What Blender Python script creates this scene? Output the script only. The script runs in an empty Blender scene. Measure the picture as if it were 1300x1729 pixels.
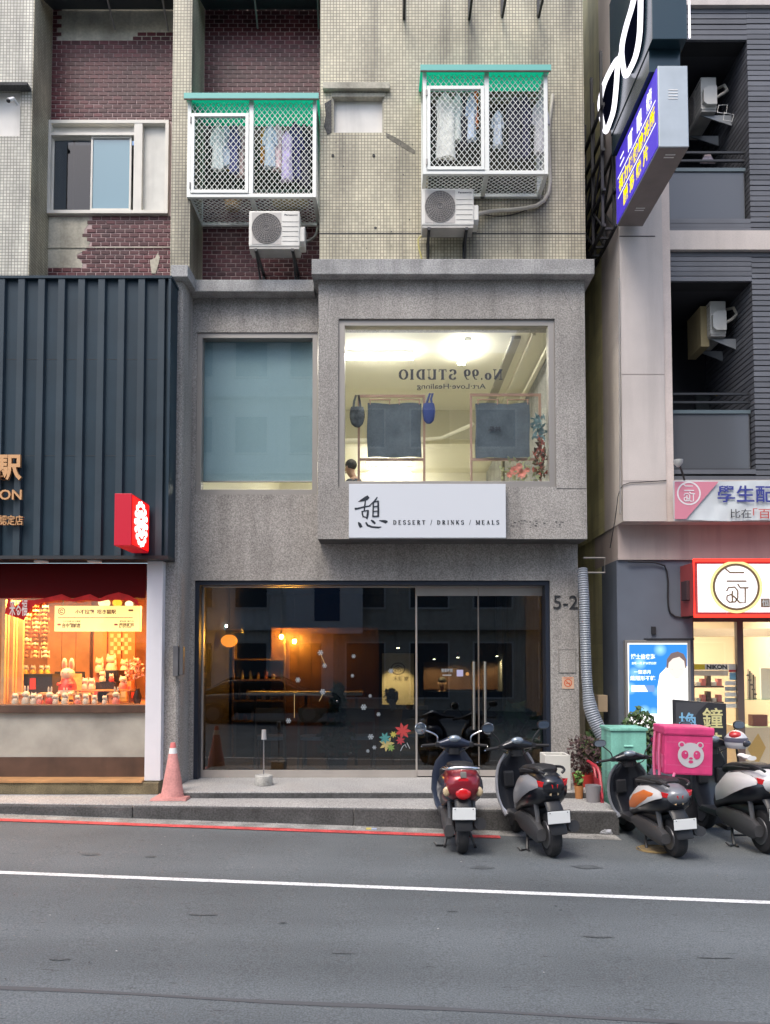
import bpy, bmesh, math, random
from mathutils import Vector, Matrix
random.seed(7)
scene = bpy.context.scene
COL = scene.collection
# ------------------------------------------------------------------ camera
F, CX, CY, H = 1300.0, 655.0, 1058.0, 1.95        # focal length and principal point in photograph pixels, eye height
TH = math.radians(2.5)
cam_d = bpy.data.cameras.new('camera'); cam = bpy.data.objects.new('camera', cam_d); COL.objects.link(cam)
cam.location = (0, 0, H); cam.rotation_euler = (math.pi/2 + TH, 0, 0)
cam_d.sensor_fit = 'HORIZONTAL'; cam_d.sensor_width = 36; cam_d.lens = 36*F/1300
cam_d.shift_x = (650-CX)/1300; cam_d.shift_y = (CY-864.5)/1300
cam_d.clip_start = .05; cam_d.clip_end = 400
scene.camera = cam
# ------------------------------------------------------------------ sky, sun, exposure
SUN_EL, SUN_AZ = math.radians(58), math.radians(205)   # high, behind the camera and a little to the left
world = bpy.data.worlds.new('World'); scene.world = world; world.use_nodes = True
wn = world.node_tree.nodes; wl = world.node_tree.links
sky = wn.new('ShaderNodeTexSky'); sky.sky_type = 'NISHITA'; sky.sun_disc = False
sky.sun_elevation = SUN_EL; sky.sun_rotation = SUN_AZ; sky.air_density = 1.0; sky.dust_density = 3.5; sky.ozone_density = 1.0
wl.new(sky.outputs[0], wn['Background'].inputs[0]); wn['Background'].inputs[1].default_value = 0.15
sun_d = bpy.data.lights.new('sun', 'SUN'); sun_d.energy = 0.9; sun_d.angle = math.radians(24); sun_d.color = (1, .95, .88)
sun = bpy.data.objects.new('sun', sun_d); COL.objects.link(sun)
sdir = Vector((math.sin(SUN_AZ)*math.cos(SUN_EL), math.cos(SUN_AZ)*math.cos(SUN_EL), math.sin(SUN_EL)))
sun.rotation_euler = sdir.to_track_quat('Z', 'Y').to_euler()
scene.view_settings.view_transform = 'Standard'; scene.view_settings.look = 'None'
scene.view_settings.exposure = 0.98; scene.view_settings.gamma = 1.0
scene.cycles.use_denoising = True
scene.cycles.max_bounces = 8; scene.cycles.transparent_max_bounces = 16
scene.cycles.sample_clamp_indirect = 6.0
E = 1.0                                            # scale of every lamp in the scene
# ------------------------------------------------------------------ measuring: photograph pixel + distance -> metres
def at(px, py, Y):
    v = (CY-py)/F; c, s = math.cos(TH), math.sin(TH)
    z = Y*(v*c+s)/(c-v*s); D = Y*c+z*s
    return Vector(((px-CX)/F*D, Y, z+H))
def gx(px, py, Y): return at(px, py, Y).x
def gz(py, Y): return at(CX, py, Y).z
def rect(x0, y0, x1, y1, Y):                       # -> X0, X1, Z0, Z1
    m = (y0+y1)/2
    return gx(x0, m, Y), gx(x1, m, Y), gz(y1, Y), gz(y0, Y)
def road_z(x): return -.02*max(-9, min(9, x))
# ------------------------------------------------------------------ materials
MATS = {}
def pm(name, col, rough=.6, metal=0, var=0, vscale=4, bump=0, bscale=60, streak=0, hstreak=0, flecks=0, emit=None, es=0, coat=0, fine=0, fscale=70, islands=0, spec=.5, alpha=None, trans=0):
    if name in MATS: return MATS[name]
    m = bpy.data.materials.new(name); m.use_nodes = True; MATS[name] = m
    n, l = m.node_tree.nodes, m.node_tree.links; b = n['Principled BSDF']
    b.inputs['Base Color'].default_value = (*col, 1); b.inputs['Roughness'].default_value = rough
    b.inputs['Metallic'].default_value = metal; b.inputs['Specular IOR Level'].default_value = spec
    if coat: b.inputs['Coat Weight'].default_value = coat; b.inputs['Coat Roughness'].default_value = .08
    if trans: b.inputs['Subsurface Weight'].default_value = 0; b.inputs['Transmission Weight'].default_value = trans
    if emit: b.inputs['Emission Color'].default_value = (*emit, 1); b.inputs['Emission Strength'].default_value = es*E
    geo = n.new('ShaderNodeNewGeometry'); src = None
    def noise(scale, detail=4, sc=(1, 1, 1)):
        mp = n.new('ShaderNodeMapping'); mp.inputs['Scale'].default_value = sc
        l.new(geo.outputs['Position'], mp.inputs['Vector'])
        t = n.new('ShaderNodeTexNoise'); t.inputs['Scale'].default_value = scale; t.inputs['Detail'].default_value = detail
        l.new(mp.outputs[0], t.inputs['Vector']); return t.outputs['Fac']
    fac = None
    def times(o):
        nonlocal fac
        if fac is None: fac = o
        else:
            q = n.new('ShaderNodeMath'); q.operation = 'MULTIPLY'; l.new(fac, q.inputs[0]); l.new(o, q.inputs[1]); fac = q.outputs[0]
    def mapr(o, a0, a1, b0, b1):
        q = n.new('ShaderNodeMapRange'); q.inputs[1].default_value = a0; q.inputs[2].default_value = a1
        q.inputs[3].default_value = b0; q.inputs[4].default_value = b1; l.new(o, q.inputs[0]); return q.outputs[0]
    if var: times(mapr(noise(vscale), .3, .7, 1-var, 1+var))
    if fine: times(mapr(noise(fscale, 2), .32, .68, 1-fine, 1+fine))
    if streak: times(mapr(noise(1.0, 6, (5, 5, .45)), .5, .72, 1, 1-streak))
    if hstreak: times(mapr(noise(1.0, 3, (.07, .85, 1)), .36, .64, 1-hstreak, 1+hstreak))
    if flecks: times(mapr(noise(1.0, 4, (9, 34, 9)), .66, .74, 1, 1-flecks))
    if islands:
        oi = n.new('ShaderNodeObjectInfo'); q = n.new('ShaderNodeMath'); q.operation = 'ADD'
        l.new(oi.outputs['Random'], q.inputs[0]); l.new(geo.outputs['Random Per Island'], q.inputs[1])
        q2 = n.new('ShaderNodeMath'); q2.operation = 'FRACT'; l.new(q.outputs[0], q2.inputs[0])
        times(mapr(q2.outputs[0], 0, 1, 1-islands, 1+islands))
    if fac is not None:
        mx = n.new('ShaderNodeVectorMath'); mx.operation = 'SCALE'; mx.inputs[0].default_value = col
        l.new(fac, mx.inputs['Scale']); l.new(mx.outputs[0], b.inputs['Base Color'])
    if bump:
        bp = n.new('ShaderNodeBump'); bp.inputs['Strength'].default_value = bump; bp.inputs['Distance'].default_value = .01
        l.new(noise(bscale, 3), bp.inputs['Height']); l.new(bp.outputs[0], b.inputs['Normal'])
    return m
def em(name, col, s):
    if name in MATS: return MATS[name]
    m = bpy.data.materials.new(name); m.use_nodes = True; MATS[name] = m
    n, l = m.node_tree.nodes, m.node_tree.links; n.remove(n['Principled BSDF'])
    e = n.new('ShaderNodeEmission'); e.inputs[0].default_value = (*col, 1); e.inputs[1].default_value = s*E
    l.new(e.outputs[0], n['Material Output'].inputs[0]); return m
def glass(name, tint=(.9, .95, .95), ior=1.5, rough=0.0):
    if name in MATS: return MATS[name]
    m = bpy.data.materials.new(name); m.use_nodes = True; MATS[name] = m
    n, l = m.node_tree.nodes, m.node_tree.links; n.remove(n['Principled BSDF'])
    t = n.new('ShaderNodeBsdfTransparent'); t.inputs[0].default_value = (*tint, 1)
    g = n.new('ShaderNodeBsdfGlossy'); g.inputs['Roughness'].default_value = rough; g.inputs[0].default_value = (1, 1, 1, 1)
    f = n.new('ShaderNodeFresnel'); gb = n.new('ShaderNodeNewGeometry'); mr = n.new('ShaderNodeMapRange'); mr.inputs[3].default_value = ior; mr.inputs[4].default_value = 1/ior
    l.new(gb.outputs['Backfacing'], mr.inputs[0]); l.new(mr.outputs[0], f.inputs[0])
    x = n.new('ShaderNodeMixShader'); l.new(f.outputs[0], x.inputs[0]); l.new(t.outputs[0], x.inputs[1]); l.new(g.outputs[0], x.inputs[2])
    l.new(x.outputs[0], n['Material Output'].inputs[0]); return m
def mosaic(name, col, grout, size=.044, tone=.12, streak=.35, gap=.0052):
    if name in MATS: return MATS[name]
    m = bpy.data.materials.new(name); m.use_nodes = True; MATS[name] = m
    n, l = m.node_tree.nodes, m.node_tree.links; b = n['Principled BSDF']
    geo = n.new('ShaderNodeNewGeometry'); sx = n.new('ShaderNodeSeparateXYZ'); l.new(geo.outputs['Position'], sx.inputs[0])
    ad = n.new('ShaderNodeMath'); l.new(sx.outputs[0], ad.inputs[0]); l.new(sx.outputs[1], ad.inputs[1])
    cb = n.new('ShaderNodeCombineXYZ'); l.new(ad.outputs[0], cb.inputs[0]); l.new(sx.outputs[2], cb.inputs[1])
    br = n.new('ShaderNodeTexBrick'); br.offset = 0; br.inputs['Scale'].default_value = 1
    br.inputs['Brick Width'].default_value = size; br.inputs['Row Height'].default_value = size
    br.inputs['Mortar Size'].default_value = gap; br.inputs['Mortar Smooth'].default_value = .2
    br.inputs['Color1'].default_value = (*[c*(1-tone) for c in col], 1); br.inputs['Color2'].default_value = (*[c*(1+tone) for c in col], 1)
    br.inputs['Mortar'].default_value = (*grout, 1); l.new(cb.outputs[0], br.inputs['Vector'])
    def noise(scale, sc, a0, a1, b0, b1, det=6):
        mp = n.new('ShaderNodeMapping'); mp.inputs['Scale'].default_value = sc; l.new(geo.outputs['Position'], mp.inputs[0])
        t = n.new('ShaderNodeTexNoise'); t.inputs['Scale'].default_value = scale; t.inputs['Detail'].default_value = det; l.new(mp.outputs[0], t.inputs['Vector'])
        q = n.new('ShaderNodeMapRange'); q.inputs[1].default_value = a0; q.inputs[2].default_value = a1; q.inputs[3].default_value = b0; q.inputs[4].default_value = b1
        l.new(t.outputs['Fac'], q.inputs[0]); return q.outputs[0]
    f1 = noise(1, (3.5, 3.5, .35), .46, .70, 1, 1-streak); f2 = noise(1.1, (1, 1, 1), .3, .7, .68, 1.14)
    q = n.new('ShaderNodeMath'); q.operation = 'MULTIPLY'; l.new(f1, q.inputs[0]); l.new(f2, q.inputs[1])
    sc = n.new('ShaderNodeVectorMath'); sc.operation = 'SCALE'; l.new(br.outputs['Color'], sc.inputs[0]); l.new(q.outputs[0], sc.inputs['Scale'])
    l.new(sc.outputs[0], b.inputs['Base Color']); b.inputs['Roughness'].default_value = .45
    bp = n.new('ShaderNodeBump'); bp.inputs['Strength'].default_value = .5; bp.inputs['Distance'].default_value = .004; bp.invert = True
    l.new(br.outputs['Fac'], bp.inputs['Height']); l.new(bp.outputs[0], b.inputs['Normal'])
    return m
# ------------------------------------------------------------------ building meshes
class MB:
    def __init__(s): s.v = []; s.f = []; s.mi = []; s.cur = 0
    def add(s, vs, fs):
        o = len(s.v); s.v += [tuple(p) for p in vs]
        for f in fs: s.f.append([i+o for i in f]); s.mi.append(s.cur)
        return s
    def box(s, x0, x1, y0, y1, z0, z1):
        x0, x1 = sorted((x0, x1)); y0, y1 = sorted((y0, y1)); z0, z1 = sorted((z0, z1))
        return s.add([(x0,y0,z0),(x1,y0,z0),(x1,y1,z0),(x0,y1,z0),(x0,y0,z1),(x1,y0,z1),(x1,y1,z1),(x0,y1,z1)],
                     [(0,3,2,1),(4,5,6,7),(0,1,5,4),(1,2,6,5),(2,3,7,6),(3,0,4,7)])
    def hexa(s, p): return s.add(p, [(0,3,2,1),(4,5,6,7),(0,1,5,4),(1,2,6,5),(2,3,7,6),(3,0,4,7)])
    def prism(s, poly, y0, y1):                     # polygon in (x, z), extruded along y
        n = len(poly)
        return s.add([(x, y0, z) for x, z in poly]+[(x, y1, z) for x, z in poly],
                     [list(range(n)), list(range(2*n-1, n-1, -1))]+[(i+n, (i+1) % n+n, (i+1) % n, i) for i in range(n)])
    def prismx(s, poly, x0, x1):                    # polygon in (y, z), extruded along x
        n = len(poly)
        return s.add([(x0, y, z) for y, z in poly]+[(x1, y, z) for y, z in poly],
                     [list(range(n)), list(range(2*n-1, n-1, -1))]+[(i+n, (i+1) % n+n, (i+1) % n, i) for i in range(n)])
    def prismz(s, poly, z0, z1):                    # polygon in (x, y), extruded along z
        n = len(poly)
        return s.add([(x, y, z0) for x, y in poly]+[(x, y, z1) for x, y in poly],
                     [list(range(n)), list(range(2*n-1, n-1, -1))]+[(i+n, (i+1) % n+n, (i+1) % n, i) for i in range(n)])
    def loft(s, rings, cap=True, closed=False):
        n = len(rings[0]); vs = [p for r in rings for p in r]; fs = []
        m = len(rings)
        for i in range(m if closed else m-1):
            for j in range(n): fs.append((i*n+j, i*n+(j+1) % n, ((i+1) % m)*n+(j+1) % n, ((i+1) % m)*n+j))
        if cap and not closed: fs += [list(range(n-1, -1, -1)), [(m-1)*n+j for j in range(n)]]
        return s.add(vs, fs)
    def tube(s, pts, r, n=8, cap=True, closed=False):
        pts = [Vector(p) for p in pts]; rs = r if isinstance(r, (list, tuple)) else [r]*len(pts); rings = []; up = None
        for i, p in enumerate(pts):
            a = pts[i-1] if (i or closed) else p; b = pts[(i+1) % len(pts)] if (i < len(pts)-1 or closed) else p
            t = (b-a).normalized()
            if up is None: up = Vector((0,0,1)) if abs(t.z) < .9 else Vector((1,0,0))
            u = t.cross(up).normalized(); w = u.cross(t).normalized(); up = w
            rings.append([p+u*math.cos(2*math.pi*k/n)*rs[i]+w*math.sin(2*math.pi*k/n)*rs[i] for k in range(n)])
        return s.loft(rings, cap, closed)
    def cyl(s, a, b, r, n=12, r2=None): return s.tube([a, b], [r, r if r2 is None else r2], n)
    def lathe(s, prof, c=(0,0,0), n=16, axis='z'):
        rings = []
        for r, h in prof:
            rr = max(r, 1e-4); ring = []
            for k in range(n):
                a = 2*math.pi*k/n; q = (rr*math.cos(a), rr*math.sin(a), h)
                if axis == 'x': q = (q[2], q[0], q[1])
                elif axis == 'y': q = (q[0], -q[2], q[1])
                ring.append((q[0]+c[0], q[1]+c[1], q[2]+c[2]))
            rings.append(ring)
        return s.loft(rings)
    def ball(s, c, r, n=10, m=7):
        rx, ry, rz = r if isinstance(r, (list, tuple)) else (r, r, r); rings = []
        for i in range(m+1):
            a = -math.pi/2+math.pi*i/m; q = max(math.cos(a), .01)
            rings.append([(c[0]+rx*q*math.cos(2*math.pi*k/n), c[1]+ry*q*math.sin(2*math.pi*k/n), c[2]+rz*math.sin(a)) for k in range(n)])
        return s.loft(rings)
    def xf(s, M):
        s.v = [tuple(M @ Vector(p)) for p in s.v]; return s
    def build(s, name, mat, parent=None, smooth=False, bevel=0, kind=None):
        me = bpy.data.meshes.new(name)
        off = Vector((0, 0, 0)); q = parent
        while q is not None: off += Vector(q.location); q = q.parent
        me.from_pydata([tuple(Vector(p)-off) for p in s.v], [], s.f)
        ms = mat if isinstance(mat, (list, tuple)) else [mat]
        for m in ms: me.materials.append(m)
        if len(ms) > 1: me.polygons.foreach_set('material_index', s.mi)
        if bevel or s.fix:
            bm = bmesh.new(); bm.from_mesh(me)
            bmesh.ops.recalc_face_normals(bm, faces=bm.faces)
            if bevel:
                es = [e for e in bm.edges if len(e.link_faces) == 2 and e.calc_face_angle(0) > .6]
                bmesh.ops.bevel(bm, geom=es, offset=bevel, segments=2, affect='EDGES', profile=.6)
            bm.to_mesh(me); bm.free()
        if smooth:
            for p in me.polygons: p.use_smooth = True
            try: me.set_sharp_from_angle(angle=math.radians(40))
            except Exception: pass
        o = bpy.data.objects.new(name, me); COL.objects.link(o); o.parent = parent
        if kind: o['kind'] = kind
        return o
    fix = True
def thing(name, label, cat, loc=(0,0,0), group=None):
    o = bpy.data.objects.new(name, None); COL.objects.link(o); o.location = loc; o.empty_display_size = .1
    return tag(o, label, cat, group)
def tag(o, label, cat, group=None, kind=None):
    o['label'] = label; o['category'] = cat
    if group: o['group'] = group
    if kind: o['kind'] = kind
    return o
def struct(o): o['kind'] = 'structure'; return o
def dup(root, loc=None, rz=None, label=None, group=None):
    def cp(o, par):
        c = o.copy(); COL.objects.link(c); c.parent = par
        for ch in list(o.children): cp(ch, c)
        return c
    r = cp(root, None)
    if loc is not None: r.location = loc
    if rz is not None: r.rotation_euler = (0, 0, rz)
    if label: r['label'] = label
    if group: r['group'] = group
    return r
def B(*a): return MB().box(*a)
def ring(cx, y, cz, w, h, n=16, p=2.6, axis='y'):   # superellipse cross-section, half sizes w, h
    out = []
    for k in range(n):
        a = 2*math.pi*k/n; c, s_ = math.cos(a), math.sin(a)
        x = math.copysign(abs(c)**(2/p), c)*w; z = math.copysign(abs(s_)**(2/p), s_)*h
        out.append((cx+x, y, cz+z) if axis == 'y' else (cx+x, y+z, cz) if axis == 'z' else (y, cx+x, cz+z))
    return out
# ------------------------------------------------------------------ lettering
def text_mesh(s, bold=0, ext=.0, sp=1.0):
    c = bpy.data.curves.new('t', 'FONT'); c.body = s; c.size = 1; c.offset = bold; c.extrude = ext; c.resolution_u = 3; c.space_character = sp
    o = bpy.data.objects.new('t', c); COL.objects.link(o)
    dg = bpy.context.evaluated_depsgraph_get(); me = bpy.data.meshes.new_from_object(o.evaluated_get(dg))
    bpy.data.objects.remove(o); bpy.data.curves.remove(c)
    vs = [tuple(v.co) for v in me.vertices]; fs = [list(p.vertices) for p in me.polygons]; bpy.data.meshes.remove(me)
    return vs, fs
def lettering(name, s, box, plane, mat, parent, bold=0, depth=.002, face='-y', mirror=False, fit='both', sp=1.0):
    """box = (a0, a1, z0, z1): a runs left to right as read; plane = coordinate of the face it stands on"""
    vs, fs = text_mesh(s, bold, .5, sp)
    xs = [v[0] for v in vs]; ys = [v[1] for v in vs]
    X0, X1, Y0, Y1 = min(xs), max(xs), min(ys), max(ys); a0, a1, z0, z1 = box
    kx = (a1-a0)/(X1-X0); kz = (z1-z0)/(Y1-Y0)
    mb = MB()
    out = []
    for x, y, z in vs:
        u = (X1-x if mirror else x-X0); a = a0+u*kx; h = z0+(y-Y0)*kz; d = (z+.5)*depth
        if face == '-y': out.append((a, plane-d, h))
        elif face == '-x': out.append((plane-d, a, h))
        else: out.append((plane+d, a, h))
    mb.add(out, fs)
    return mb.build(name, mat, parent)
def ribbon(mb, pts, ws, depth0, th=.002, plane='y'):
    """flat brush stroke in (x, z) at y = depth0 with a width per point"""
    n = len(pts); L = []; R_ = []
    for i in range(n):
        a = pts[max(i-1, 0)]; b = pts[min(i+1, n-1)]; dx, dz = b[0]-a[0], b[1]-a[1]; q = math.hypot(dx, dz) or 1
        nx, nz = -dz/q, dx/q; w = ws[i]/2
        L.append((pts[i][0]+nx*w, pts[i][1]+nz*w)); R_.append((pts[i][0]-nx*w, pts[i][1]-nz*w))
    poly = L+R_[::-1]
    for i in range(n-1):
        q = [L[i], L[i+1], R_[i+1], R_[i]]
        mb.add([(x, depth0-th, z) for x, z in q]+[(x, depth0, z) for x, z in q], [(0,1,2,3), (4,7,6,5), (0,4,5,1), (1,5,6,2), (2,6,7,3), (3,7,4,0)])
def strokes(name, lst, mat, parent, Y):
    """lst of (points, widths) in metres (x, z); each stroke a hair in front of the last"""
    mb = MB()
    for i, (p, w) in enumerate(lst): ribbon(mb, p, w if isinstance(w, (list, tuple)) else [w]*len(p), Y-.0004*i, .002)
    return mb.build(name, mat, parent)
def arc(cx, cz, rx, rz, a0, a1, n=12):
    return [(cx+rx*math.cos(math.radians(a0+(a1-a0)*i/n)), cz+rz*math.sin(math.radians(a0+(a1-a0)*i/n))) for i in range(n+1)]
TK, TN = .17, .06
def serif(ch):
    """strokes of a serif capital in a box one unit high; returns (strokes, advance)"""
    def V(x, b=True, t=True, w=TK):
        r = [([(x, 0), (x, 1)], w)]
        if b: r.append(([(x-.17, .03), (x+.17, .03)], TN))
        if t: r.append(([(x-.17, .97), (x+.17, .97)], TN))
        return r
    def A(cx, cz, rx, rz, a0, a1):
        p = arc(cx, cz, rx, rz, a0, a1); n = len(p)-1
        return (p, [TN+(TK-TN)*abs(math.cos(math.radians(a0+(a1-a0)*i/n))) for i in range(n+1)])
    if ch == 'D': return V(.17)+[A(.3, .5, .42, .47, -90, 90), ([(.17, .97), (.32, .97)], TN), ([(.17, .03), (.32, .03)], TN)], .95
    if ch == 'E': return V(.17)+[([(.17, .97), (.62, .97)], TN), ([(.17, .03), (.64, .03)], TN), ([(.17, .52), (.5, .52)], TN), ([(.61, 1), (.61, .78)], .05), ([(.64, 0), (.64, .24)], .05)], .85
    if ch == 'L': return V(.17)+[([(.17, .03), (.64, .03)], TN), ([(.64, 0), (.64, .26)], .05)], .82
    if ch == 'S': return [A(.34, .74, .25, .23, 20, 250), A(.34, .27, .27, .24, 90, -160), ([(.58, .98), (.58, .74)], .05), ([(.08, .02), (.08, .28)], .05)], .8
    if ch == 'R': return V(.17)+[A(.3, .74, .28, .23, -90, 90), ([(.17, .97), (.3, .97)], TN), ([(.17, .51), (.32, .51)], TN), ([(.36, .5), (.66, .03)], .15), ([(.6, .03), (.78, .03)], TN)], .92
    if ch == 'T': return V(.4, t=False)+[([(.05, .97), (.75, .97)], TN), ([(.06, 1), (.06, .75)], .05), ([(.74, 1), (.74, .75)], .05)], .88
    if ch == 'I': return V(.2), .48
    if ch == 'N': return V(.14, w=.06)+V(.74, b=False, w=.06)+[([(.12, .97), (.74, .03)], .16)], .98
    if ch == 'K': return V(.17)+[([(.22, .42), (.66, .97)], .07), ([(.36, .6), (.7, .03)], .15), ([(.55, .97), (.8, .97)], TN), ([(.58, .03), (.84, .03)], TN)], .96
    if ch == 'M': return V(.12, w=.06)+V(.92, w=TK)+[([(.12, .97), (.5, .05)], .15), ([(.5, .05), (.88, .97)], .06)], 1.15
    if ch == 'A': return [([(.1, .03), (.4, .97)], .06), ([(.38, .97), (.72, .03)], .16), ([(.22, .35), (.6, .35)], TN), ([(0, .03), (.24, .03)], TN), ([(.56, .03), (.86, .03)], TN)], .95
    if ch == 'U': return V(.17, b=False)+V(.72, b=False, w=.06)+[A(.445, .27, .275, .25, 180, 360)], .98
    if ch == 'O': return [A(.42, .5, .35, .47, 0, 360)], .95
    if ch == 'o': return [A(.28, .32, .22, .3, 0, 360)], .64
    if ch == '9': return [A(.3, .68, .22, .29, 0, 360), ([(.52, .7), (.5, .4), (.35, .05), (.15, .02)], [.13, .12, .07, .05])], .68
    if ch == '.': return [([(.08, .07), (.2, .07)], .13)], .32
    if ch == '/': return [([(.05, -.1), (.4, 1.1)], .07)], .5
    return [], .45
def serif_line(name, s, x0, x1, z0, z1, Y, mat, parent, mirror=False, extra=.12, wt=1.45):
    tot = sum(serif(c)[1]+extra for c in s)-extra; kx = (x1-x0)/tot; kz = z1-z0; u = 0
    for c in s:
        st, adv = serif(c); lst = []
        for p, w in st:
            q = [((x1-(u+a)*kx) if mirror else (x0+(u+a)*kx), z0+b*kz) for a, b in p]
            ws = w if isinstance(w, (list, tuple)) else [w]*len(p)
            lst.append((q, [k*wt*(kx+kz)/2 for k in ws]))
        u += adv+extra
        if lst: strokes(name, lst, mat, parent, Y)
# ================================================================== shared materials
M_asph = pm('asphalt', (.106, .119, .127), .85, var=.16, vscale=.55, fine=.30, fscale=85, bump=.5, bscale=130, hstreak=.17, flecks=.45)
M_conc = pm('aggregate_concrete', (.312, .296, .275), .9, var=.15, vscale=1.1, fine=.34, fscale=62, bump=.45, bscale=70, streak=.24)
M_conc_l = pm('ledge_concrete', (.33, .33, .325), .9, var=.22, vscale=3, fine=.25, fscale=50, bump=.4, bscale=60, streak=.3)
M_step = pm('terrazzo_step', (.34, .335, .325), .8, var=.12, vscale=1.5, fine=.35, fscale=60, bump=.3, bscale=80)
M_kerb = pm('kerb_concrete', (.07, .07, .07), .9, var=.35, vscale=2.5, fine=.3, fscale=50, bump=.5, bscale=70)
M_gut = pm('gutter_concrete', (.27, .265, .25), .95, var=.35, vscale=4, fine=.3, fscale=60, bump=.4, bscale=60)
M_tile = mosaic('mosaic_tile', (.575, .532, .385), (.22, .20, .15), streak=.55)
M_tile_w = mosaic('white_mosaic_tile', (.62, .605, .52), (.24, .235, .20), streak=.5)
M_brick = pm('glazed_brick_tile', (.088, .022, .026), .42, var=.3, vscale=1.3, islands=.35, bump=.1, bscale=40, spec=.35)
M_mort = pm('brick_mortar', (.47, .36, .345), .9, var=.15, vscale=6)
M_plast = pm('cement_patch', (.44, .415, .34), .9, var=.25, vscale=2.5, fine=.12, fscale=30, streak=.35, bump=.3)
M_steel = pm('brushed_steel', (.50, .46, .42), .38, .55, var=.08, vscale=3)
M_alu = pm('satin_aluminium', (.30, .285, .265), .5, .5)
M_reveal = pm('dark_blue_reveal', (.012, .018, .032), .45)
M_white = pm('white_paint', (.76, .76, .74), .5, var=.05, vscale=5, streak=.1)
M_black = pm('black_steel', (.02, .021, .024), .45)
M_rub = pm('black_rubber', (.018, .018, .02), .7)
M_plk = pm('black_plastic', (.022, .023, .026), .5, fine=.1)
M_g1 = glass('clear_glass', (.96, .975, .97), 1.55)
M_gs = glass('storefront_glass', (.45, .52, .56), 1.8)
# ================================================================== ground
RX = [-60, -9, 9, 60]
rm = MB(); 
for i in range(3):
    a, b = RX[i], RX[i+1]
    rm.add([(a, -60, road_z(a)), (b, -60, road_z(b)), (b, 60, road_z(b)), (a, 60, road_z(a))], [(0, 1, 2, 3)])
rm.fix = False
struct(rm.build('road', M_asph))
SL = -.064
def kerb_y(x): return 9.08+SL*(x-.63)
def on_road(name, mat, f0, f1, x0=-9, x1=9, lift=.004, n=18):
    mb = MB(); vs = []
    for i in range(n+1):
        x = x0+(x1-x0)*i/n; vs += [(x, f0(x), road_z(x)+lift), (x, f1(x), road_z(x)+lift)]
    mb.add(vs, [(2*i, 2*i+2, 2*i+3, 2*i+1) for i in range(n)]); mb.fix = False
    return struct(mb.build(name, mat))
M_wl = pm('white_road_paint', (.66, .67, .67), .75, var=.14, vscale=6, fine=.28, fscale=45)
M_rl = pm('red_road_paint', (.52, .07, .07), .7, var=.3, vscale=6, fine=.3, fscale=40)
wl_y = lambda x: 6.69+SL*x
on_road('white_line', M_wl, lambda x: wl_y(x)-.04, lambda x: wl_y(x)+.046)
rnd = random.Random(3)
jit = [rnd.uniform(-.02, .035) for _ in range(80)]
on_road('gutter', M_gut, lambda x: kerb_y(x)-.30+jit[int((x+9)*4) % 80], lambda x: kerb_y(x)+.02, -9, 2.6, .004, 40)
on_road('red_line', M_rl, lambda x: kerb_y(x)-.43, lambda x: kerb_y(x)-.30, -9, 1.25, .008)
on_road('tar_seam', pm('tar', (.085, .088, .095), .8), lambda x: 4.42+SL*x-.02+.012*math.sin(x*3), lambda x: 4.42+SL*x+.02+.012*math.sin(x*3+1), -6, 6, .003, 40)
# oil drips and dark worn spots on the asphalt
rr = random.Random(41); M_oil = pm('oil_stain', (.084, .093, .099), .8, var=.3, vscale=14, fine=.3, fscale=85)
for i, (x, y, a_, b_) in enumerate([(-2.9, 7.6, .10, .05), (-2.3, 7.55, .07, .03), (.9, 7.4, .12, .06), (1.9, 7.5, .16, .07), (-1.4, 5.9, .10, .02), (1.5, 5.6, .14, .018), (-.3, 5.2, .09, .015), (2.2, 5.25, .12, .015), (-2.1, 5.0, .07, .02), (.5, 6.1, .05, .015)]):
    mb = MB(); mb.fix = False; n = 14; mb.add([(x+a_*math.cos(2*math.pi*k/n)*rr.uniform(.6, 1.2), y+b_*math.sin(2*math.pi*k/n)*rr.uniform(.6, 1.2), road_z(x+a_*math.cos(2*math.pi*k/n))+.005) for k in range(n)], [list(range(n))]); struct(mb.build('oil_stain', M_oil))
# grit and leaf crumbs along the gutter
dm = MB(); dm.fix = False; rr = random.Random(21)
for i in range(420):
    x = rr.uniform(-5.2, 2.5) if i < 300 else rr.uniform(-5, 5); y = kerb_y(x)-.03-abs(rr.gauss(0, .10)) if i < 300 else rr.uniform(4.5, 9); s_ = rr.uniform(.004, .013); a = rr.uniform(0, 6.3); z = road_z(x)+.010; dm.cur = rr.choice((0, 0, 1, 2))
    c_, n_ = math.cos(a)*s_, math.sin(a)*s_; dm.add([(x-c_, y-n_, z), (x+n_*.5, y-c_*.5, z+s_*.3), (x+c_, y+n_, z), (x-n_*.5, y+c_*.5, z+s_*.3)], [(0, 1, 2, 3)])
tag(dm.build('gutter_grit', [pm('grit_dark', (.05, .045, .04), .9), pm('grit_tan', (.22, .17, .10), .9), pm('grit_pale', (.42, .42, .40), .9)]), 'scattered grit and leaf crumbs along the gutter', 'grit', kind='stuff')
KR = 2.66
km = MB()
km.prismz([(-9, kerb_y(-9)), (KR, kerb_y(KR)), (KR, 10.0), (2.95, 10.0), (2.95, 10.96), (-9, 10.96)], -.4, .222)
struct(km.build('pavement_step', [M_step], bevel=.012))
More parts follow.
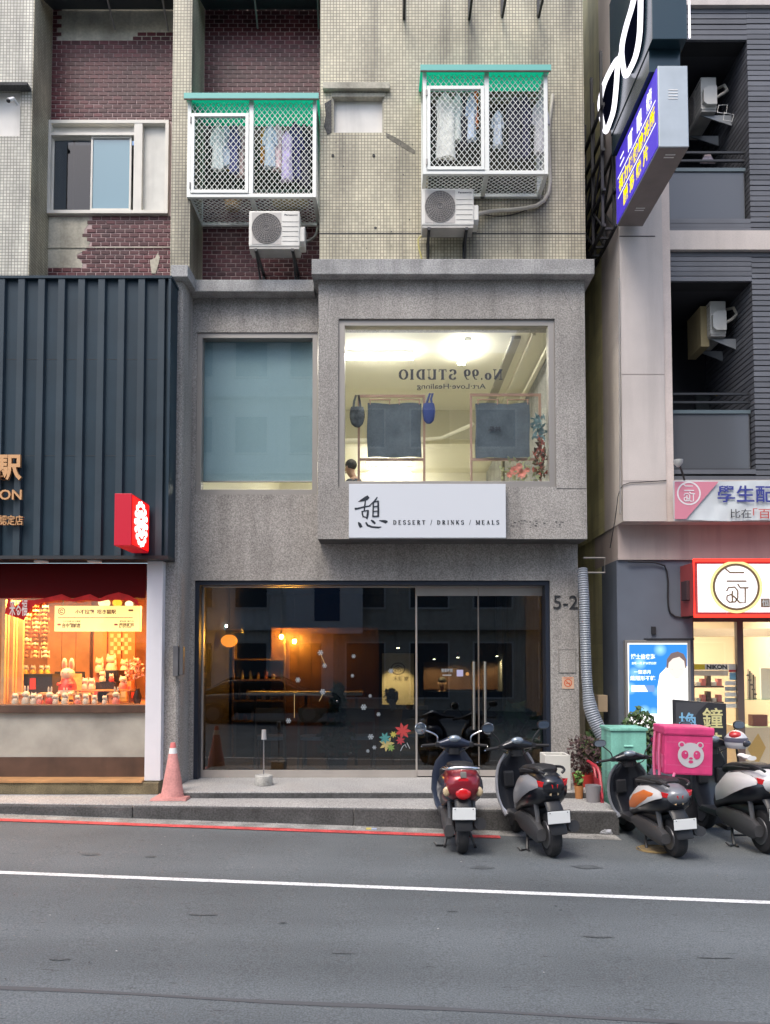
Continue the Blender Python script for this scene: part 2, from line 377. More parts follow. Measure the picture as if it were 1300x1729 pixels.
# dark face of the kerb, in lengths
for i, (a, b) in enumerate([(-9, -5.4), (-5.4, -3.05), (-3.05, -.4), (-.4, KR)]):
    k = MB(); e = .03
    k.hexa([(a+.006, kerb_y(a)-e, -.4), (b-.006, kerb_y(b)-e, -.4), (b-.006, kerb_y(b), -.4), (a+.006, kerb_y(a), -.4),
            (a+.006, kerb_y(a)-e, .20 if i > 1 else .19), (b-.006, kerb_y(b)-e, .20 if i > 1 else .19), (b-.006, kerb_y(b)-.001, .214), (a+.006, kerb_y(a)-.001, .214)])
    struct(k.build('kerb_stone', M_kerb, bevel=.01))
struct(B(-2.755, 2.66, 9.74, 10.98, .2, .302).build('entrance_step', M_step, bevel=.012))
struct(B(-2.75, 2.655, 9.728, 9.738, .2225, .286).build('entrance_step_riser', M_kerb))
# ================================================================== the grey concrete shop building
W, BAY, TIL, BRK, FIN = 10.7, 10.27, 10.40, 10.95, 10.25
XL, XR = -2.76, gx(977, 1100, W)
bld = thing('concrete_building', 'grey aggregate concrete building with a boxed window bay and glass storefront', 'building', (0, 11, 0))
# ---- lower wall, as a frame round its openings
ox0, ox1, oz0, oz1 = rect(327, 980, 930, 1312, W); oz0 = .302
wx0, wx1, wz0, wz1 = rect(331, 561, 536, 835, W)
z_top = gz(478, W); bx0, bx1 = gx(537, 690, BAY), gx(989, 690, BAY); bz0, bz1 = gz(910, BAY), gz(462, BAY)
fw = MB()
fw.box(XL, ox0, W, W+.3, .302, oz1)                      # left of storefront
fw.box(ox1, XR, W, W+.3, .302, oz1)                      # right pier
fw.box(XL, XR, W, W+.3, oz1, wz0)                        # band over the storefront
fw.box(XL, wx0, W, W+.3, wz0, wz1)
fw.box(XL, wx1, W, W+.3, wz1, z_top)
fw.build('lower_wall', M_conc, bld)
# ---- bay box
cx0, cx1, cz0, cz1 = rect(571, 538, 938, 822, BAY)
by = MB()
by.box(bx0, cx0, BAY, W+.02, bz0, bz1); by.box(cx1, bx1, BAY, W+.02, bz0, bz1)
by.box(cx0, cx1, BAY, W+.02, bz0, cz0); by.box(cx0, cx1, BAY, W+.02, cz1, bz1)
by.build('window_bay', M_conc, bld)
zj_ = gz(825, BAY); B(cx1+.003, bx1+.002, BAY-.003, BAY+.02, zj_-.004, zj_+.004).build('wall_joint', M_kerb, bld)
rr = random.Random(19)
for (x0_, y0_, x1_, y1_, Yk) in ((945, 480, 972, 535, BAY), (560, 470, 548, 590, BAY), (700, 880, 716, 908, BAY), (420, 850, 445, 940, W), (360, 500, 350, 552, W)):
    pt = [at(x0_+(x1_-x0_)*i/9+rr.uniform(-2.2, 2.2), y0_+(y1_-y0_)*i/9, Yk) for i in range(10)]; strokes('hairline_crack', [([(v.x, v.z) for v in pt], [.004*(1-abs(i-4)/7) for i in range(10)])], M_kerb, bld, Yk+.0005)
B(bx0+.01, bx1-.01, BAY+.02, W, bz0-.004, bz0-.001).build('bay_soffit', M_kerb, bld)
# ---- ledges
lx0, lx1, lz0, lz1 = rect(526, 437, 1004, 463, 10.12)
ledge = MB(); ledge.box(lx0, lx1, 10.12, TIL+.3, lz0, lz1); ledge.build('bay_ledge', M_conc_l, bld, bevel=.012)
z2a, z2b = gz(492, 10.5), gz(472, 10.5)
MB().prismz([(-2.72, 10.5), (lx0-.003, 10.5), (lx0-.003, W+.35), (-2.72, W+.35)], z2a, z2b).build('wall_ledge', M_conc_l, bld, bevel=.01)
p0, p1 = gx(288, 456, 10.08), gx(317, 456, 10.08)
MB().prismz([(p0, 10.08), (p1, 10.08), (p1+.01, 10.45), (-2.72, 10.6), (-2.72, W+.3), (p0, W+.3)], gz(467, 10.08), gz(447, 10.08)).build('pillar_ledge', M_conc_l, bld, bevel=.01)
# ---- left pillar: rounded front towards the wall
pl = MB(); px0 = gx(270, 1100, 10.2)
prof = [(px0, 10.2), (-2.80, 10.2), (-2.775, 10.22), (-2.762, 10.27), (XL, 10.4), (XL, W+.3), (px0, W+.3)]
pl.prismz(prof, .222, gz(467, 10.08)-.002).build('pillar', M_conc, bld)
# ---- upper tiled wall with the blocked window and cage opening
tx0, tx1 = gx(540, 200, TIL), gx(986, 200, TIL); ZT = 13.2
b0, b1, bz_0, bz_1 = rect(561, 160, 648, 224, TIL)
g0, g1, gz_0, gz_1 = rect(716, 118, 924, 330, TIL)      # opening behind the right cage
g0 += .06; g1 -= .06; gz_1 -= .05
tw = MB(); D = 11.0
tw.box(tx0, b0, TIL, D, lz1-.02, ZT); tw.box(b0, b1, TIL, D, lz1-.02, bz_0); tw.box(b0, b1, TIL, D, bz_1, ZT)
tw.box(b1, g0, TIL, D, lz1-.02, ZT); tw.box(g0, g1, TIL, D, lz1-.02, gz_0); tw.box(g0, g1, TIL, D, gz_1, ZT); tw.box(g1, tx1, TIL, D, lz1-.02, ZT)
tw.build('tile_wall', M_tile, bld)
jz = gz(394, TIL); B(tx0-.002, tx1+.01, TIL-.004, TIL-.001, jz-.008, jz+.006).build('wall_joint', M_kerb, bld)
B(b0, b1, TIL+.09, TIL+.12, bz_0, bz_1).build('blocked_window_panel', pm('dusty_panel', (.72, .70, .66), .8, var=.08, vscale=3, streak=.2), bld)
fr = MB(); t = .035
fr.box(b0-.012, b1+.012, TIL-.012, TIL+.085, bz_1-t, bz_1+.02); fr.box(b0, b0+t*.6, TIL+.02, TIL+.085, bz_0, bz_1-t); fr.box(b1-t*.6, b1, TIL+.02, TIL+.085, bz_0, bz_1-t); fr.box(b0, b1, TIL+.02, TIL+.085, bz_0, bz_0+.014)
fr.build('blocked_window_frame', M_plast, bld)
h0, h1, hz0, hz1 = rect(545, 139, 658, 150, TIL-.06); B(h0, h1, TIL-.07, TIL+.001, hz0, hz1).build('window_hood', M_plast, bld, bevel=.006)
pk = MB(); pts = [(548, 175), (560, 168), (560, 224), (553, 228), (547, 214), (550, 195)]
pk.prism([(gx(a, b, TIL), gz(b, TIL)) for a, b in pts], TIL-.006, TIL-.0005).build('mortar_patch', M_kerb, bld)
MB().prism([(gx(a, b, TIL), gz(b, TIL)) for a, b in ((651, 224), (668, 232), (690, 246), (702, 255), (700, 261), (684, 252), (664, 240), (652, 232))], TIL-.0025, TIL-.0005).build('dark_stain', pm('stain_grey', (.16, .15, .125), .9, var=.3, vscale=12), bld)
rr = random.Random(5)
for i in range(26):                                       # anchor holes and bolts left in the tile wall
    x, y = (rr.uniform(548, 700), rr.uniform(240, 430)) if i > 3 else [(562, 263), (631, 263), (634, 385), (857, 425)][i]
    q = at(x, y, TIL); r = (.02 if i < 3 else rr.uniform(.004, .010))
    MB().cyl((q.x, TIL-.012 if i < 2 else TIL-.003, q.z), (q.x, TIL+.001, q.z), r, 8).build('anchor_hole', M_kerb, bld)
# ---- recessed brick-tile wall between the fins, every brick a piece
BW, BH, GAP = .139, .0645, .0125
def brick_wall(parent, x0, x1, z0, z1, holes, see, cut, limit=300, Y=BRK):
    c0, c1, c2, c3 = max(cut[0], x0+.001), min(cut[1], x1-.001), cut[2], cut[3]
    wall = B(x0, c0, Y+.008, Y+.1, z0, z1).box(c1, x1, Y+.008, Y+.1, z0, z1).box(c0, c1, Y+.008, Y+.1, z0, c2).box(c0, c1, Y+.008, Y+.1, c3, z1)
    w = wall.build('brick_wall', M_mort, parent)
    proto = None; cnt = 0; rest = MB(); r = 0; off = Vector(w.parent.location)
    lst = []
    z = z0
    while z < z1-BH*.6:
        x = x0-(BW/2 if r % 2 else 0)
        while x < x1-.02:
            a, b = max(x, x0)+GAP/2, min(x+BW, x1)-GAP/2; c, d = z+GAP/2, z+BH-GAP/2
            x += BW
            if b-a < .02: continue
            if any(h(a, b, c, d) for h in holes): continue
            lst.append((a, b, c, d, see((a+b)/2, (c+d)/2)))
        z += BH; r += 1
    meshes = {}
    lst.sort(key=lambda q: not q[4])
    br = random.Random(11)
    for i, (a, b, c, d, s) in enumerate(lst):
        if i < limit:
            k = round(b-a, 3)
            if k not in meshes:
                mb = MB(); e = .004; hw, hh = (b-a)/2, (d-c)/2
                mb.add([(-hw, .02, -hh), (hw, .02, -hh), (hw, .02, hh), (-hw, .02, hh), (-hw+e, 0, -hh+e), (hw-e, 0, -hh+e), (hw-e, 0, hh-e), (-hw+e, 0, hh-e), (-hw, e, -hh), (hw, e, -hh), (hw, e, hh), (-hw, e, hh)],
                       [(4, 5, 6, 7), (8, 9, 5, 4), (9, 10, 6, 5), (10, 11, 7, 6), (11, 8, 4, 7), (0, 1, 9, 8), (1, 2, 10, 9), (2, 3, 11, 10), (3, 0, 8, 11)])
                me = bpy.data.meshes.new('brick'); me.from_pydata(mb.v, [], mb.f); me.materials.append(M_brick); meshes[k] = me
            o = bpy.data.objects.new('brick', meshes[k]); COL.objects.link(o); o.parent = w
            o.location = Vector(((a+b)/2, Y+br.uniform(-.002, .002), (c+d)/2))-off
            o.rotation_euler = (br.uniform(-.012, .012), 0, br.uniform(-.008, .008))
        else:
            rest.box(a, b, Y, Y+.02, c, d)
    if rest.v:
        o = rest.build('bricks', M_brick, w); o['kind'] = 'stuff'
    return w
mx0, mx1 = -2.70, tx0+.02
zb = gz(470, BRK)
cage_l = rect(316, 163, 534, 333, 10.45)
def hole_rect(x0, x1, z0, z1): return lambda a, b, c, d: b > x0 and a < x1 and d > z0 and c < z1
win_l = (cage_l[0]+.02, cage_l[1]-.02, gz(325, BRK), gz(190, BRK))
brick_wall(bld, mx0, mx1, zb-.03, ZT, [hole_rect(*win_l)], lambda x, z: z < gz(0, BRK)+.1, win_l)
# ---- fin between the two houses
fx0, fx1 = gx(290, 230, FIN), -2.70
MB().prismz([(fx0, FIN), (fx1, FIN), (fx1, 11.05), (fx0, 11.05)], gz(466, FIN), ZT).build('fin_wall', M_tile, bld)
# ---- right flank, roof and back
sd = MB(); sd.box(XR-.2, XR-.005, W+.3, 20, .0, z_top); sd.box(tx1-.25, tx1-.004, D, 20, z_top, ZT); sd.box(fx0, tx1, 11.05, 20, ZT, ZT+.2)
sd.build('flank_wall', M_conc_l, bld)
# ================================================================== upper windows
def frame_box(x0, x1, z0, z1, y0, y1, t, tb=None):
    tb = tb or t
    return MB().box(x0, x0+t, y0, y1, z0, z1).box(x1-t, x1, y0, y1, z0, z1).box(x0+t, x1-t, y0, y1, z0, z0+tb).box(x0+t, x1-t, y0, y1, z1-t, z1)
w1 = frame_box(wx0, wx1, wz0, wz1, W+.02, W+.16, .075).build('blind_window', M_alu, bld, bevel=.004)
B(wx0+.07, wx1-.07, W+.10, W+.108, wz0+.07, wz1-.07).build('pane', M_g1, w1)
w2 = frame_box(cx0, cx1, cz0, cz1, BAY+.03, BAY+.16, .085).build('studio_window', M_alu, bld, bevel=.004)
B(cx0+.08, cx1-.08, BAY+.10, BAY+.108, cz0+.08, cz1-.08).build('pane', M_g1, w2)
# lettering on the inside of the pane, read in reverse from the street
M_ink = pm('window_letter_vinyl', (.03, .03, .045), .6)
Yl = BAY+.118
a = at(672, 641, Yl); b = at(848, 624, Yl)
serif_line('window_lettering', 'No.99 STUDIO', a.x, b.x, a.z, b.z, Yl, M_ink, w2, mirror=True)
a = at(704, 659, Yl); b = at(820, 648, Yl)
lettering('window_lettering_small', 'Art·Love·Healinng', (a.x, b.x, a.z, b.z), Yl, M_ink, w2, bold=.01, mirror=True)
# roller blind in the left window
blm = pm('teal_roller_blind', (.26, .38, .42), .8, fine=.04)
bl = thing('roller_blind', 'pale teal roller blind drawn down in the left upper window', 'blind', (wx0+.6, W+.22, wz0+.15))
B(wx0+.05, wx1-.05, W+.205, W+.21, gz(812, W+.2), wz1).build('blind_cloth', blm, bl)
MB().cyl((wx0+.05, W+.2075, gz(813, W+.2)), (wx1-.05, W+.2075, gz(813, W+.2)), .012, 8).build('bottom_rail', M_alu, bl)
# ================================================================== studio room behind the upper windows
ZC, ZF = 6.62, 3.66
M_room = pm('cream_room_paint', (.76, .73, .60), .8)
rmx = MB(); rmx.fix = False
def inner(mb, x0, x1, y0, y1, z0, z1, front=False):
    fs = [(0,1,2,3),(4,7,6,5),(1,5,6,2),(2,6,7,3),(3,7,4,0)]
    mb.add([(x0,y0,z0),(x1,y0,z0),(x1,y1,z0),(x0,y1,z0),(x0,y0,z1),(x1,y0,z1),(x1,y1,z1),(x0,y1,z1)], fs)
inner(rmx, -2.7, 2.6, W+.3, 19, ZF, ZC)
room = rmx.build('studio_walls', M_room, bld)
B(bx0+.1, bx1-.1, BAY+.14, W+.31, ZC+.0, ZC+.05).build('bay_ceiling', M_room, bld)
bm_ = MB(); zbm = gz(762, 14.2)
bm_.box(-2.69, 2.59, 14.2, 14.5, gz(742, 14.2), ZC-.003); bm_.build('ceiling_beam', pm('beam_paint', (.52, .49, .36), .8), bld)
B(gx(845, 600, 12), gx(845, 600, 12)+.13, 10.9, 14.2, ZC-.05, ZC-.003).build('ceiling_duct', pm('grey_duct', (.33, .31, .26), .6), bld)
for i, xx in enumerate((2.05, 2.3)):
    B(xx, xx+.05, 10.75, 14.19, ZC-.06-.1*i, ZC-.004-.1*i).build('ceiling_trim', M_room, bld)
M_tube = em('white_tube_light', (1, .95, .84), 42)
def tube_light(label, a, b, cat='tube light'):
    t = thing('tube_light', label, cat, tuple(Vector(a)), 'tube lights in the upstairs studio')
    a, b = Vector(a), Vector(b); d = (b-a).normalized(); s = Vector((-d.y, d.x, 0))*.05
    mb = MB(); mb.hexa([a-s+Vector((0,0,.03)), b-s+Vector((0,0,.03)), b+s+Vector((0,0,.03)), a+s+Vector((0,0,.03)), a-s+Vector((0,0,.08)), b-s+Vector((0,0,.08)), b+s+Vector((0,0,.08)), a+s+Vector((0,0,.08))])
    mb.build('fitting', M_white, t)
    MB().cyl(a+s*.62, b+s*.62, .03, 10).build('tube', M_tube, t); MB().cyl(a-s*.62, b-s*.62, .03, 10).build('tube', M_tube, t)
q = at(582, 598, 11.45); q2 = at(698, 598, 11.45)
tube_light('long glowing tube light at top left of the studio ceiling', (q.x, 11.45, ZC-.09), (q2.x, 11.45, ZC-.09))
q = at(790, 580, 11.0); tube_light('short looking glowing tube light beside the reversed studio lettering', (q.x, 10.95, ZC-.09), (q.x-.03, 11.7, ZC-.09))
for y, Yt, lb in ((783, 17.2, 'upper of two far tube lights low in the studio window'), (801, 18.4, 'lower of two far tube lights low in the studio window')):
    zz = gz(y, Yt); tube_light(lb, (gx(620, y, Yt), Yt, zz), (gx(694, y, Yt), Yt, zz))
tube_light('far tube light behind the patterned bag in studio window', (gx(588, 727, 15.5), 15.5, gz(727, 15.5)), (gx(600, 727, 15.5), 16.2, gz(727, 15.5)))
pp = thing('ceiling_pipe', 'cream pipes under the ceiling behind the clothes racks', 'pipe', (0, 13, 6))
MB().tube([at(715, 742, 13.6), at(745, 740, 13.6), at(800, 716, 13.2)], .035, 8).build('pipe', M_room, pp, True)
MB().tube([at(580, 745, 13.6), at(660, 744, 13.6), at(715, 742, 13.6)], .05, 8).build('pipe', M_room, pp, True)
# clothes racks with cloths
M_wood = pm('pink_copper_tube', (.42, .26, .2), .4, .3)
M_ind = pm('indigo_cloth', (.095, .115, .135), .9, var=.18, vscale=6, fine=.12, fscale=40)
def rack(label, x0, y0, x1, y1, yp, Y):
    t = thing('garment_rack', label, 'clothes rack', at((x0+x1)/2, yp, Y), 'copper garment racks in the studio window')
    a = at(x0, y0, Y); b = at(x1, y0, Y); c = at(x0, y1, Y); d = at(x1, y1, Y); r = .016; zf = ZF+.62
    MB().box(a.x-r, b.x+r, Y-r, Y+r, a.z-r, a.z+r).build('top_rail', M_wood, t)
    MB().box(a.x+r, b.x-r, Y-r, Y+r, c.z-r, c.z+r).build('lower_rail', M_wood, t)
    for X in (a.x, b.x): MB().box(X-r, X+r, Y-r+.002, Y+r-.002, zf, a.z-r).build('post', M_wood, t)
    for X in (a.x, b.x): MB().box(X-r, X+r, Y-.2, Y+.2, zf-.03, zf).build('foot', M_wood, t)
YR = 10.72
B(bx0+.11, bx1-.11, BAY+.17, W+.6, ZF+.3, ZF+.59).build('bay_floor', M_room, bld)
rack('copper garment rack on the left, two bags hung from its corners', 606, 669, 716, 776, 815, YR)
rack('copper garment rack on the right beside the flowers', 795, 667, 911, 776, 815, YR)
def cloth(name, label, cat, x0, y0, x1, y1, Y, mat, sag=.015, seed=0, nx=14, nz=12, group=None, wav=.012):
    r = random.Random(seed); X0, X1, Z0, Z1 = rect(x0, y0, x1, y1, Y); mb = MB(); vs = []; ph = r.uniform(0, 6)
    for k in range(2):
        for j in range(nz+1):
            for i in range(nx+1):
                u, v = i/nx, j/nz
                x = X0+(X1-X0)*u+.006*math.sin(7*v+ph); z = Z1+(Z0-Z1)*v+(sag*math.sin(u*math.pi*3+ph)*.4 if j == 0 else 0)+.004*math.sin(9*u+ph)
                vs.append((x, Y+wav*math.sin(u*11+ph+v*1.5)*(.4+v)+.006*math.sin(v*9+u*4)+k*.006, z))
    N = (nx+1)*(nz+1); fs = []
    for j in range(nz):
        for i in range(nx):
            a = j*(nx+1)+i; fs += [(a, a+nx+1, a+nx+2, a+1), (a+N, a+1+N, a+nx+2+N, a+nx+1+N)]
    for i in range(nx): fs += [(i, i+1, i+1+N, i+N)]; a = nz*(nx+1)+i; fs += [(a, a+N, a+1+N, a+1)]
    for j in range(nz): a = j*(nx+1); fs += [(a, a+N, a+nx+1+N, a+nx+1)]; a += nx; fs += [(a, a+nx+1, a+nx+1+N, a+N)]
    mb.add(vs, fs); t = thing(name, label, cat, ((X0+X1)/2, Y, Z0), group); mb.build('fabric', mat, t, True); return t
c1 = cloth('indigo_cloth', 'dark indigo cloth hung on the left rack between two bags', 'cloth', 620, 681, 711, 772, YR-.035, M_ind, seed=1, group='indigo cloths on racks')
c2 = cloth('indigo_cloth', 'dark indigo cloth with small dark print on the right rack', 'cloth', 803, 681, 894, 773, YR-.035, M_ind, seed=2, group='indigo cloths on racks')
lettering('print', '共學', (gx(823, 727, YR), gx(845, 727, YR), gz(731, YR), gz(722, YR)), YR-.062, M_ink, c2, bold=.02, mirror=True)
for xa, xb in ((623, 660), (672, 710), (805, 842), (855, 893)):
    t = thing('bar_hanger', 'wooden bar hanger %s' % {623: 'at far left above the left cloth', 672: 'above the right half of the left cloth', 805: 'above the left half of the right cloth', 855: 'at far right above the right cloth'}[xa], 'hanger', at(xa, 676, YR-.03), 'hangers holding the indigo cloths')
    MB().cyl(at(xa, 675, YR-.03), at(xb, 675, YR-.03), .009, 6).build('bar', M_wood, t)
    for x in (xa+2, xb-2): MB().cyl(at(x, 675, YR-.03), at(x, 683, YR-.045), .008, 6).build('clip', M_wood, t)
def bag(label, cx, ytop, cy, w, h, mat, seed):
    t = thing('shoulder_bag', label, 'bag', at(cx, cy+h, YR-.08), 'bags hung on the left rack')
    k = (YR-.08)/F; c = at(cx, cy, YR-.08); tp = at(cx+(3 if seed else -1), ytop, YR-.08); mb = MB(); rings = []
    for i in range(9):
        v = i/8; z = c.z+h*k*(1-2*v); ww = w*k*(.55+.45*math.sin(math.pi*min(1, .2+v*.75)))*(1 if i < 8 else .6)
        rings.append(ring(c.x, c.y, z, ww, .05*(.6+.4*math.sin(math.pi*v)), 12, 2.4, 'z'))
    mb.loft(rings).build('pouch', mat, t, True)
    s = MB(); zt = c.z+h*k*.9
    s.tube([(c.x-w*k*.5, c.y, zt-.02), (tp.x-.035, c.y, (tp.z+zt)/2), (tp.x-.01, c.y+.02, tp.z), (tp.x+.03, c.y+.02, tp.z), (c.x+w*k*.35, c.y, (tp.z+zt)/2), (c.x+w*k*.5, c.y, zt-.02)], .016, 7).build('strap', mat, t, True)
mpat = pm('patterned_bag_cloth', (.10, .11, .12), .9, var=.9, vscale=9)
bag('patterned black and white shoulder bag on the left rack corner', 603, 667, 704, 13, 17, mpat, 0)
bag('royal blue shoulder bag on the left rack inner corner', 724, 664, 698, 11, 17, pm('blue_bag_cloth', (.045, .07, .24), .8), 1)
# flowers and dried stems at the right of the studio window
def blossom(mb, c, r, n=7, seed=0):
    rr = random.Random(seed)
    for lay in range(3):
        for k in range(n):
            a = 2*math.pi*(k+lay*.4)/n; q = r*(1-lay*.28)
            d = Vector((math.cos(a), -.35-.25*lay, math.sin(a))).normalized(); s = d.cross(Vector((0,1,0))).normalized()*q*.34
            p = Vector(c); tip = p+d*q; mid = p+d*q*.6
            mb.add([p, mid+s, tip, mid-s], [(0, 1, 2, 3)])
fl = thing('flower_bouquet', 'coral pink flowers with pale leaves low in the studio window', 'flowers', at(880, 812, 10.6))
mb = MB(); mb.fix = False
for i, (x, y, r) in enumerate([(868, 795, .075), (880, 800, .08), (876, 788, .06), (860, 802, .05), (890, 794, .045)]): blossom(mb, at(x, y, 10.58), r, 8, i)
mb.build('blossom', pm('coral_petal', (.72, .28, .22), .7, var=.5, vscale=12), fl)
mb = MB(); mb.fix = False; rr = random.Random(2)
for i in range(60):
    p = at(rr.uniform(846, 915), rr.uniform(778, 812), 10.62+rr.uniform(-.05, .1)); d = Vector((rr.uniform(-1, 1), rr.uniform(-1, .2), rr.uniform(-.3, 1))).normalized()*rr.uniform(.05, .11); s = d.cross(Vector((0,1,.3))).normalized()*.018
    mb.add([p, p+d*.5+s, p+d, p+d*.5-s], [(0, 1, 2, 3)])
mb.build('leaf', pm('pale_leaf', (.42, .45, .25), .7, var=.4, vscale=10), fl)
dr = thing('dried_flower_bundle', 'hanging bundle of dried blue and brown stems beside the right window frame', 'flowers', at(908, 800, 10.6))
mb = MB(); mb.fix = False
for i in range(160):
    x = rr.gauss(909, 5); y = rr.uniform(705, 800); p = at(x+(y-720)*.06, y, 10.6+rr.uniform(-.04, .1)); d = Vector((rr.uniform(-.5, .5), rr.uniform(-.5, .2), rr.uniform(-1, 1))).normalized()*rr.uniform(.05, .12); s = d.cross(Vector((0,1,.3))).normalized()*.018
    mb.cur = 0 if y < 738 else 1 if i % 3 else 2
    mb.add([p, p+d*.5+s, p+d, p+d*.5-s], [(0, 1, 2, 3)])
mb.build('stem', [pm('dried_blue', (.16, .25, .27), .9), pm('dried_brown', (.13, .085, .05), .9), pm('dried_red', (.4, .12, .09), .9)], dr)
# ================================================================== storefront
YS = 10.95
sf = thing('glass_storefront', 'wide dark glass storefront with steel frame and double doors', 'storefront', (0, YS, .302))
zsill, zhead = gz(1300, YS), gz(992, YS)
# dark reveal lining
rv = MB(); rv.box(ox0+.002, ox0+.06, W+.03, YS+.1, .303, oz1-.06); rv.box(ox1-.06, ox1-.002, W+.03, YS+.1, .303, oz1-.06); rv.box(ox0+.002, ox1-.002, W+.03, YS+.1, oz1-.06, oz1-.002)
rv.build('reveal', M_reveal, sf)
sx0, sx1 = gx(344, 1150, YS), gx(917, 1150, YS); xm = gx(703, 1150, YS); xd = gx(808, 1150, YS)
st = MB(); st.box(sx0-.06, sx1+.06, YS-.04, YS+.06, zhead, zhead+.05); st.box(sx0-.06, sx0, YS-.04, YS+.06, .303, zhead); st.box(sx1, sx1+.06, YS-.04, YS+.06, .303, zhead)
st.build('frame', M_steel, sf, bevel=.003)
B(sx0, xm-.012, YS-.045, YS+.05, .303, zsill).build('sill', M_steel, sf, bevel=.003)
B(xm-.012, xm+.012, YS-.02, YS+.03, .303, zhead).build('mullion', M_steel, sf)
B(sx0, xm-.013, YS, YS+.012, zsill, zhead).build('pane', M_gs, sf)
for a, b, hx in ((xm+.014, xd-.004, 800), (xd+.004, sx1-.004, 819)):
    d = thing('glass_door', '', '', (0, 0, 0)); del d['label']; del d['category']; d.parent = sf; d.location = (0, 0, 0)
    zt = gz(1006, YS)
    B(a, b, YS-.02, YS+.03, zt, zhead-.004).build('top_rail', M_steel, d, bevel=.003)
    B(a, b, YS-.02, YS+.03, .318, zsill).build('bottom_rail', M_steel, d, bevel=.003)
    B(a, b, YS, YS+.012, zsill, zt).build('pane', M_gs, d)
    B(b-.004 if hx == 800 else a, b if hx == 800 else a+.004, YS-.008, YS+.02, zsill, zt).build('highlight_strip', M_steel, d)  # pale strip added in place of the edge highlight at the door gap
    hb = MB(); X = gx(hx, 1170, YS-.07); hb.cyl((X, YS-.07, gz(1231 if hx == 800 else 1231, YS)), (X, YS-.07, gz(1117, YS)), .02, 12)
    for yy in (1135, 1215): hb.cyl((X, YS-.07, gz(yy, YS)), (X, YS+.0, gz(yy, YS)), .012, 8)
    hb.build('handle', pm('bright_steel', (.72, .68, .62), .25, 1), d, True)
# stickers on the inside of the glass: snowflakes and a flower cluster
M_snow = pm('snow_sticker', (.26, .30, .33), .8)
def flake(mb, c, r, Y, k=6):
    for i in range(k):
        a = math.pi*i/k*2; d = (math.cos(a), math.sin(a)); ribbon(mb, [(c[0], c[1]), (c[0]+d[0]*r, c[1]+d[1]*r)], [r*.26]*2, Y+.0003*i, .001)
        e = (c[0]+d[0]*r*.6, c[1]+d[1]*r*.6)
        for sgn in (-1, 1):
            a2 = a+sgn*.9; ribbon(mb, [e, (e[0]+math.cos(a2)*r*.35, e[1]+math.sin(a2)*r*.35)], [r*.2]*2, Y+.002+.0003*i+.0001*sgn, .001)
SY = YS-.004
for x, y, r in [(541, 1102, 5), (503, 1148, 4.5), (597, 1108, 3.5), (595, 1141, 3), (545, 1168, 5), (614, 1194, 5), (487, 1217, 4.5), (625, 1175, 3), (639, 1206, 3.5), (626, 1244, 5), (632, 1262, 3.5), (548, 1124, 4), (621, 1268, 3), (660, 1133, 4.5)]:
    p = at(x, y, SY); mb = MB(); flake(mb, (p.x, p.z), r*SY/F, SY); mb.build('snowflake_sticker', M_snow, sf)
p1_, p2_ = at(541, 1104, SY), at(549, 1122, SY)
strokes('sticker_string', [([(p1_.x, p1_.z), (p2_.x, p2_.z)], .006), ([(at(545, 1172, SY).x, at(545, 1172, SY).z), (at(539, 1184, SY).x, at(539, 1184, SY).z)], .006), ([(at(497, 1172, SY).x, at(497, 1172, SY).z), (at(497, 1212, SY).x, at(497, 1212, SY).z)], .005)], pm('gold_sticker', (.55, .42, .18), .6), sf, SY)
for i, (x, y, r, colr) in enumerate([(680, 1234, 14, (.62, .06, .06)), (653, 1256, 13, (.62, .5, .2)), (664, 1240, 6, (.6, .55, .1)), (650, 1246, 10, (.08, .34, .33)), (676, 1250, 8, (.5, .05, .07)), (660, 1262, 7, (.25, .4, .1))]):
    p = at(x, y, SY); mb = MB(); k = r*SY/F
    for j in range(7):
        a = 2*math.pi*j/7+i; d = (math.cos(a), math.sin(a)); ribbon(mb, [(p.x, p.z), (p.x+d[0]*k*.55, p.z+d[1]*k*.55), (p.x+d[0]*k, p.z+d[1]*k)], [k*.12, k*.42, k*.03], SY-.0004*j-.003*i, .001)
    mb.build('flower_sticker', pm('flower_sticker_%d' % i, tuple(c_*.6 for c_ in colr), .7), sf)
strokes('candy_cane_sticker', [([(at(x, y, SY).x, at(x, y, SY).z) for x, y in ((676, 1268), (680, 1260), (684, 1257), (686, 1262))], .01), ([(at(x, y, SY).x, at(x, y, SY).z) for x, y in ((692, 1264), (687, 1254))], .01)], M_snow, sf, SY)
p = at(757, 1130, SY); lettering('door_lettering', '營業時間', (gx(745, 1132, SY), gx(764, 1132, SY), gz(1135, SY), gz(1129, SY)), SY, M_snow, sf, bold=.02)
B(gx(747, 1140, SY), gx(762, 1140, SY), SY-.002, SY, gz(1141, SY), gz(1139, SY)).build('door_sticker', M_snow, sf)
B(gx(771, 1136, SY), gx(782, 1136, SY), SY-.002, SY, gz(1142, SY), gz(1131, SY)).build('door_sticker', pm('violet_sticker', (.42, .42, .62), .6), sf, bevel=.0005)
MB().lathe([(.0, 0), (.025, 0), (.025, .002), (0, .002)], (gx(789, 1138, SY), SY-.001, gz(1138, SY)), 12, 'y').build('door_sticker', pm('orange_sticker', (.6, .3, .08), .6), sf)
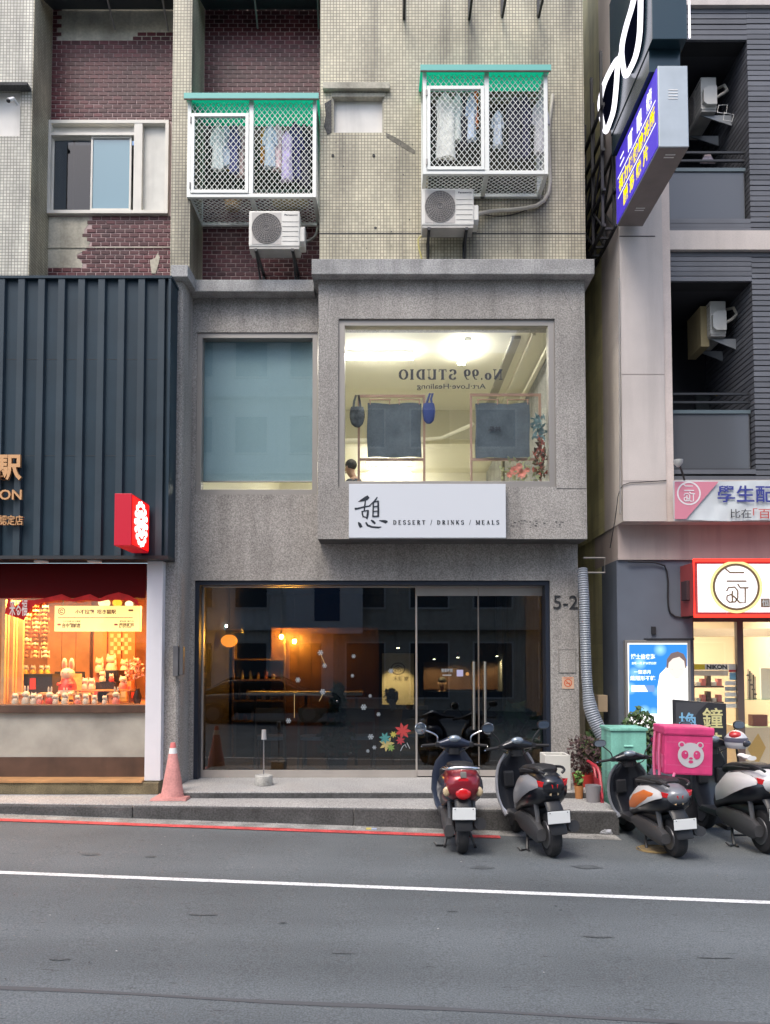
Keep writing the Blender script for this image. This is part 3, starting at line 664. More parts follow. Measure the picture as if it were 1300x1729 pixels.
# ================================================================== café behind the glass
M_cw = pm('cafe_dark_wall', (.04, .032, .028), .8, var=.2, vscale=2)
M_cf = pm('cafe_floor', (.06, .055, .05), .5)
M_cwood = pm('cafe_wood_panel', (.10, .042, .013), .55, var=.25, vscale=3)
ci = MB(); ci.fix = False; inner(ci, -2.7, 2.6, YS+.1, 17.5, .302, 3.45); ci.build('cafe_walls', M_cw, bld)
def plank_wall(x0, x1, Y, z0, z1, w, mat, parent, name='wood_panel'):
    n = max(1, round((x1-x0)/w)); d = (x1-x0)/n
    for i in range(n): B(x0+i*d+.004, x0+(i+1)*d-.004, Y, Y+.02+.004*(i % 2), z0, z1).build(name, mat, parent)
cp = thing('wood_partition', 'warm wood panelled partition lit by two bare bulbs', 'partition', (-.6, 13.2, .31))
plank_wall(gx(458, 1100, 13.2), gx(640, 1100, 13.2), 13.2, .31, gz(1060, 13.2), .22, M_cwood, cp)
M_bulb = em('amber_bulb', (1, .36, .04), 2000)
for x, y, lb in ((475, 1075, 'left of two bare amber bulbs before the wood panels'), (497, 1083, 'right of two bare amber bulbs before the wood panels')):
    p = at(x, y, 12.95); t = thing('bare_bulb', lb, 'bulb', p, 'amber bulbs in the café')
    MB().ball(p, (.028, .028, .036), 10, 8).build('glass_bulb', M_bulb, t, True)
    MB().cyl(p+Vector((0, 0, .03)), p+Vector((0, 0, .08)), .018, 8).build('socket', M_black, t); MB().cyl(p+Vector((0, 0, .08)), (p.x, p.y, 3.44), .005, 6).build('cord', M_black, t)
p = at(387, 1082, 12.3); t = thing('paper_lantern', 'round orange paper lantern glowing at the left of the café', 'lantern', p)
mb = MB(); R_ = .13
mb.lathe([(R_*.35, -.10)]+[(R_*math.cos(a)*(1+.015*(k % 2)), .1*math.sin(a)) for k, a in enumerate([math.radians(-70+140*i/14) for i in range(15)])]+[(R_*.35, .10)], p, 20)
lm = pm('lantern_paper', (.6, .18, .03), .8, emit=(1, .22, .015), es=3.2); mb.build('shade', lm, t, True)
MB().lathe([(.05, .095), (.05, .115)], p, 12).build('cap', M_black, t); MB().cyl(p+Vector((0, 0, .11)), (p.x, p.y, 3.44), .005, 6).build('cord', M_black, t)
t = thing('fluorescent_lamp', 'cool white tube lamp above the paper lantern in the café', 'tube light', at(360, 1057, 12.8))
MB().cyl(at(340, 1057, 12.8), at(383, 1057, 12.8), .02, 8).build('tube', em('cool_tube', (.9, 1, .85), 110), t)
B(gx(340, 1060, 12.8), gx(408, 1060, 12.8), 12.78, 12.95, gz(1068, 12.8), gz(1062, 12.8)).build('shelf_box', pm('pale_box', (.4, .42, .38), .6), t)
# lit logo wall
lw = thing('logo_panel', 'tall cream wall panel with round house logo lit from above', 'sign', at(675, 1190, 14.6))
X0, X1, Z0, Z1 = rect(645, 1103, 699, 1190, 14.6); YP = 14.6
B(X0, X1, YP, YP+.05, Z0, Z1).build('panel', pm('cream_panel', (.66, .56, .36), .7), lw, bevel=.005)
k = YP/F; c = at(672, 1129, YP); Ld = pm('logo_dark', (.10, .06, .02), .6)
strokes('logo', [(arc(c.x, c.z, 11.5*k, 9.5*k, 0, 360, 24), 2*k), ([(c.x-7*k, c.z+1*k), (c.x, c.z+6*k), (c.x+7*k, c.z+1*k)], 1.8*k), ([(c.x-4*k, c.z-1*k), (c.x, c.z+2.5*k), (c.x+4*k, c.z-1*k)], 1.5*k), ([(c.x, c.z+2*k), (c.x, c.z-6*k)], 1.5*k), ([(c.x-3*k, c.z-6*k), (c.x-5*k, c.z-2*k)], 1.2*k), ([(c.x+3*k, c.z-6*k), (c.x+5*k, c.z-2*k)], 1.2*k)], Ld, lw, YP-.002)
lettering('logo_lettering', '木憩 家', (gx(664, 1148, YP), gx(690, 1148, YP), gz(1150, YP), gz(1142, YP)), YP-.001, Ld, lw, bold=.02)
def down(label, x, y, Y, s, spot=1.2, z=None):
    p = at(x, y, Y); t = thing('downlight', label, 'downlight', p, 'small spot lamps under the café ceiling')
    MB().lathe([(.03, .0), (.035, .05), (.02, .12)], p, 10).build('housing', M_black, t); MB().lathe([(.0, -.004), (.026, -.004), (.026, 0), (0, 0)], p, 10).build('lens', em('warm_lens', (1, .75, .4), 60), t)
    MB().cyl((p.x, p.y, p.z+.12), (p.x, p.y, 3.44), .006, 6).build('stem', M_black, t)
    l = bpy.data.lights.new('lamp', 'SPOT'); l.energy = s*E; l.color = (1, .60, .25); l.spot_size = spot; l.spot_blend = .6; l.shadow_soft_size = .03
    o = bpy.data.objects.new('lamp', l); COL.objects.link(o); o.parent = t; o.location = (0, 0, -.02); o.rotation_euler = (math.radians(30), 0, 0)
for i, (x, y, Yd, s) in enumerate([(672, 1094, 14.0, 115), (733, 1113, 16.6, 60), (773, 1110, 16.6, 60), (839, 1108, 16.6, 60), (876, 1108, 16.6, 60)]):
    down(['spot lamp above the lit logo panel', 'first spot lamp right of the logo panel, over the doors', 'second spot lamp right of the logo panel, over the doors', 'third spot lamp right of the logo panel, over the doors', 'spot lamp nearest the right door jamb'][i], x, y, Yd, s, 1.1 if i == 0 else 1.7)
bw = thing('back_counter', 'brown back counter wall behind the glass doors', 'counter', (1.6, 17.2, .31)); plank_wall(gx(715, 1150, 17.2), gx(915, 1150, 17.2), 17.2, 1.3, gz(1118, 17.2), .5, M_cwood, bw)
B(gx(715, 1150, 16.9), gx(915, 1150, 16.9), 16.2, 16.45, .31, gz(1168, 16.2)).build('counter_front', M_cw, bw)
# bar table and chairs
bt = thing('bar_table', 'long pale bar table behind the left pane', 'table', at(520, 1172, 12.0)*Vector((1, 1, 0))+Vector((0, 0, .31)) if False else Vector((gx(520, 1172, 12), 12, .31)))
X0, X1, Z0, Z1 = rect(418, 1168, 612, 1174, 12.0)
B(X0, X1, 11.9, 12.35, Z0, Z1).build('table_top', pm('pale_table', (.55, .50, .42), .5), bt, bevel=.005)
for X in (X0+.1, (X0+X1)/2, X1-.1): B(X-.02, X+.02, 12.1, 12.14, .31, Z0).build('leg', M_black, bt)
M_chw = pm('chair_wood', (.16, .10, .06), .5); M_chs = pm('chair_seat', (.30, .31, .33), .7)
ch = thing('dining_chair', 'left wooden chair at the bar table behind the window lamp', 'chair', (0, 0, 0), 'wooden chairs inside the café window')
for sx in (-1, 1):
    MB().tube([(sx*.21, -.20, 0), (sx*.20, -.18, .45), (sx*.19, -.24, .88)], [.014, .017, .013], 8).build('leg', M_chw, ch, True)
    MB().tube([(sx*.20, .2, 0), (sx*.18, .18, .44)], [.014, .018], 8).build('leg', M_chw, ch, True)
MB().loft([ring(0, 0, .44, .2, .2, 16, 3.5, 'z'), ring(0, 0, .49, .21, .21, 16, 3.5, 'z')]).build('seat', M_chs, ch, True)
MB().add([(x, -.24-.03*(1-abs(x)/.2)+.02*k, z) for k in (0, 1) for z in (.70, .90) for x in (-.2, -.1, 0, .1, .2)], [(0,1,6,5),(1,2,7,6),(2,3,8,7),(3,4,9,8),(10,15,16,11),(11,16,17,12),(12,17,18,13),(13,18,19,14),(5,6,16,15),(6,7,17,16),(7,8,18,17),(8,9,19,18),(0,10,11,1),(1,11,12,2),(2,12,13,3),(3,13,14,4)]).build('backrest', M_chw, ch, True)
chx = [(458, 11.65), (531, 11.65), (606, 11.7), (692, 12.2)]
for i, (x, Y) in enumerate(chx):
    o = ch if i == 0 else dup(ch, label=['', 'second wooden chair from the left behind the window', 'third wooden chair, partly behind the dark plant', 'rightmost wooden chair near the logo panel'][i])
    o.location = (gx(x, 1270, Y), Y, .303); o.rotation_euler = (0, 0, [.06, -.05, .1, .3][i]); o.scale = (1.05, 1.05, 1.05)
# dark plant and decor standing inside
def foliage(name, parent, mat, c, r, n, leaf, seed, up=.3):
    rr = random.Random(seed); mb = MB(); mb.fix = False; c = Vector(c)
    for i in range(n):
        while True:
            d = Vector((rr.uniform(-1, 1), rr.uniform(-1, 1), rr.uniform(-1, 1)))
            if d.length < 1: break
        p = c+Vector((d.x*r[0], d.y*r[1], d.z*r[2])); v = Vector((rr.gauss(0, 1), rr.gauss(0, 1), rr.gauss(up, 1))).normalized()*leaf*rr.uniform(.6, 1.4)
        s = v.cross(Vector((rr.gauss(0, 1), rr.gauss(0, 1), rr.gauss(0, 1)))).normalized()*v.length*.28
        mb.add([p-v*.5, p+s, p+v*.5, p-s], [(0, 1, 2, 3)])
    return mb.build(name, mat, parent)
M_dkg = pm('dark_green_leaf', (.035, .06, .03), .6, var=.5, vscale=8)
t = thing('potted_fir', 'dark little fir tree in a pot between the café chairs', 'plant', (gx(570, 1270, 11.5), 11.5, .303))
for i in range(6): foliage('foliage', t, M_dkg, (gx(570, 1230, 11.5), 11.5, .65+i*.17), (.34-.05*i, .3-.045*i, .12), 160, .09, 20+i)
MB().lathe([(.12, .303), (.16, .52), (.14, .52)], (gx(570, 1230, 11.5), 11.5, 0), 14).build('pot', M_cw, t); MB().cyl((gx(570, 1230, 11.5), 11.5, .5), (gx(570, 1230, 11.5), 11.5, 1.5), .02, 8).build('stem', M_chw, t)
t = thing('hanging_ornament', 'leafy grey bouquet ornament in front of the lit logo panel', 'ornament', at(660, 1195, 13.5))
foliage('leaf', t, pm('grey_leaf', (.12, .12, .10), .8, var=.5, vscale=9), at(661, 1175, 13.5), (.13, .1, .14), 120, .1, 4); MB().add([at(655, 1180, 13.4), at(665, 1180, 13.4), at(670, 1198, 13.4), at(660, 1200, 13.4)], [(0, 1, 2, 3)]).build('ribbon', pm('ribbon', (.4, .4, .38), .8), t)
t = thing('leafy_houseplant', 'broad leafed green plant behind the right glass door', 'plant', (gx(880, 1280, 11.4), 11.4, .303))
foliage('leaf', t, pm('house_leaf', (.05, .11, .05), .5, var=.4, vscale=6), (gx(875, 1250, 11.4), 11.4, .95), (.34, .25, .42), 70, .34, 8); MB().lathe([(.13, .303), (.17, .6), (.15, .6)], (gx(880, 1280, 11.4), 11.4, 0), 14).build('pot', M_cw, t)
# shelf clutter left of the café
t = thing('cafe_shelf', 'dark shelf with small jars at the far left of the café', 'shelf', (-2.4, 13.2, .31))
for zz in (.9, 1.25, 1.6, 1.95): B(-2.65, -1.75, 13.1, 13.4, zz, zz+.025).build('board', M_chw, t)
for X in (-2.65, -1.77): B(X, X+.025, 13.1, 13.4, .31, 2.3).build('upright', M_chw, t)
rr = random.Random(9); jm = [pm('jar_%d' % i, c, .4) for i, c in enumerate([(.3, .2, .1), (.12, .14, .16), (.35, .33, .3), (.2, .06, .04)])]
for i in range(18):
    zz = (.925, 1.275, 1.625)[i % 3]; X = -2.58+.045*i; r = rr.uniform(.025, .04); h = rr.uniform(.1, .22)
    MB().lathe([(r, zz), (r, zz+h*.75), (r*.6, zz+h*.85), (r*.6, zz+h)], (X, 13.22, 0), 10).build('jar', jm[i % 4], t, True)
# ================================================================== the tiled house on the left, above the souvenir shop
lh = thing('tiled_house', 'left house with brown brick tile recess and white tiled pier', 'building', (-4.5, 11, 0))
ex1 = gx(52, 230, 10.38)                               # right edge of the white pier
zl = gz(470, 10.3)
s0, s1, sz0, sz1 = rect(-60, 150, 34, 230, 10.38)
pw = MB(); pw.box(-9, ex1, 10.38, 11.05, zl-.3, sz0); pw.box(s1, ex1, 10.38, 11.05, sz0, sz1); pw.box(-9, ex1, 10.38, 11.05, sz1, ZT)
pw.build('pier', M_tile_w, lh)
B(-9, s1, 10.46, 10.5, sz0, sz1).build('pier_panel', MATS['dusty_panel'], lh)
B(-9, gx(48, 145, 10.3), 10.26, 10.379, gz(147, 10.3), gz(142, 10.3)).build('pier_hood', M_kerb, lh)
# side of the pier, warmer tile
B(ex1+.0005, ex1+.012, 10.385, 11.04, zl-.3, ZT).build('pier_side', M_tile, lh)
nx0, nx1 = ex1+.013, fx0
win = rect(82, 207, 286, 364, BRK)
patchA = (gx(98, 40, BRK), nx1, gz(68, BRK), gz(-30, BRK)); patchB = (nx0, gx(146, 410, BRK), gz(452, BRK), gz(366, BRK))
def hA(a, b, c, d): 
    return c > patchA[2] and c < patchA[3] and a > patchA[0]-.05 and not (b > gx(232, 60, BRK) and c < gz(60, BRK))
def hB(a, b, c, d):
    z = (c+d)/2; lim = gx(146, 410, BRK)+.05*math.sin(z*19)-(.10 if z < gz(430, BRK) else 0)
    return z > patchB[2] and z < patchB[3] and a < lim-.04
brick_wall(lh, nx0, nx1, gz(470, BRK)-.1, ZT, [hole_rect(win[0], win[1]+.05, win[2], win[3]), hA, hB], lambda x, z: z < gz(0, BRK)+.05, (win[0], win[1]-.0, win[2], win[3]))
MB().prism([(patchA[0], patchA[2]+.02), (patchA[0]+.05, patchA[2]-.0), (nx1, patchA[2]+.0), (nx1, patchA[3]), (patchA[0], patchA[3])], BRK+.004, BRK+.02).build('cement_patch', M_plast, lh)
ed = [(patchB[1]+.05*math.sin(z*19)-(.10 if z < gz(430, BRK) else 0), z) for z in [patchB[2]+(patchB[3]-patchB[2])*i/12 for i in range(13)]]
MB().prism([(nx0, patchB[2])]+ed+[(nx0, patchB[3])], BRK+.004, BRK+.02).build('cement_patch', M_plast, lh)
zj = gz(418, BRK); B(nx0, nx1, BRK-.008, BRK-.003, zj-.008, zj+.008).build('wall_joint', M_plast, lh)
MB().prism([(gx(a, b, BRK), gz(b, BRK)) for a, b in ((256, 462), (253, 440), (262, 436), (266, 428), (270, 434), (268, 445), (263, 462))], BRK-.006, BRK-.0035).build('cement_smear', M_plast, lh)
# sliding window with closed white panel
M_cream = pm('cream_aluminium', (.66, .64, .58), .5, var=.06)
wn1 = frame_box(win[0], win[1], win[2], win[3], BRK-.06, BRK+.1, .05).build('sliding_window', M_cream, lh, bevel=.004)
zt = gz(232, BRK)
xd1 = gx(238, 290, BRK); xm_ = gx(154, 290, BRK); xs1 = gx(222, 290, BRK)
mb = MB(); mb.box(win[0]+.05, xd1-.03, BRK-.05, BRK+.08, zt, zt+.04); mb.box(xd1-.09, xd1+.03, BRK-.055, BRK+.085, win[2]+.05, win[3]-.05); mb.build('mullion', M_cream, wn1)
B(win[0]+.05, xd1-.09, BRK+.02, BRK+.03, zt+.04, win[3]-.05).build('top_panel', M_cream, wn1)
mpanel = pm('grey_white_panel', (.60, .60, .56), .6, var=.08, vscale=5, streak=.2)
B(xd1+.03, win[1]-.05, BRK+.02, BRK+.04, win[2]+.05, win[3]-.05).build('blank_panel', mpanel, wn1)
M_gblue = glass('sky_glass', (.55, .68, .72), 2.2)
B(xm_+.02, xs1-.02, BRK-.005, BRK+.003, win[2]+.09, zt-.04).build('pane', pm('sky_tint_pane', (.17, .30, .36), .08, coat=.6), wn1)  # opaque pane: sky reflection and blue tint both put into its colour
frame_box(xm_, xs1, win[2]+.05, zt, BRK-.02, BRK+.01, .025, .045).build('sash', M_cream, wn1)
frame_box(win[0]+.05, xm_+.03, win[2]+.05, zt, BRK+.02, BRK+.045, .02, .04).build('sash', M_cream, wn1)
B(win[0]+.07, xm_-.01, BRK+.03, BRK+.036, win[2]+.09, zt-.03).build('pane', glass('dark_pane', (.25, .24, .22), 1.6), wn1)
for X in (gx(190, 290, BRK), gx(122, 290, BRK)): B(X-.012, X+.012, BRK+.047, BRK+.06, win[2]+.06, zt-.01).build('inner_stile', M_cream, wn1)
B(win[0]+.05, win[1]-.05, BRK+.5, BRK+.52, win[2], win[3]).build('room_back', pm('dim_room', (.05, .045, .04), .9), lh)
# awnings hung above both recesses, with struts
def awning(label, x0, x1, pxs, y0):
    t = thing('metal_awning', label, 'awning', ((x0+x1)/2, BRK, gz(10, 10.5)), 'dark metal awnings at the top of the brick recesses')
    z = gz(-6, 10.5)
    MB().prismx([(BRK-.01, z+.22), (BRK-.01, z+.19), (10.5, z+.0), (10.5, z+.03)], x0, x1).build('awning_sheet', pm('dark_awning', (.03, .04, .05), .5), t)
    for i, (xa, ya) in enumerate(pxs):
        p = at(xa, ya, BRK-.03); MB().tube([p, (p.x+.02, 10.52, z+.03)], .014, 6).build('strut', pm('grey_strut', (.25, .25, .25), .5, .4), t)
awning('dark awning above the brick recess of the left house', nx0+.01, nx1-.01, [(84, 50), (194, 50), (284, 52)], 0)
awning('dark awning above the brick recess beside the tile wall', fx1+.01, tx0-.01, [(331, 50), (435, 48), (538, 48)], 0)
# lamp head on the pier (small camera)
p = at(20, 166, 10.3); t = thing('security_camera', 'small white dome camera on the white tiled pier', 'camera', p)
MB().tube([at(14, 170, 10.25), at(22, 167, 10.3), at(30, 178, 10.36)], [.035, .03, .02], 8).build('housing', M_white, t, True); MB().ball(at(14, 170, 10.23), .028, 8, 6).build('lens', M_black, t, True)
# ================================================================== souvenir shop: dark ribbed cladding
YC = 9.87
shop = thing('souvenir_shop', 'shop with dark blue ribbed cladding over a bright display window', 'shop', (-4.3, 10.2, .22))
M_clad = pm('dark_blue_cladding', (.012, .031, .048), .5, 0, spec=.3, var=.15, vscale=2, streak=.15)
M_clad2 = pm('dark_grey_rib', (.031, .048, .062), .5, 0, spec=.3, var=.12, vscale=2)
cX1 = gx(286, 700, YC); cz_b, cz_t = gz(938, YC), gz(470, YC)
B(-9, cX1, YC+.05, YC+.35, cz_b, cz_t).build('cladding', M_clad, shop)
B(-9, cX1+.012, YC-.01, YC+.36, cz_t, cz_t+.035).build('cladding_cap', M_clad, shop)
B(-9, cX1+.004, YC-.002, YC+.34, cz_b-.045, cz_b).build('cladding_sill', M_black, shop)
x = gx(270, 700, YC)
while x > -6.4:
    mb = MB(); mb.prismz([(x-.055, YC+.049), (x-.042, YC), (x+.042, YC), (x+.055, YC+.049)], cz_b+.002, cz_t-.002); mb.build('rib', M_clad2, shop); x -= .262
for zz_ in (.36, .71): B(-9, cX1-.03, YC+.0475, YC+.0495, cz_b+(cz_t-cz_b)*zz_-.003, cz_b+(cz_t-cz_b)*zz_+.003).build('panel_seam', M_black, shop)
B(cX1-.03, cX1+.002, YC-.004, YC+.049, cz_b+.002, cz_t-.002).build('edge_trim', M_clad, shop)
M_gold = pm('copper_letters', (.55, .30, .14), .35, .5)
for s, x0, y0, x1, y1, bo in (('駅', -10, 768, 37, 811, .03), ('STATION', -64, 827, 37, 844, .015), ('認定店', -1, 870, 39, 887, .01)):
    q = rect(x0, y0, x1, y1, YC-.05); t = lettering('raised_lettering', s, q, YC-.02, M_gold, shop, bold=bo, depth=.04)
# red box sign
rx0, rx1, rz0, rz1 = rect(193, 833, 222, 921, 9.2)
rs = thing('red_sign_box', 'red glowing projecting sign box with white round emblem', 'sign', ((rx0+rx1)/2, 9.2, rz0))
M_red = pm('red_sign_side', (.42, .0, .02), .5, emit=(.8, .0, .02), es=.12)
B(rx0, rx1, 9.2, YC-.001, rz0, rz1).build('box', M_red, rs, bevel=.006)
M_redl = pm('red_lit_face', (.6, .01, .01), .4, emit=(1, .008, .004), es=.6)
B(rx1+.001, rx1+.008, 9.22, YC-.02, rz0+.02, rz1-.02).build('lit_face', M_redl, rs)
M_emb = em('white_emblem', (1, .82, .78), 1.6); mb = MB(); yc, zc = (9.2+YC)/2, (rz0+rz1)/2; R_ = .25
for k in range(16):
    a = 2*math.pi*k/16; mb.lathe([(0, 0), (.038, 0), (.038, .006), (0, .006)], (rx1+.008, yc+R_*.86*math.cos(a), zc+R_*math.sin(a)), 8, 'x')
for k in range(9):
    a = 2*math.pi*k/9; mb.lathe([(0, 0), (.05, 0), (.05, .006), (0, .006)], (rx1+.0085, yc+.12*math.cos(a), zc+.13*math.sin(a)), 8, 'x')
mb.lathe([(0, 0), (.05, 0), (.05, .007), (0, .007)], (rx1+.009, yc, zc), 10, 'x'); mb.build('emblem', M_emb, rs)
# soffit, pillar, base
wz_0, wz_1 = gz(1190, 10.35), gz(1010, 10.35); wX1 = gx(246, 1100, 10.35)
M_dred = pm('dark_red_board', (.085, .002, .003), .6, spec=.1)
B(-9, wX1, 10.32, 10.4, wz_1, cz_b-.045).build('valance_board', M_dred, shop)
B(-9, cX1-.02, YC+.34, 10.4, cz_b-.03, cz_b-.001).build('soffit', M_dred, shop)
for x in (70, 160):
    p = at(x, 944, 10.08); t = thing('soffit_downlight', 'round soffit downlight %s under the ribbed cladding' % ('nearest the red sign' if x > 100 else 'left of its pair'), 'downlight', (p.x, 10.08, cz_b-.05), 'soffit downlights of the souvenir shop')
    MB().lathe([(.09, 0), (.09, .03), (.07, .03)], (p.x, 10.08, cz_b-.062), 16).build('trim', M_white, t)
px_0, px_1 = gx(246, 1130, 10.08), gx(273, 1130, 10.08)
B(px_0, px_1, 10.08, 10.42, .385, cz_b-.045).build('white_column', pm('white_column_paint', (.70, .68, .70), .55, var=.03), shop, bevel=.006)
zs0, zs1, zs2 = gz(1203, 10.35), gz(1278, 10.35), .40
M_dw = pm('dark_wood_board', (.085, .045, .028), .5, var=.3, vscale=3, streak=.25)
B(-9, px_0-.002, 10.28, 10.5, zs0, wz_0).build('display_ledge', M_dw, shop, bevel=.006)
B(-9, px_0-.002, 10.34, 10.45, zs1, zs0-.001).build('stucco_panel', pm('grey_stucco', (.36, .34, .29), .9, var=.22, vscale=2.2, bump=.2), shop)
B(-9, px_0-.002, 10.325, 10.45, zs2, zs1-.001).build('wood_skirting', M_dw, shop)
B(-9, px_0-.001, 9.98, 10.34, .375, zs2-.001).build('wood_threshold', pm('orange_wood', (.42, .22, .09), .6, var=.25, vscale=4), shop)
B(-9, px_1, 10.0, 10.45, .223, .374).build('mossy_plinth', pm('mossy_concrete', (.16, .13, .075), .95, var=.5, vscale=3, fine=.3), shop, bevel=.01)
B(-9, px_0, 10.36, 10.368, wz_0, wz_1).build('pane', M_g1, shop)
# interior of the display
M_disp = pm('display_wood', (.42, .19, .07), .6, var=.3, vscale=3)
di = MB(); di.fix = False; inner(di, -7, px_0, 10.42, 12.2, wz_0-.01, 3.1); di.build('display_walls', M_disp, shop)
L = bpy.data.lights.new('display_lamp', 'AREA'); L.shape = 'RECTANGLE'; L.size = 2.4; L.size_y = .3; L.energy = 92*E; L.color = (1, .48, .14)
dl = thing('display_lamp', 'warm strip lamp hidden behind the red valance', 'lamp', (-4.3, 10.75, 2.86)); B(-5.6, -3.1, 10.6, 10.9, 2.88, 2.93).build('fitting', M_white, dl)
o = bpy.data.objects.new('lamp', L); COL.objects.link(o); o.parent = dl; o.location = (0, 0, -.02)
# lit route sign
sg = rect(92, 1023, 236, 1066, 10.55); ls = thing('lit_route_sign', 'glowing cream hanging sign with brown writing in the display', 'sign', ((sg[0]+sg[1])/2, 10.55, sg[2]))
B(sg[0], sg[1], 10.55, 10.63, sg[2], sg[3]).build('box', pm('lit_cream', (.8, .75, .45), .5, emit=(1, .80, .24), es=.55), ls)
Mb = pm('brown_print', (.20, .06, .02), .6); YG = 10.549
def box_px(x0, y0, x1, y1, Y): return rect(x0, y0, x1, y1, Y)
lettering('sign_lettering', '小不拉鶏  招き猫駅', box_px(127, 1029, 196, 1037, YG), YG, Mb, ls, bold=.03)
lettering('sign_lettering', '台中精誠店', box_px(105, 1052, 136, 1060, YG), YG, Mb, ls, bold=.03)
lettering('sign_lettering', '尾張瀬戸', box_px(201, 1052, 226, 1060, YG), YG, Mb, ls, bold=.03)
lettering('sign_lettering', '小不拉鶏 招き猫駅', box_px(106, 1047.5, 136, 1050.5, YG), YG, Mb, ls)
lettering('sign_lettering', '愛知県 瀬戸市', box_px(202, 1047.5, 226, 1050.5, YG), YG, Mb, ls)
q = box_px(98, 1042.5, 224, 1043.6, YG); B(q[0], q[1], YG-.002, YG, q[2], q[3]).build('route_line', Mb, ls)
c = at(104, 1032, YG); strokes('sign_emblem', [(arc(c.x, c.z, .045, .045, 0, 360, 20), .01), (arc(c.x, c.z, .022, .02, 20, 320, 12), .012)], Mb, ls, YG)
for x in (97, 193): q = box_px(x, 1053, x+5.5, 1056, YG); B(q[0], q[1], YG-.002, YG, q[2], q[3]).build('sign_mark', pm('red_print', (.5, .05, .05), .6), ls)
q = box_px(217, 1029, 225, 1032, YG); B(q[0], q[1], YG-.002, YG, q[2], q[3]).build('sign_mark', Mb, ls)
for X in (sg[0]+.1, sg[1]-.1): MB().cyl((X, 10.59, sg[3]), (X, 10.59, 3.05), .006, 6).build('hanger', M_black, ls)
# red festival cloth
rc = MB(); N = 18; vs = []
pts = [(20, 1042), (26, 1024), (38, 1014), (58, 1014), (70, 1012), (88, 1008), (104, 1004), (122, 1012), (140, 1007), (152, 1004), (168, 1012), (180, 1006), (200, 1001), (218, 1006), (232, 1014)]
lo = [(8, 1036), (40, 1047), (48, 1034), (60, 1020), (74, 1017), (90, 1015), (106, 1013), (124, 1016), (140, 1014), (154, 1013), (168, 1016), (182, 1013), (200, 1013), (220, 1014), (236, 1024)]
top = [(14, 1009)]+[(x, y-1) for x, y in pts[1:]]
for i in range(15):
    a = at(*top[i], 10.27+.012*math.sin(i*1.7)); b = at(*lo[i], 10.26+.02*math.sin(i*1.7+1)); vs += [a, (a+b)/2+Vector((0, .02*math.sin(i*2), 0)), b]
rc.add(vs, [f for i in range(14) for f in ((3*i, 3*i+1, 3*i+4, 3*i+3), (3*i+1, 3*i+2, 3*i+5, 3*i+4))]); rc.fix = False
t = thing('red_bunting', 'red festival cloth draped along the top of the display window', 'cloth', at(120, 1015, 10.5)); rc.build('fabric', pm('red_bunting_cloth', (.55, .012, .01), .8, var=.2, vscale=10), t, True)
lettering('cloth_lettering', '来る福', box_px(16, 1012, 46, 1040, 10.21), 10.21, pm('cloth_white', (.75, .65, .6), .8), t, bold=.01)
# timber posts at the left
for i, (a, b) in enumerate(((2, 8), (10, 13), (16, 22), (24, 27), (30, 38))):
    q = rect(a, 1012, b, 1188, 10.6+.05*i); B(q[0], q[1], 10.6+.05*i, 10.65+.05*i, wz_0, wz_1).build('timber_post', pm('pale_timber', (.6, .36, .16), .6, var=.2, vscale=4), shop)
# display back: brown cloth, cabinet doors
plank_wall(gx(80, 1100, 11.9), gx(152, 1100, 11.9), 11.9, wz_0, 3.0, .2, M_disp, shop, 'back_board')
mcab = pm('orange_cabinet', (.50, .15, .04), .5, var=.15)
for a, b in ((158, 180), (183, 204), (207, 228)):
    q = rect(a, 1062, b, 1150, 11.6); B(q[0], q[1], 11.6, 11.64, wz_0, q[3]).build('cabinet_door', mcab, shop)
for i in range(6):
    for j in range(5):
        if (i+j) % 2 == 0: q = rect(186+i*6, 1070+j*7, 191.5+i*6, 1076.5+j*7, 11.59); B(q[0], q[1], 11.594, 11.598, q[2], q[3]).build('checker_tile', pm('checker_pale', (.7, .42, .25), .6), shop)
# hanging ornament strings
rr = random.Random(31); orn = [pm('ornament_%d' % i, c, .6) for i, c in enumerate([(.7, .4, .2), (.75, .6, .42), (.6, .12, .06), (.25, .1, .05)])]
for si, x in enumerate((46, 60, 75)):
    t = thing('ornament_string', 'string of small hanging ornaments, %s of three in the display' % ('left', 'middle', 'right')[si], 'ornament', at(x, 1110, 11.0), 'ornament strings in the display window')
    MB().cyl(at(x, 1012, 11.0), at(x, 1112, 11.0), .003, 5).build('string', Mb, t)
    for k in range(13):
        y = 1024+k*7; p = at(x+rr.uniform(-2, 2), y, 11.0); mb = MB(); r = rr.uniform(.018, .03)
        mb.ball(p, (r*1.2, r*.8, r), 7, 5)
        for s in (-1, 1): mb.add([p+Vector((s*r, 0, 0)), p+Vector((s*r*2.2, 0, r)), p+Vector((s*r*2.2, 0, -r))], [(0, 1, 2)])
        mb.build('ornament', orn[rr.randrange(4)], t)
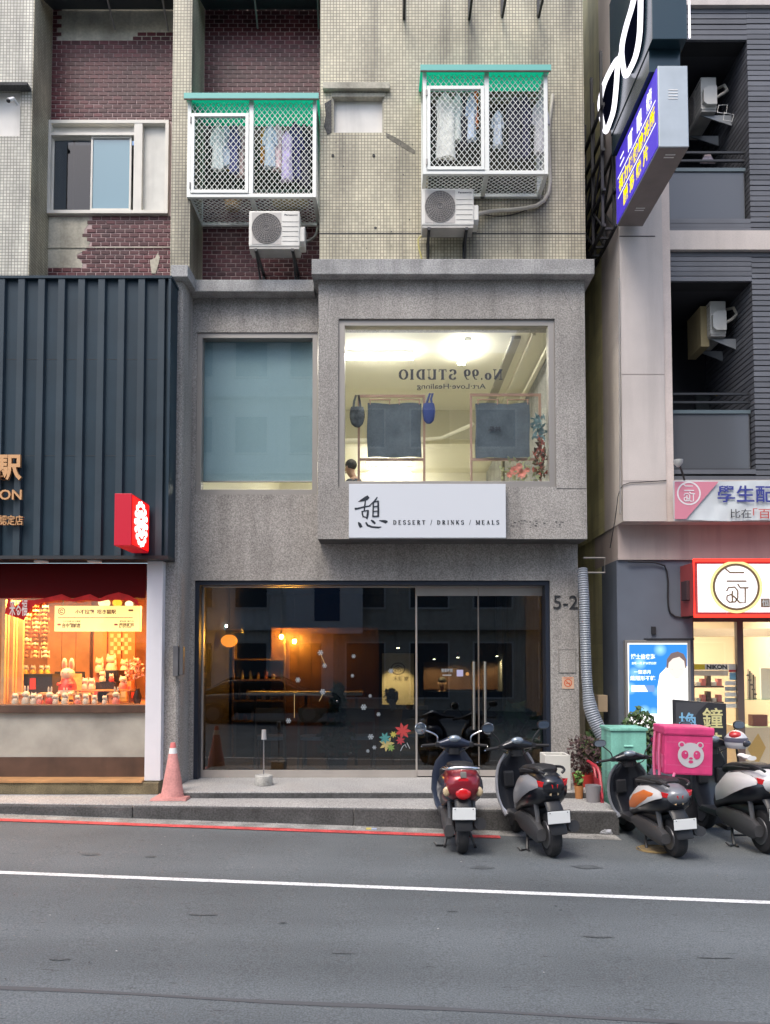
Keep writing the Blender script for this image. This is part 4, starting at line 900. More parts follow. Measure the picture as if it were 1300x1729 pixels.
# display stands
bk = pm('black_lacquer', (.02, .015, .013), .3)
q = rect(38, 1138, 88, 1176, 10.9); t = thing('black_display_stand', 'black lacquer stand with red card at the left of the display', 'display stand', ((q[0]+q[1])/2, 10.9, wz_0)); B(q[0], q[1], 10.9, 11.3, wz_0, q[3]).build('body', bk, t, bevel=.004)
q = rect(50, 1145, 60, 1164, 10.89); B(q[0], q[1], 10.89, 10.898, q[2], q[3]).build('red_card', pm('red_card', (.55, .05, .03), .6), t)
q = rect(168, 1132, 200, 1151, 11.1); t = thing('black_display_box', 'black open box holding two figurines right of the rabbit', 'display stand', ((q[0]+q[1])/2, 11.1, wz_0)); B(q[0], q[1], 11.1, 11.5, q[2], q[3]).build('back', bk, t); q = rect(160, 1152, 196, 1166, 11.0); B(q[0], q[1], 11.0, 11.5, q[2], q[3]).build('step', bk, t); B(q[0]+.03, q[1]-.03, 11.05, 11.45, wz_0, q[2]).build('base', bk, t)
q = rect(92, 1134, 142, 1176, 11.2); t = thing('framed_picture', 'gold framed picture standing behind the rabbit figure', 'picture', ((q[0]+q[1])/2, 11.2, wz_0)); B(q[0], q[1], 11.2, 11.23, wz_0, q[3]).build('frame', bk, t); B(q[0]+.03, q[1]-.03, 11.19, 11.199, wz_0+.03, q[3]-.03).build('picture', pm('gold_paper', (.6, .38, .12), .5, var=.3, vscale=20), t)
q = rect(128, 1165, 224, 1167, 10.85); t = thing('display_shelf', 'thin wooden shelf carrying figurines at the right of the display', 'shelf', ((q[0]+q[1])/2, 10.85, wz_0)); B(q[0], q[1], 10.75, 11.0, q[2], q[3]).build('board', M_disp, t)
for X in (q[0]+.05, q[1]-.05): B(X-.01, X+.01, 10.86, 10.9, wz_0, q[2]).build('support', M_disp, t)
# figurines
M_fw = pm('glazed_white', (.62, .52, .40), .3); M_fp = pm('figure_pink', (.7, .22, .16), .4); M_fr = pm('figure_red', (.62, .05, .03), .4); M_fy = pm('figure_yellow', (.75, .45, .06), .4)
def figurine(label, x, y0, hpx, Y, ears='cat', suit=None, group='small lucky figurines in the display'):
    k = Y/F; h = hpx*k*1.22; p = at(x, y0, Y); t = thing('lucky_figurine', label, 'figurine', p, group); z = p.z
    MB().lathe([(h*.10, 0), (h*.27, .01*h), (h*.3, h*.2), (h*.24, h*.42), (h*.14, h*.55)], p, 12).build('body', suit or M_fw, t, True)
    hc = (p.x, p.y-h*.04, z+h*.68); MB().ball(hc, (h*.27, h*.23, h*.22), 12, 8).build('head', M_fw, t, True)
    for s in (-1, 1):
        mb = MB()
        if ears == 'cat': mb.add([(p.x+s*h*.06, p.y-h*.04, z+h*.86), (p.x+s*h*.25, p.y-h*.04, z+h*.8), (p.x+s*h*.19, p.y-h*.04, z+h*1.02), (p.x+s*h*.15, p.y+h*.06, z+h*.83)], [(0, 1, 2), (1, 3, 2), (3, 0, 2), (0, 3, 1)])
        else: mb.ball((p.x+s*h*.11, p.y, z+h*1.05), (h*.07, h*.05, h*.24), 8, 6)
        mb.build('ear', M_fw, t, ears != 'cat')
    MB().lathe([(h*.17, h*.5), (h*.19, h*.53), (h*.17, h*.56)], p, 12).build('collar', M_fr, t)
    MB().ball((p.x+h*.24, p.y-h*.1, z+h*.5), (h*.07, h*.07, h*.17), 8, 6).build('paw', M_fw, t, True)
    return t
ordn = ['first', 'second', 'third', 'fourth', 'fifth', 'sixth', 'seventh', 'eighth', 'ninth', 'tenth', 'eleventh', 'twelfth']
for i, (x, h, e, su) in enumerate([(26, 17, 'cat', None), (44, 20, 'rabbit', None), (57, 17, 'cat', M_fw), (67, 15, 'cat', M_fp), (84, 19, 'rabbit', M_fr), (94, 15, 'cat', None), (110, 18, 'rabbit', M_fw), (131, 14, 'cat', M_fp), (145, 16, 'cat', M_fw), (160, 14, 'cat', None), (177, 13, 'cat', M_fw), (196, 19, 'rabbit', M_fp), (216, 20, 'cat', None)][:12]):
    figurine('%s figurine from the left in the front row of the display' % ordn[i], x, 1189, h, 10.55, e, su)
for i, (x, y, h, e, su, Y) in enumerate([(144, 1164, 17, 'cat', None, 10.9), (155, 1164, 17, 'cat', M_fw, 10.9), (208, 1164, 20, 'cat', M_fp, 10.9), (173, 1151, 16, 'cat', None, 11.05), (188, 1151, 12, 'cat', M_fr, 11.05)]):
    figurine(['left of two figurines on the thin shelf beside the rabbit', 'right of two figurines on the thin shelf beside the rabbit', 'pinkish figurine at the right end of the thin shelf', 'white cat figurine in the black open box', 'red clothed figurine in the black open box'][i], x, y, h, Y, e, su)
for i, (x, y, h) in enumerate([(168, 1136, 22), (188, 1136, 27), (210, 1136, 20)]):
    figurine('%s of three large cat figurines at the back of the display' % ('left', 'middle', 'right')[i], x, y, h, 11.56, 'cat', M_fw)
for i, x in enumerate((44, 56, 70, 80)): figurine('%s little yellow figurine on the black lacquer stand' % ordn[i], x, 1138, 13, 11.1, 'cat', M_fy)
for i, x in enumerate((33, 75, 132, 145, 192)):
    p = at(x, 1189, 10.75); t = thing('tiny_shrine_box', '%s little wooden nest box from the left on the display ledge' % ordn[i], 'box', p, 'little wooden boxes in the display'); B(p.x-.055, p.x+.055, 10.7, 10.8, p.z+.002, p.z+.13).build('box', M_disp, t); MB().prism([(p.x-.08, p.z+.13), (p.x+.08, p.z+.13), (p.x+.05, p.z+.16), (p.x-.05, p.z+.16)], 10.67, 10.82).build('roof', MATS['pale_timber'], t); MB().lathe([(0, 0), (.014, 0), (.014, .004), (0, .004)], (p.x, 10.698, p.z+.08), 8, 'y').build('hole', bk, t)
# packed souvenirs behind the figurines
rr = random.Random(77); pk_m = [pm('packet_%d' % i, c, .5) for i, c in enumerate([(.62, .06, .04), (.7, .5, .2), (.65, .3, .12), (.15, .05, .03), (.72, .6, .45), (.5, .1, .12)])]
for i in range(16):
    x = 88+i*9.2+rr.uniform(-1.5, 1.5); Yp = 11.05+rr.uniform(0, .3); p = at(x, 1186, Yp); hh = rr.uniform(.12, .30); ww = rr.uniform(.03, .055)
    t = thing('souvenir_packet', 'upright souvenir packet at the back of the display, %s from the left' % ['first', 'second', 'third', 'fourth', 'fifth', 'sixth', 'seventh', 'eighth', 'ninth', 'tenth', 'eleventh', 'twelfth', 'thirteenth', 'fourteenth', 'fifteenth', 'sixteenth'][i], 'packet', (p.x, Yp, wz_0), 'souvenir packets in the display')
    B(p.x-ww, p.x+ww, Yp, Yp+.05, wz_0, wz_0+hh).build('packet', pk_m[i % 6], t, bevel=.004); B(p.x-ww*.7, p.x+ww*.7, Yp-.002, Yp-.0005, wz_0+hh*.3, wz_0+hh*.75).build('paper_label', pk_m[(i+3) % 6], t)
# big rabbit
p = at(114, 1174, 10.8); k = 10.8/F; t = thing('rabbit_figure', 'large white rabbit figure with pink ears and red jacket', 'figurine', p); U = lambda px: px*k
MB().lathe([(U(8), 0), (U(14), U(1)), (U(15), U(8)), (U(12), U(20)), (U(7), U(28))], p, 16).build('body', M_fw, t, True)
MB().lathe([(U(14.8), U(9)), (U(14.2), U(16)), (U(12.4), U(22)), (U(8.4), U(28.5))], p, 16).build('jacket', M_fr, t, True)
MB().ball((p.x, p.y-U(1), p.z+U(36)), (U(12), U(10), U(10.5)), 14, 10).build('head', M_fw, t, True)
for s in (-1, 1):
    MB().ball((p.x+s*U(6), p.y, p.z+U(52)), (U(4.8), U(3), U(11)), 10, 8).build('ear', M_fw, t, True)
    MB().ball((p.x+s*U(6), p.y-U(2), p.z+U(51)), (U(3), U(1.8), U(8)), 10, 8).build('inner_ear', M_fp, t, True)
    MB().ball((p.x+s*U(4.5), p.y-U(10.2), p.z+U(38)), U(.9), 6, 5).build('eye', bk, t)
    MB().ball((p.x+s*U(9), p.y-U(9), p.z+U(19)), (U(6), U(5), U(3.5)), 10, 7).build('arm', M_fr, t, True)
    MB().ball((p.x+s*U(9), p.y-U(9), p.z+U(3)), (U(6), U(7), U(4)), 10, 7).build('foot', M_fw, t, True)
MB().ball((p.x, p.y-U(11), p.z+U(35)), U(.9), 6, 5).build('nose', M_fp, t)
# pink blossom branch
t = thing('blossom_branch', 'spray of pink paper blossom at the right of the display', 'flowers', at(228, 1180, 10.8))
foliage('blossom', t, pm('pink_blossom', (.75, .38, .28), .7, var=.3, vscale=14), at(227, 1130, 10.8), (.13, .12, .17), 160, .05, 5); MB().tube([at(232, 1188, 10.8), at(230, 1160, 10.8), at(225, 1130, 10.8)], .008, 6).build('stem', Mb, t)
MB().lathe([(.04, 0), (.06, .1), (.03, .2), (.04, .22)], at(232, 1189, 10.8), 12).build('vase', bk, t, True)
for i, (x, y, r) in enumerate(((176, 1018, 10), (198, 1018, 8), (218, 1020, 7))):
    p = at(x, y, 10.95); t = thing('round_lantern', '%s of three glowing lanterns above the cream display sign' % ('left', 'middle', 'right')[i], 'lantern', p, 'lanterns above the display sign')
    MB().ball(p, (r*10.95/F, r*10.95/F, r*.8*10.95/F), 12, 8).build('shade', em('lantern_glow_%d' % i, [(1, .7, .3), (1, .4, .03), (1, .75, .4)][i], 1.2), t, True); MB().cyl(p, (p.x, p.y, 3.05), .005, 5).build('cord', M_black, t)
# grey box on the pillar
q = rect(292, 1090, 309, 1142, 10.12); t = thing('meter_box', 'small weathered grey box fixed to the concrete pillar', 'box', ((q[0]+q[1])/2, 10.15, q[2]))
B(q[0], q[0]+(q[1]-q[0])*.55, 10.1, 10.199, q[2], q[3]).build('box', pm('grey_plastic', (.12, .12, .125), .5, var=.2), t, bevel=.01); B(q[0]+(q[1]-q[0])*.6, q[1], 10.12, 10.21, q[2]+.02, q[3]-.01).build('hinge_side', pm('grey_plastic2', (.09, .09, .095), .5), t, bevel=.008)
# ================================================================== white sign board
q = rect(589, 817, 854, 908, 10.17)
sb = thing('shop_sign', 'white rectangular sign with black calligraphy below the studio window', 'sign', ((q[0]+q[1])/2, 10.2, q[2]))
B(q[0], q[1], 10.17, BAY-.002, q[2], q[3]).build('board', pm('white_sign_face', (.60, .63, .67), .45), sb, bevel=.004)
M_calli = pm('sign_ink', (.012, .018, .028), .5)
k = 10.168/F; k2 = k/4.483
def sp(x, y): v = at(580+x/4.483, 800+y/4.483, 10.168); return (v.x, v.z)
BR = [([(190, 172), (172, 186), (140, 200), (112, 211)], [22, 30, 18, 3]), ([(166, 196), (161, 240), (156, 285)], [8, 11, 8]), ([(84, 266), (110, 262), (150, 252), (205, 242)], [16, 12, 11, 8]),
      ([(140, 280), (143, 305), (150, 330)], [10, 11, 10]), ([(138, 286), (160, 282), (186, 277)], [8, 7, 9]), ([(186, 274), (182, 310), (176, 342)], [13, 14, 10]), ([(150, 324), (176, 330)], [6, 8]),
      ([(256, 176), (236, 205), (196, 240)], [6, 11, 4]), ([(226, 213), (224, 270), (222, 325)], [9, 10, 9]), ([(224, 216), (245, 210), (266, 206)], [7, 7, 10]), ([(262, 206), (263, 270), (262, 326)], [11, 13, 12]),
      ([(226, 250), (260, 245)], [7, 7]), ([(226, 285), (260, 281)], [7, 7]), ([(220, 323), (262, 320)], [9, 9]),
      ([(112, 366), (122, 382), (134, 406)], [8, 22, 20]), ([(168, 366), (182, 390), (215, 402), (262, 406), (286, 402)], [10, 15, 13, 13, 6]), ([(208, 350), (224, 362), (240, 378)], [8, 18, 12]), ([(270, 354), (296, 358), (318, 364), (334, 360)], [5, 16, 24, 8])]
ST = [([sp(*a) for a in p], [w_*k2*1.1 for w_ in w]) for p, w in BR]
strokes('calligraphy', ST[:14], M_calli, sb, 10.169)
for st_ in ST[14:]: strokes('brush_stroke', [st_], M_calli, sb, 10.169)
a = at(580+376/4.483, 800+384/4.483, 10.169); b = at(580+1180/4.483, 800+352/4.483, 10.169)
serif_line('sign_lettering', 'DESSERT / DRINKS / MEALS', a.x, b.x, a.z, b.z, 10.169, M_calli, sb, extra=.42)
# ghost of old letters on the concrete, house number and plaques
q = at(858, 889, BAY); mb = MB(); rr = random.Random(8)
for i in range(34):
    p = at(858+rr.uniform(0, 92), 886+rr.uniform(-7, 6), BAY); s = rr.uniform(.004, .012); mb.box(p.x-s, p.x+s*1.5, BAY-.0025, BAY-.0005, p.z-s*.6, p.z+s*.6)
mb.build('old_letter_residue', M_kerb, bld)['kind'] = 'stuff'
hn = thing('house_number', 'dark house number 5-2 on the right concrete pier', 'house number', at(955, 1030, W))
Mn = pm('number_dark', (.03, .032, .035), .4)
lettering('numerals', '5-2', rect(935, 1005, 976, 1028, W-.03), W-.002, Mn, hn, bold=.0, depth=.012)
ns = thing('no_smoking_plate', 'small orange no-smoking plate on the right concrete pier', 'sign', at(959, 1162, W)); q = rect(949, 1143, 969, 1163, W-.006)
B(q[0], q[1], W-.008, W-.001, q[2], q[3]).build('plate', pm('orange_plate', (.62, .42, .30), .5), ns)
c = at(959, 1153, W-.01); Mo = pm('orange_print', (.6, .13, .05), .5)
strokes('symbol', [(arc(c.x, c.z, .05, .05, 0, 360, 20), .012), ([(c.x-.035, c.z+.035), (c.x+.035, c.z-.035)], .01), ([(c.x-.03, c.z-.004), (c.x+.03, c.z-.004)], .014), ([(c.x-.06, c.z+.07), (c.x+.06, c.z+.07)], .008)], Mo, ns, W-.0085)
q = rect(944, 1097, 971, 1135, W); pf = thing('outline_plate', 'blank thin edged plate above the no-smoking plate', 'plate', ((q[0]+q[1])/2, W, q[2]))
B(q[0], q[1], W-.006, W-.001, q[2], q[3]).build('plate', M_conc, pf); e = .008; frame_box(q[0]-e, q[1]+e, q[2]-e, q[3]+e, W-.009, W-.0015, e).build('edge', M_alu, pf)
# ================================================================== window cages with laundry
M_cg = pm('cage_aluminium', (.70, .72, .68), .45, .1)
M_grn = bpy.data.materials.new('green_plastic_roof'); M_grn.use_nodes = True
_n, _l = M_grn.node_tree.nodes, M_grn.node_tree.links; _n.remove(_n['Principled BSDF']); _a = _n.new('ShaderNodeBsdfDiffuse'); _a.inputs[0].default_value = (.05, .45, .34, 1); _b = _n.new('ShaderNodeBsdfTranslucent'); _b.inputs[0].default_value = (.08, .75, .55, 1); _m = _n.new('ShaderNodeMixShader'); _m.inputs[0].default_value = .6
_l.new(_a.outputs[0], _m.inputs[1]); _l.new(_b.outputs[0], _m.inputs[2]); _l.new(_m.outputs[0], _n['Material Output'].inputs[0])
M_grn_t = pm('green_roof_edge', (.13, .45, .40), .45)
def diamonds(mb, x0, x1, z0, z1, Y, dx, dz, w=.006, plane='y', d0=0):
    """expanded-metal mesh: two families of thin bars clipped to the panel"""
    def clip(xa, za, xb, zb):
        # parametric clip to the rectangle
        t0, t1 = 0., 1.; dx_, dz_ = xb-xa, zb-za
        for p, q in ((-dx_, xa-x0), (dx_, x1-xa), (-dz_, za-z0), (dz_, z1-za)):
            if abs(p) < 1e-9:
                if q < 0: return None
            else:
                r = q/p
                if p < 0: t0 = max(t0, r)
                else: t1 = min(t1, r)
        if t0 >= t1-1e-3: return None
        return xa+dx_*t0, za+dz_*t0, xa+dx_*t1, za+dz_*t1
    Wd, Hd = x1-x0, z1-z0; n = int(Wd/dx+Hd/dz)+2; sl = dz/dx
    for fam in (1, -1):
        for i in range(-1, n+1):
            if fam == 1: xa, za = x0+i*dx-Hd/sl, z0; xb, zb = xa+Hd/sl, z1
            else: xa, za = x0+i*dx, z0; xb, zb = xa-Hd/sl, z1
            c = clip(xa, za, xb, zb)
            if not c: continue
            a, b, e, f = c; L_ = math.hypot(e-a, f-b); nx_, nz_ = -(f-b)/L_*w/2, (e-a)/L_*w/2; y0 = Y+(.003 if fam == 1 else -.003)
            pts = [(a+nx_, b+nz_), (a-nx_, b-nz_), (e-nx_, f-nz_), (e+nx_, f+nz_)]
            if plane == 'y': mb.add([(x, y0-.0025, z) for x, z in pts]+[(x, y0+.0025, z) for x, z in pts], [(0,3,2,1),(4,5,6,7),(0,1,5,4),(1,2,6,5),(2,3,7,6),(3,0,4,7)])
            else: mb.add([(x, y, d0+(.003 if fam == 1 else -.003)-.0025) for x, y in pts]+[(x, y, d0+(.003 if fam == 1 else -.003)+.0025) for x, y in pts], [(0,3,2,1),(4,5,6,7),(0,1,5,4),(1,2,6,5),(2,3,7,6),(3,0,4,7)])
def cage(label, x0, y0, x1, y1, yroof, xmid, Yf, Yb):
    X0, X1, Z0, Z1 = rect(x0, y0, x1, y1, Yf); t = thing('window_cage', label, 'window cage', ((X0+X1)/2, Yf, Z0), 'white aluminium laundry cages'); P = .05
    xm = gx(xmid, (y0+y1)/2, Yf); zr = gz(yroof, Yf); zs = Z1-.20
    fr = MB(); fr.box(X0, X0+P, Yf, Yf+P, Z0, Z1); fr.box(X1-P, X1, Yf, Yf+P, Z0, Z1); fr.box(xm-P*.6, xm+P*.6, Yf-.001, Yf+P-.001, Z0+P, Z1); fr.box(X0+P, X1-P, Yf, Yf+P, Z0, Z0+P)
    for X in (X0, X1-P): fr.box(X, X+P, Yf+P, Yb, Z0, Z0+P); fr.box(X, X+P, Yb-.04, Yb-.002, Z0+P, Z1); fr.box(X+.001, X+P-.001, Yf+P, Yb-.04, Z1-P, Z1)
    fr.box(xm-P*.6, xm+P*.6, Yf+P, Yb-.002, Z0+.001, Z0+P-.001); fr.box(X0+P, X1-P, Yb-.05, Yb-.002, Z0+.001, Z0+P-.002)
    fr.build('frame', M_cg, t, bevel=.004)
    a, b, c, d = X0+P+.004, xm-P*.6-.004, Z0+P+.004, zs
    dr = frame_box(a, b, c, d, Yf-.012, Yf+.03, .045).build('hinged_gate', M_cg, t, bevel=.003)
    for zz in (c+.1, d-.1): MB().cyl((a-.005, Yf-.016, zz-.04), (a-.005, Yf-.016, zz+.04), .011, 8).build('hinge', M_alu, dr)
    DX, DZ = .072, .092
    m = MB(); diamonds(m, a+.04, b-.04, c+.04, d-.04, Yf+.012, DX, DZ, .0062); m.build('diamond_mesh', M_cg, dr)
    m = MB(); diamonds(m, xm+P*.6, X1-P, Z0+P, Z1-.03, Yf+.02, DX, DZ, .0062); m.build('diamond_mesh', M_cg, t)
    m = MB(); diamonds(m, X0+P, xm-P*.6, zs+.004, Z1-.03, Yf+.02, DX, DZ, .0062); m.build('diamond_mesh', M_cg, t)
    for u, v in ((X0+P, xm-P*.6), (xm+P*.6, X1-P)):
        m = MB(); diamonds(m, u, v, Yf+P, Yb-.06, 0, .075, .075, .007, 'z', Z0+.02); m.build('floor_mesh', M_cg, t)
    for X in (X0+.02, X1-.02):
        m = MB(); n = 5
        for i in range(n): m.cyl((X, Yf+.08+(Yb-Yf-.12)*i/n, Z0+P), (X, Yf+.08+(Yb-Yf-.12)*i/n, Z1-P), .006, 5)
        m.build('side_bars', M_cg, t)
    rf = MB(); rf.prismx([(Yf-.05, Z1+.005), (Yf-.05, Z1+.03), (Yb, Z1+.17), (Yb, Z1+.145)], X0-.03, X1+.03); rf.build('roof', M_grn, t)
    B(X0-.035, X1+.035, Yf-.07, Yf-.052, Z1-.035, Z1+.042).build('roof_edge', M_grn_t, t); B(X0-.03, X1+.03, Yf-.068, Yf-.054, Z1-.052, Z1-.036).build('gutter_edge', pm('rust_edge', (.10, .075, .06), .8), t)
    MB().cyl((X0+.03, (Yf+Yb)/2+.05, Z1-.13), (X1-.03, (Yf+Yb)/2+.05, Z1-.13), .012, 8).build('clothes_rail', M_alu, t)
    return X0, X1, Z0, Z1
CL = cage('white laundry cage with green roof full of clothes, before the brick recess', 316, 168, 534, 333, 163, 424, 10.2, BRK-.02)
CR = cage('white laundry cage with green roof on the tiled wall', 714, 121, 925, 294, 118, 822, 9.85, TIL-.003)
def garment(label, x, ytop, wpx, hpx, Y, col, sleeves=True, seed=0, check=None, cat='garment'):
    r = random.Random(seed); k = Y/F; p = at(x, ytop, Y); w, h = wpx*k*.62, hpx*k
    col = tuple(min(.85, c_*1.5+.01) for c_ in col) if col else None
    mat = pm('garment_%d_%d' % (int(x), int(ytop)), col, .9, var=.18, vscale=9) if check is None else check
    t = thing('hanging_garment', label, cat, at(x, ytop+hpx, Y), 'laundry drying inside the cages')
    rings = []; ph = r.uniform(0, 6)
    for i, (v, ww) in enumerate([(0, .30), (.05, .55), (.10, .95), (.16, 1.0), (.4, .9), (.7, .97), (1.0, 1.08)]):
        rr_ = []
        for kk in range(16):
            a = 2*math.pi*kk/16; d = .028*(1+.5*math.sin(3*a+ph+v*3)); rr_.append((p.x+w*ww*math.cos(a), p.y+d*math.sin(a)*1.6, p.z-h*v-.01*math.sin(2*a+ph)*v))
        rings.append(rr_)
    MB().loft(rings).build('fabric', mat, t, True)
    if sleeves:
        for s in (-1, 1): MB().tube([(p.x+s*w*.8, p.y, p.z-h*.12), (p.x+s*w*1.12, p.y, p.z-h*.3), (p.x+s*w*1.2, p.y, p.z-h*.46)], [w*.26, w*.25, w*.28], 8).build('sleeve', mat, t, True)
    MB().tube([(p.x-w*.7, p.y, p.z-h*.1), (p.x, p.y, p.z+.01), (p.x+w*.7, p.y, p.z-h*.1)], .006, 6).build('hanger', M_alu, t); MB().cyl((p.x, p.y, p.z+.01), (p.x, p.y, p.z+.07), .004, 5).build('hook', M_alu, t)
YLn = 10.46
for i, (x, yt, w, h, col, lb) in enumerate([(368, 213, 16, 78, (.45, .52, .50), 'pale mint shirt, leftmost in the left cage'), (383, 216, 15, 70, (.32, .40, .47), 'grey blue shirt near the left gate of the left cage'), (386, 222, 9, 66, (.62, .36, .03), 'mustard yellow garment in the left cage'), (396, 214, 13, 84, (.05, .06, .16), 'navy garment beside the mustard one, left cage'), (406, 214, 14, 90, (.33, .25, .24), 'dusty brown garment by the middle bar, left cage'), (446, 218, 10, 60, (.52, .24, .03), 'orange garment right of the middle bar, left cage'), (456, 214, 15, 72, (.38, .48, .55), 'light blue shirt in right half of left cage'), (469, 212, 14, 80, (.52, .40, .41), 'pale pink shirt in right half of left cage'), (498, 210, 18, 100, (.03, .03, .12), 'navy white patterned dress at right of left cage')]):
    garment(lb, x, yt, w, h, YLn+.05*((i % 3)-1), col, i not in (2, 5), i)
chk = pm('lilac_check', (.52, .46, .72), .9, var=.25, vscale=14); garment('lilac checked garment hanging lowest in left cage', 485, 225, 15, 85, 10.36, None, False, 40, chk)
garment('dark garment at the right end of the left cage', 514, 212, 16, 110, 10.55, (.02, .02, .035), True, 41)
YRn = 10.06
for i, (x, yt, w, h, col, lb) in enumerate([(752, 162, 26, 112, (.55, .56, .52), 'long pale white coat in the right cage'), (772, 160, 11, 84, (.45, .49, .47), 'grey white shirt beside the coat, right cage'), (783, 160, 14, 95, (.02, .02, .03), 'black garment in left half of right cage'), (796, 162, 12, 80, (.35, .42, .52), 'light blue shirt by the middle bar, right cage'), (803, 155, 7, 64, (.72, .14, .02), 'bright orange garment by the middle bar, right cage'), (840, 190, 13, 62, (.42, .48, .66), 'pale blue small shirt in right half of right cage'), (868, 165, 18, 110, (.015, .015, .03), 'black garment in right half of right cage'), (886, 163, 14, 110, (.02, .02, .05), 'dark navy garment in right half of right cage'), (912, 170, 18, 95, (.38, .38, .40), 'grey garment with reddish collar at the right of right cage')]):
    garment(lb, x, yt, w, h, YRn+.04*((i % 3)-1), col, i not in (0, 4), 60+i)
t = thing('yellow_bundle', 'mustard bundle resting on the floor of the left cage', 'bundle', at(500, 340, 10.6)); MB().ball((at(490, 338, 10.5).x, 10.55, CL[2]+.13), (.26, .17, .1), 14, 9).build('bundle', pm('mustard_bundle', (.20, .15, .05), .9, var=.4, vscale=10), t, True)
t = thing('laundry_basket', 'brown woven basket at the left of the left cage floor', 'basket', at(390, 345, 10.6)); MB().lathe([(.10, 0), (.13, .16), (.12, .16), (.09, .01)], (at(393, 340, 10.55).x, 10.55, CL[2]+.055), 14).build('basket', pm('wicker', (.28, .18, .07), .9, var=.5, vscale=20), t)
# dim rooms behind the cages
dk = MATS['dim_room']
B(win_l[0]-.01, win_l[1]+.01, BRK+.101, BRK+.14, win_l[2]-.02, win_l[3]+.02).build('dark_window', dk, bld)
frame_box(win_l[0], win_l[1], win_l[2], win_l[3], BRK+.0, BRK+.1, .05).build('dark_window_frame', pm('green_grey_frame', (.16, .22, .18), .6), bld)
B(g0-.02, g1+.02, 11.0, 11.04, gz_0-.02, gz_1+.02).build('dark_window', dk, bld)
# ================================================================== air conditioners
M_acw = pm('ac_white', (.66, .65, .60), .5, var=.06, vscale=5, streak=.12); M_acg = pm('ac_grille', (.33, .31, .29), .6)
def ac_unit(label, w=.80, h=.55, d=.29):
    t = thing('air_conditioner', label, 'air conditioner', (0, 0, 0), 'outdoor air conditioner units')
    B(-w/2, w/2, 0, d, 0, h).build('case', M_acw, t, bevel=.018)
    B(-w/2+.05, w*.14+.0, -.004, .003, .03, h-.03).build('fan_panel', pm('ac_panel', (.46, .44, .41), .55), t)
    c = (-w*.5+.05+(w*.64-.05)/2-.0, -.012, h/2); R_ = h*.42; g = MB()
    for j in range(1, 9):
        r = R_*j/8; pts = [(c[0]+r*math.cos(2*math.pi*k/28), c[1], c[2]+r*math.sin(2*math.pi*k/28)) for k in range(28)]; g.tube(pts, .0042, 4, closed=True)
    for k in range(24): a = 2*math.pi*k/24; g.cyl((c[0]+.05*math.cos(a), c[1]-.003, c[2]+.05*math.sin(a)), (c[0]+R_*math.cos(a+.35), c[1]-.003, c[2]+R_*math.sin(a+.35)), .0035, 4)
    g.build('fan_grille', M_acg, t); MB().lathe([(0, 0), (R_, 0), (R_, .004), (0, .004)], (c[0], -.003, c[2]), 28, 'y').build('fan_recess', pm('fan_dark', (.16, .155, .15), .7), t)
    for i in range(5): B(w*.16, w/2-.02, -.006, .001, .08+i*.075, .083+i*.075).build('groove', pm('groove', (.45, .44, .41), .6), t)
    lettering('maker_lettering', 'Panasonic', (w*.20, w*.46, h-.075, h-.05), -.001, pm('logo_grey', (.05, .05, .06), .5), t, bold=.02)
    MB().prismx([(.02, .09), (.02, .30), (.1, .36), (d-.02, .36), (d-.02, .04), (.08, .04)], w/2-.002, w/2+.075).build('valve_cover', M_acw, t, bevel=.01)
    B(-w/2+.01, w/2-.01, .01, d-.01, -.035, -.001).build('base_pan', pm('base_grey', (.42, .41, .38), .6, var=.2), t)
    return t
def brackets(t, X, Y0, Yw, z, drop, dx=.25):
    for s in (-1, 1):
        B(X+s*dx-.018, X+s*dx+.018, Y0-.02, Yw-.001, z-.075, z-.038).build('bracket', M_black, t)
        MB().tube([(X+s*dx, Y0+.02, z-.08), (X+s*dx, Yw-.03, z-drop)], .014, 6).build('bracket_strut', M_black, t); B(X+s*dx-.018, X+s*dx+.018, Yw-.03, Yw-.001, z-drop-.03, z-.08).build('bracket_rail', M_black, t)
def place_ac(t, x0, y0, x1, y1, Yf, Yw, drop):
    q = rect(x0, y0, x1, y1, Yf); s = (q[1]-q[0])/.8; t.location = ((q[0]+q[1])/2, Yf, q[2]); t.scale = (s, s, (q[3]-q[2])/.55)
    t2 = thing('ac_bracket', 'black steel brackets carrying %s' % ('the air conditioner under the left cage' if x0 < 600 else 'the air conditioner on the tiled wall'), 'bracket', ((q[0]+q[1])/2, Yw, q[2]-drop)); brackets(t2, (q[0]+q[1])/2, Yf+.02, Yw, q[2]+.01, drop)
ac1 = ac_unit('white outdoor air conditioner below the left laundry cage'); ac2 = dup(ac1, label='white outdoor air conditioner below the right laundry cage on tiles')
place_ac(ac1, 420, 356, 506, 416, 10.25, BRK-.005, .42); place_ac(ac2, 712, 318, 800, 380, 10.0, TIL, .42)
# pipes
M_pipe = pm('beige_pipe', (.55, .52, .44), .6, var=.1)
def pipe(name, label, pts, r, mat, Y=None, cat='pipe', n=8):
    P_ = [at(*p) for p in pts]; t = thing(name, label, cat, P_[0])
    # round the path
    Q = [P_[0]]
    for i in range(len(P_)-1): Q += [P_[i].lerp(P_[i+1], .25), P_[i].lerp(P_[i+1], .75)]
    Q.append(P_[-1]); MB().tube(Q, r, n).build('tube', mat, t, True); return t
pipe('insulated_pipe', 'beige insulated pipe curving from the right air conditioner up the tiles', [(803, 362, 10.2), (830, 356, 10.35), (880, 353, 10.35), (915, 345, 10.35), (929, 320, 10.35), (927, 270, 10.35), (925, 220, 10.35), (933, 160, 10.36)], .026, M_pipe)
pipe('black_cable', 'thin black cable under the beige pipe on the tiles', [(815, 362, 10.38), (840, 366, 10.39), (870, 362, 10.39), (890, 354, 10.39)], .006, M_black, cat='cable')
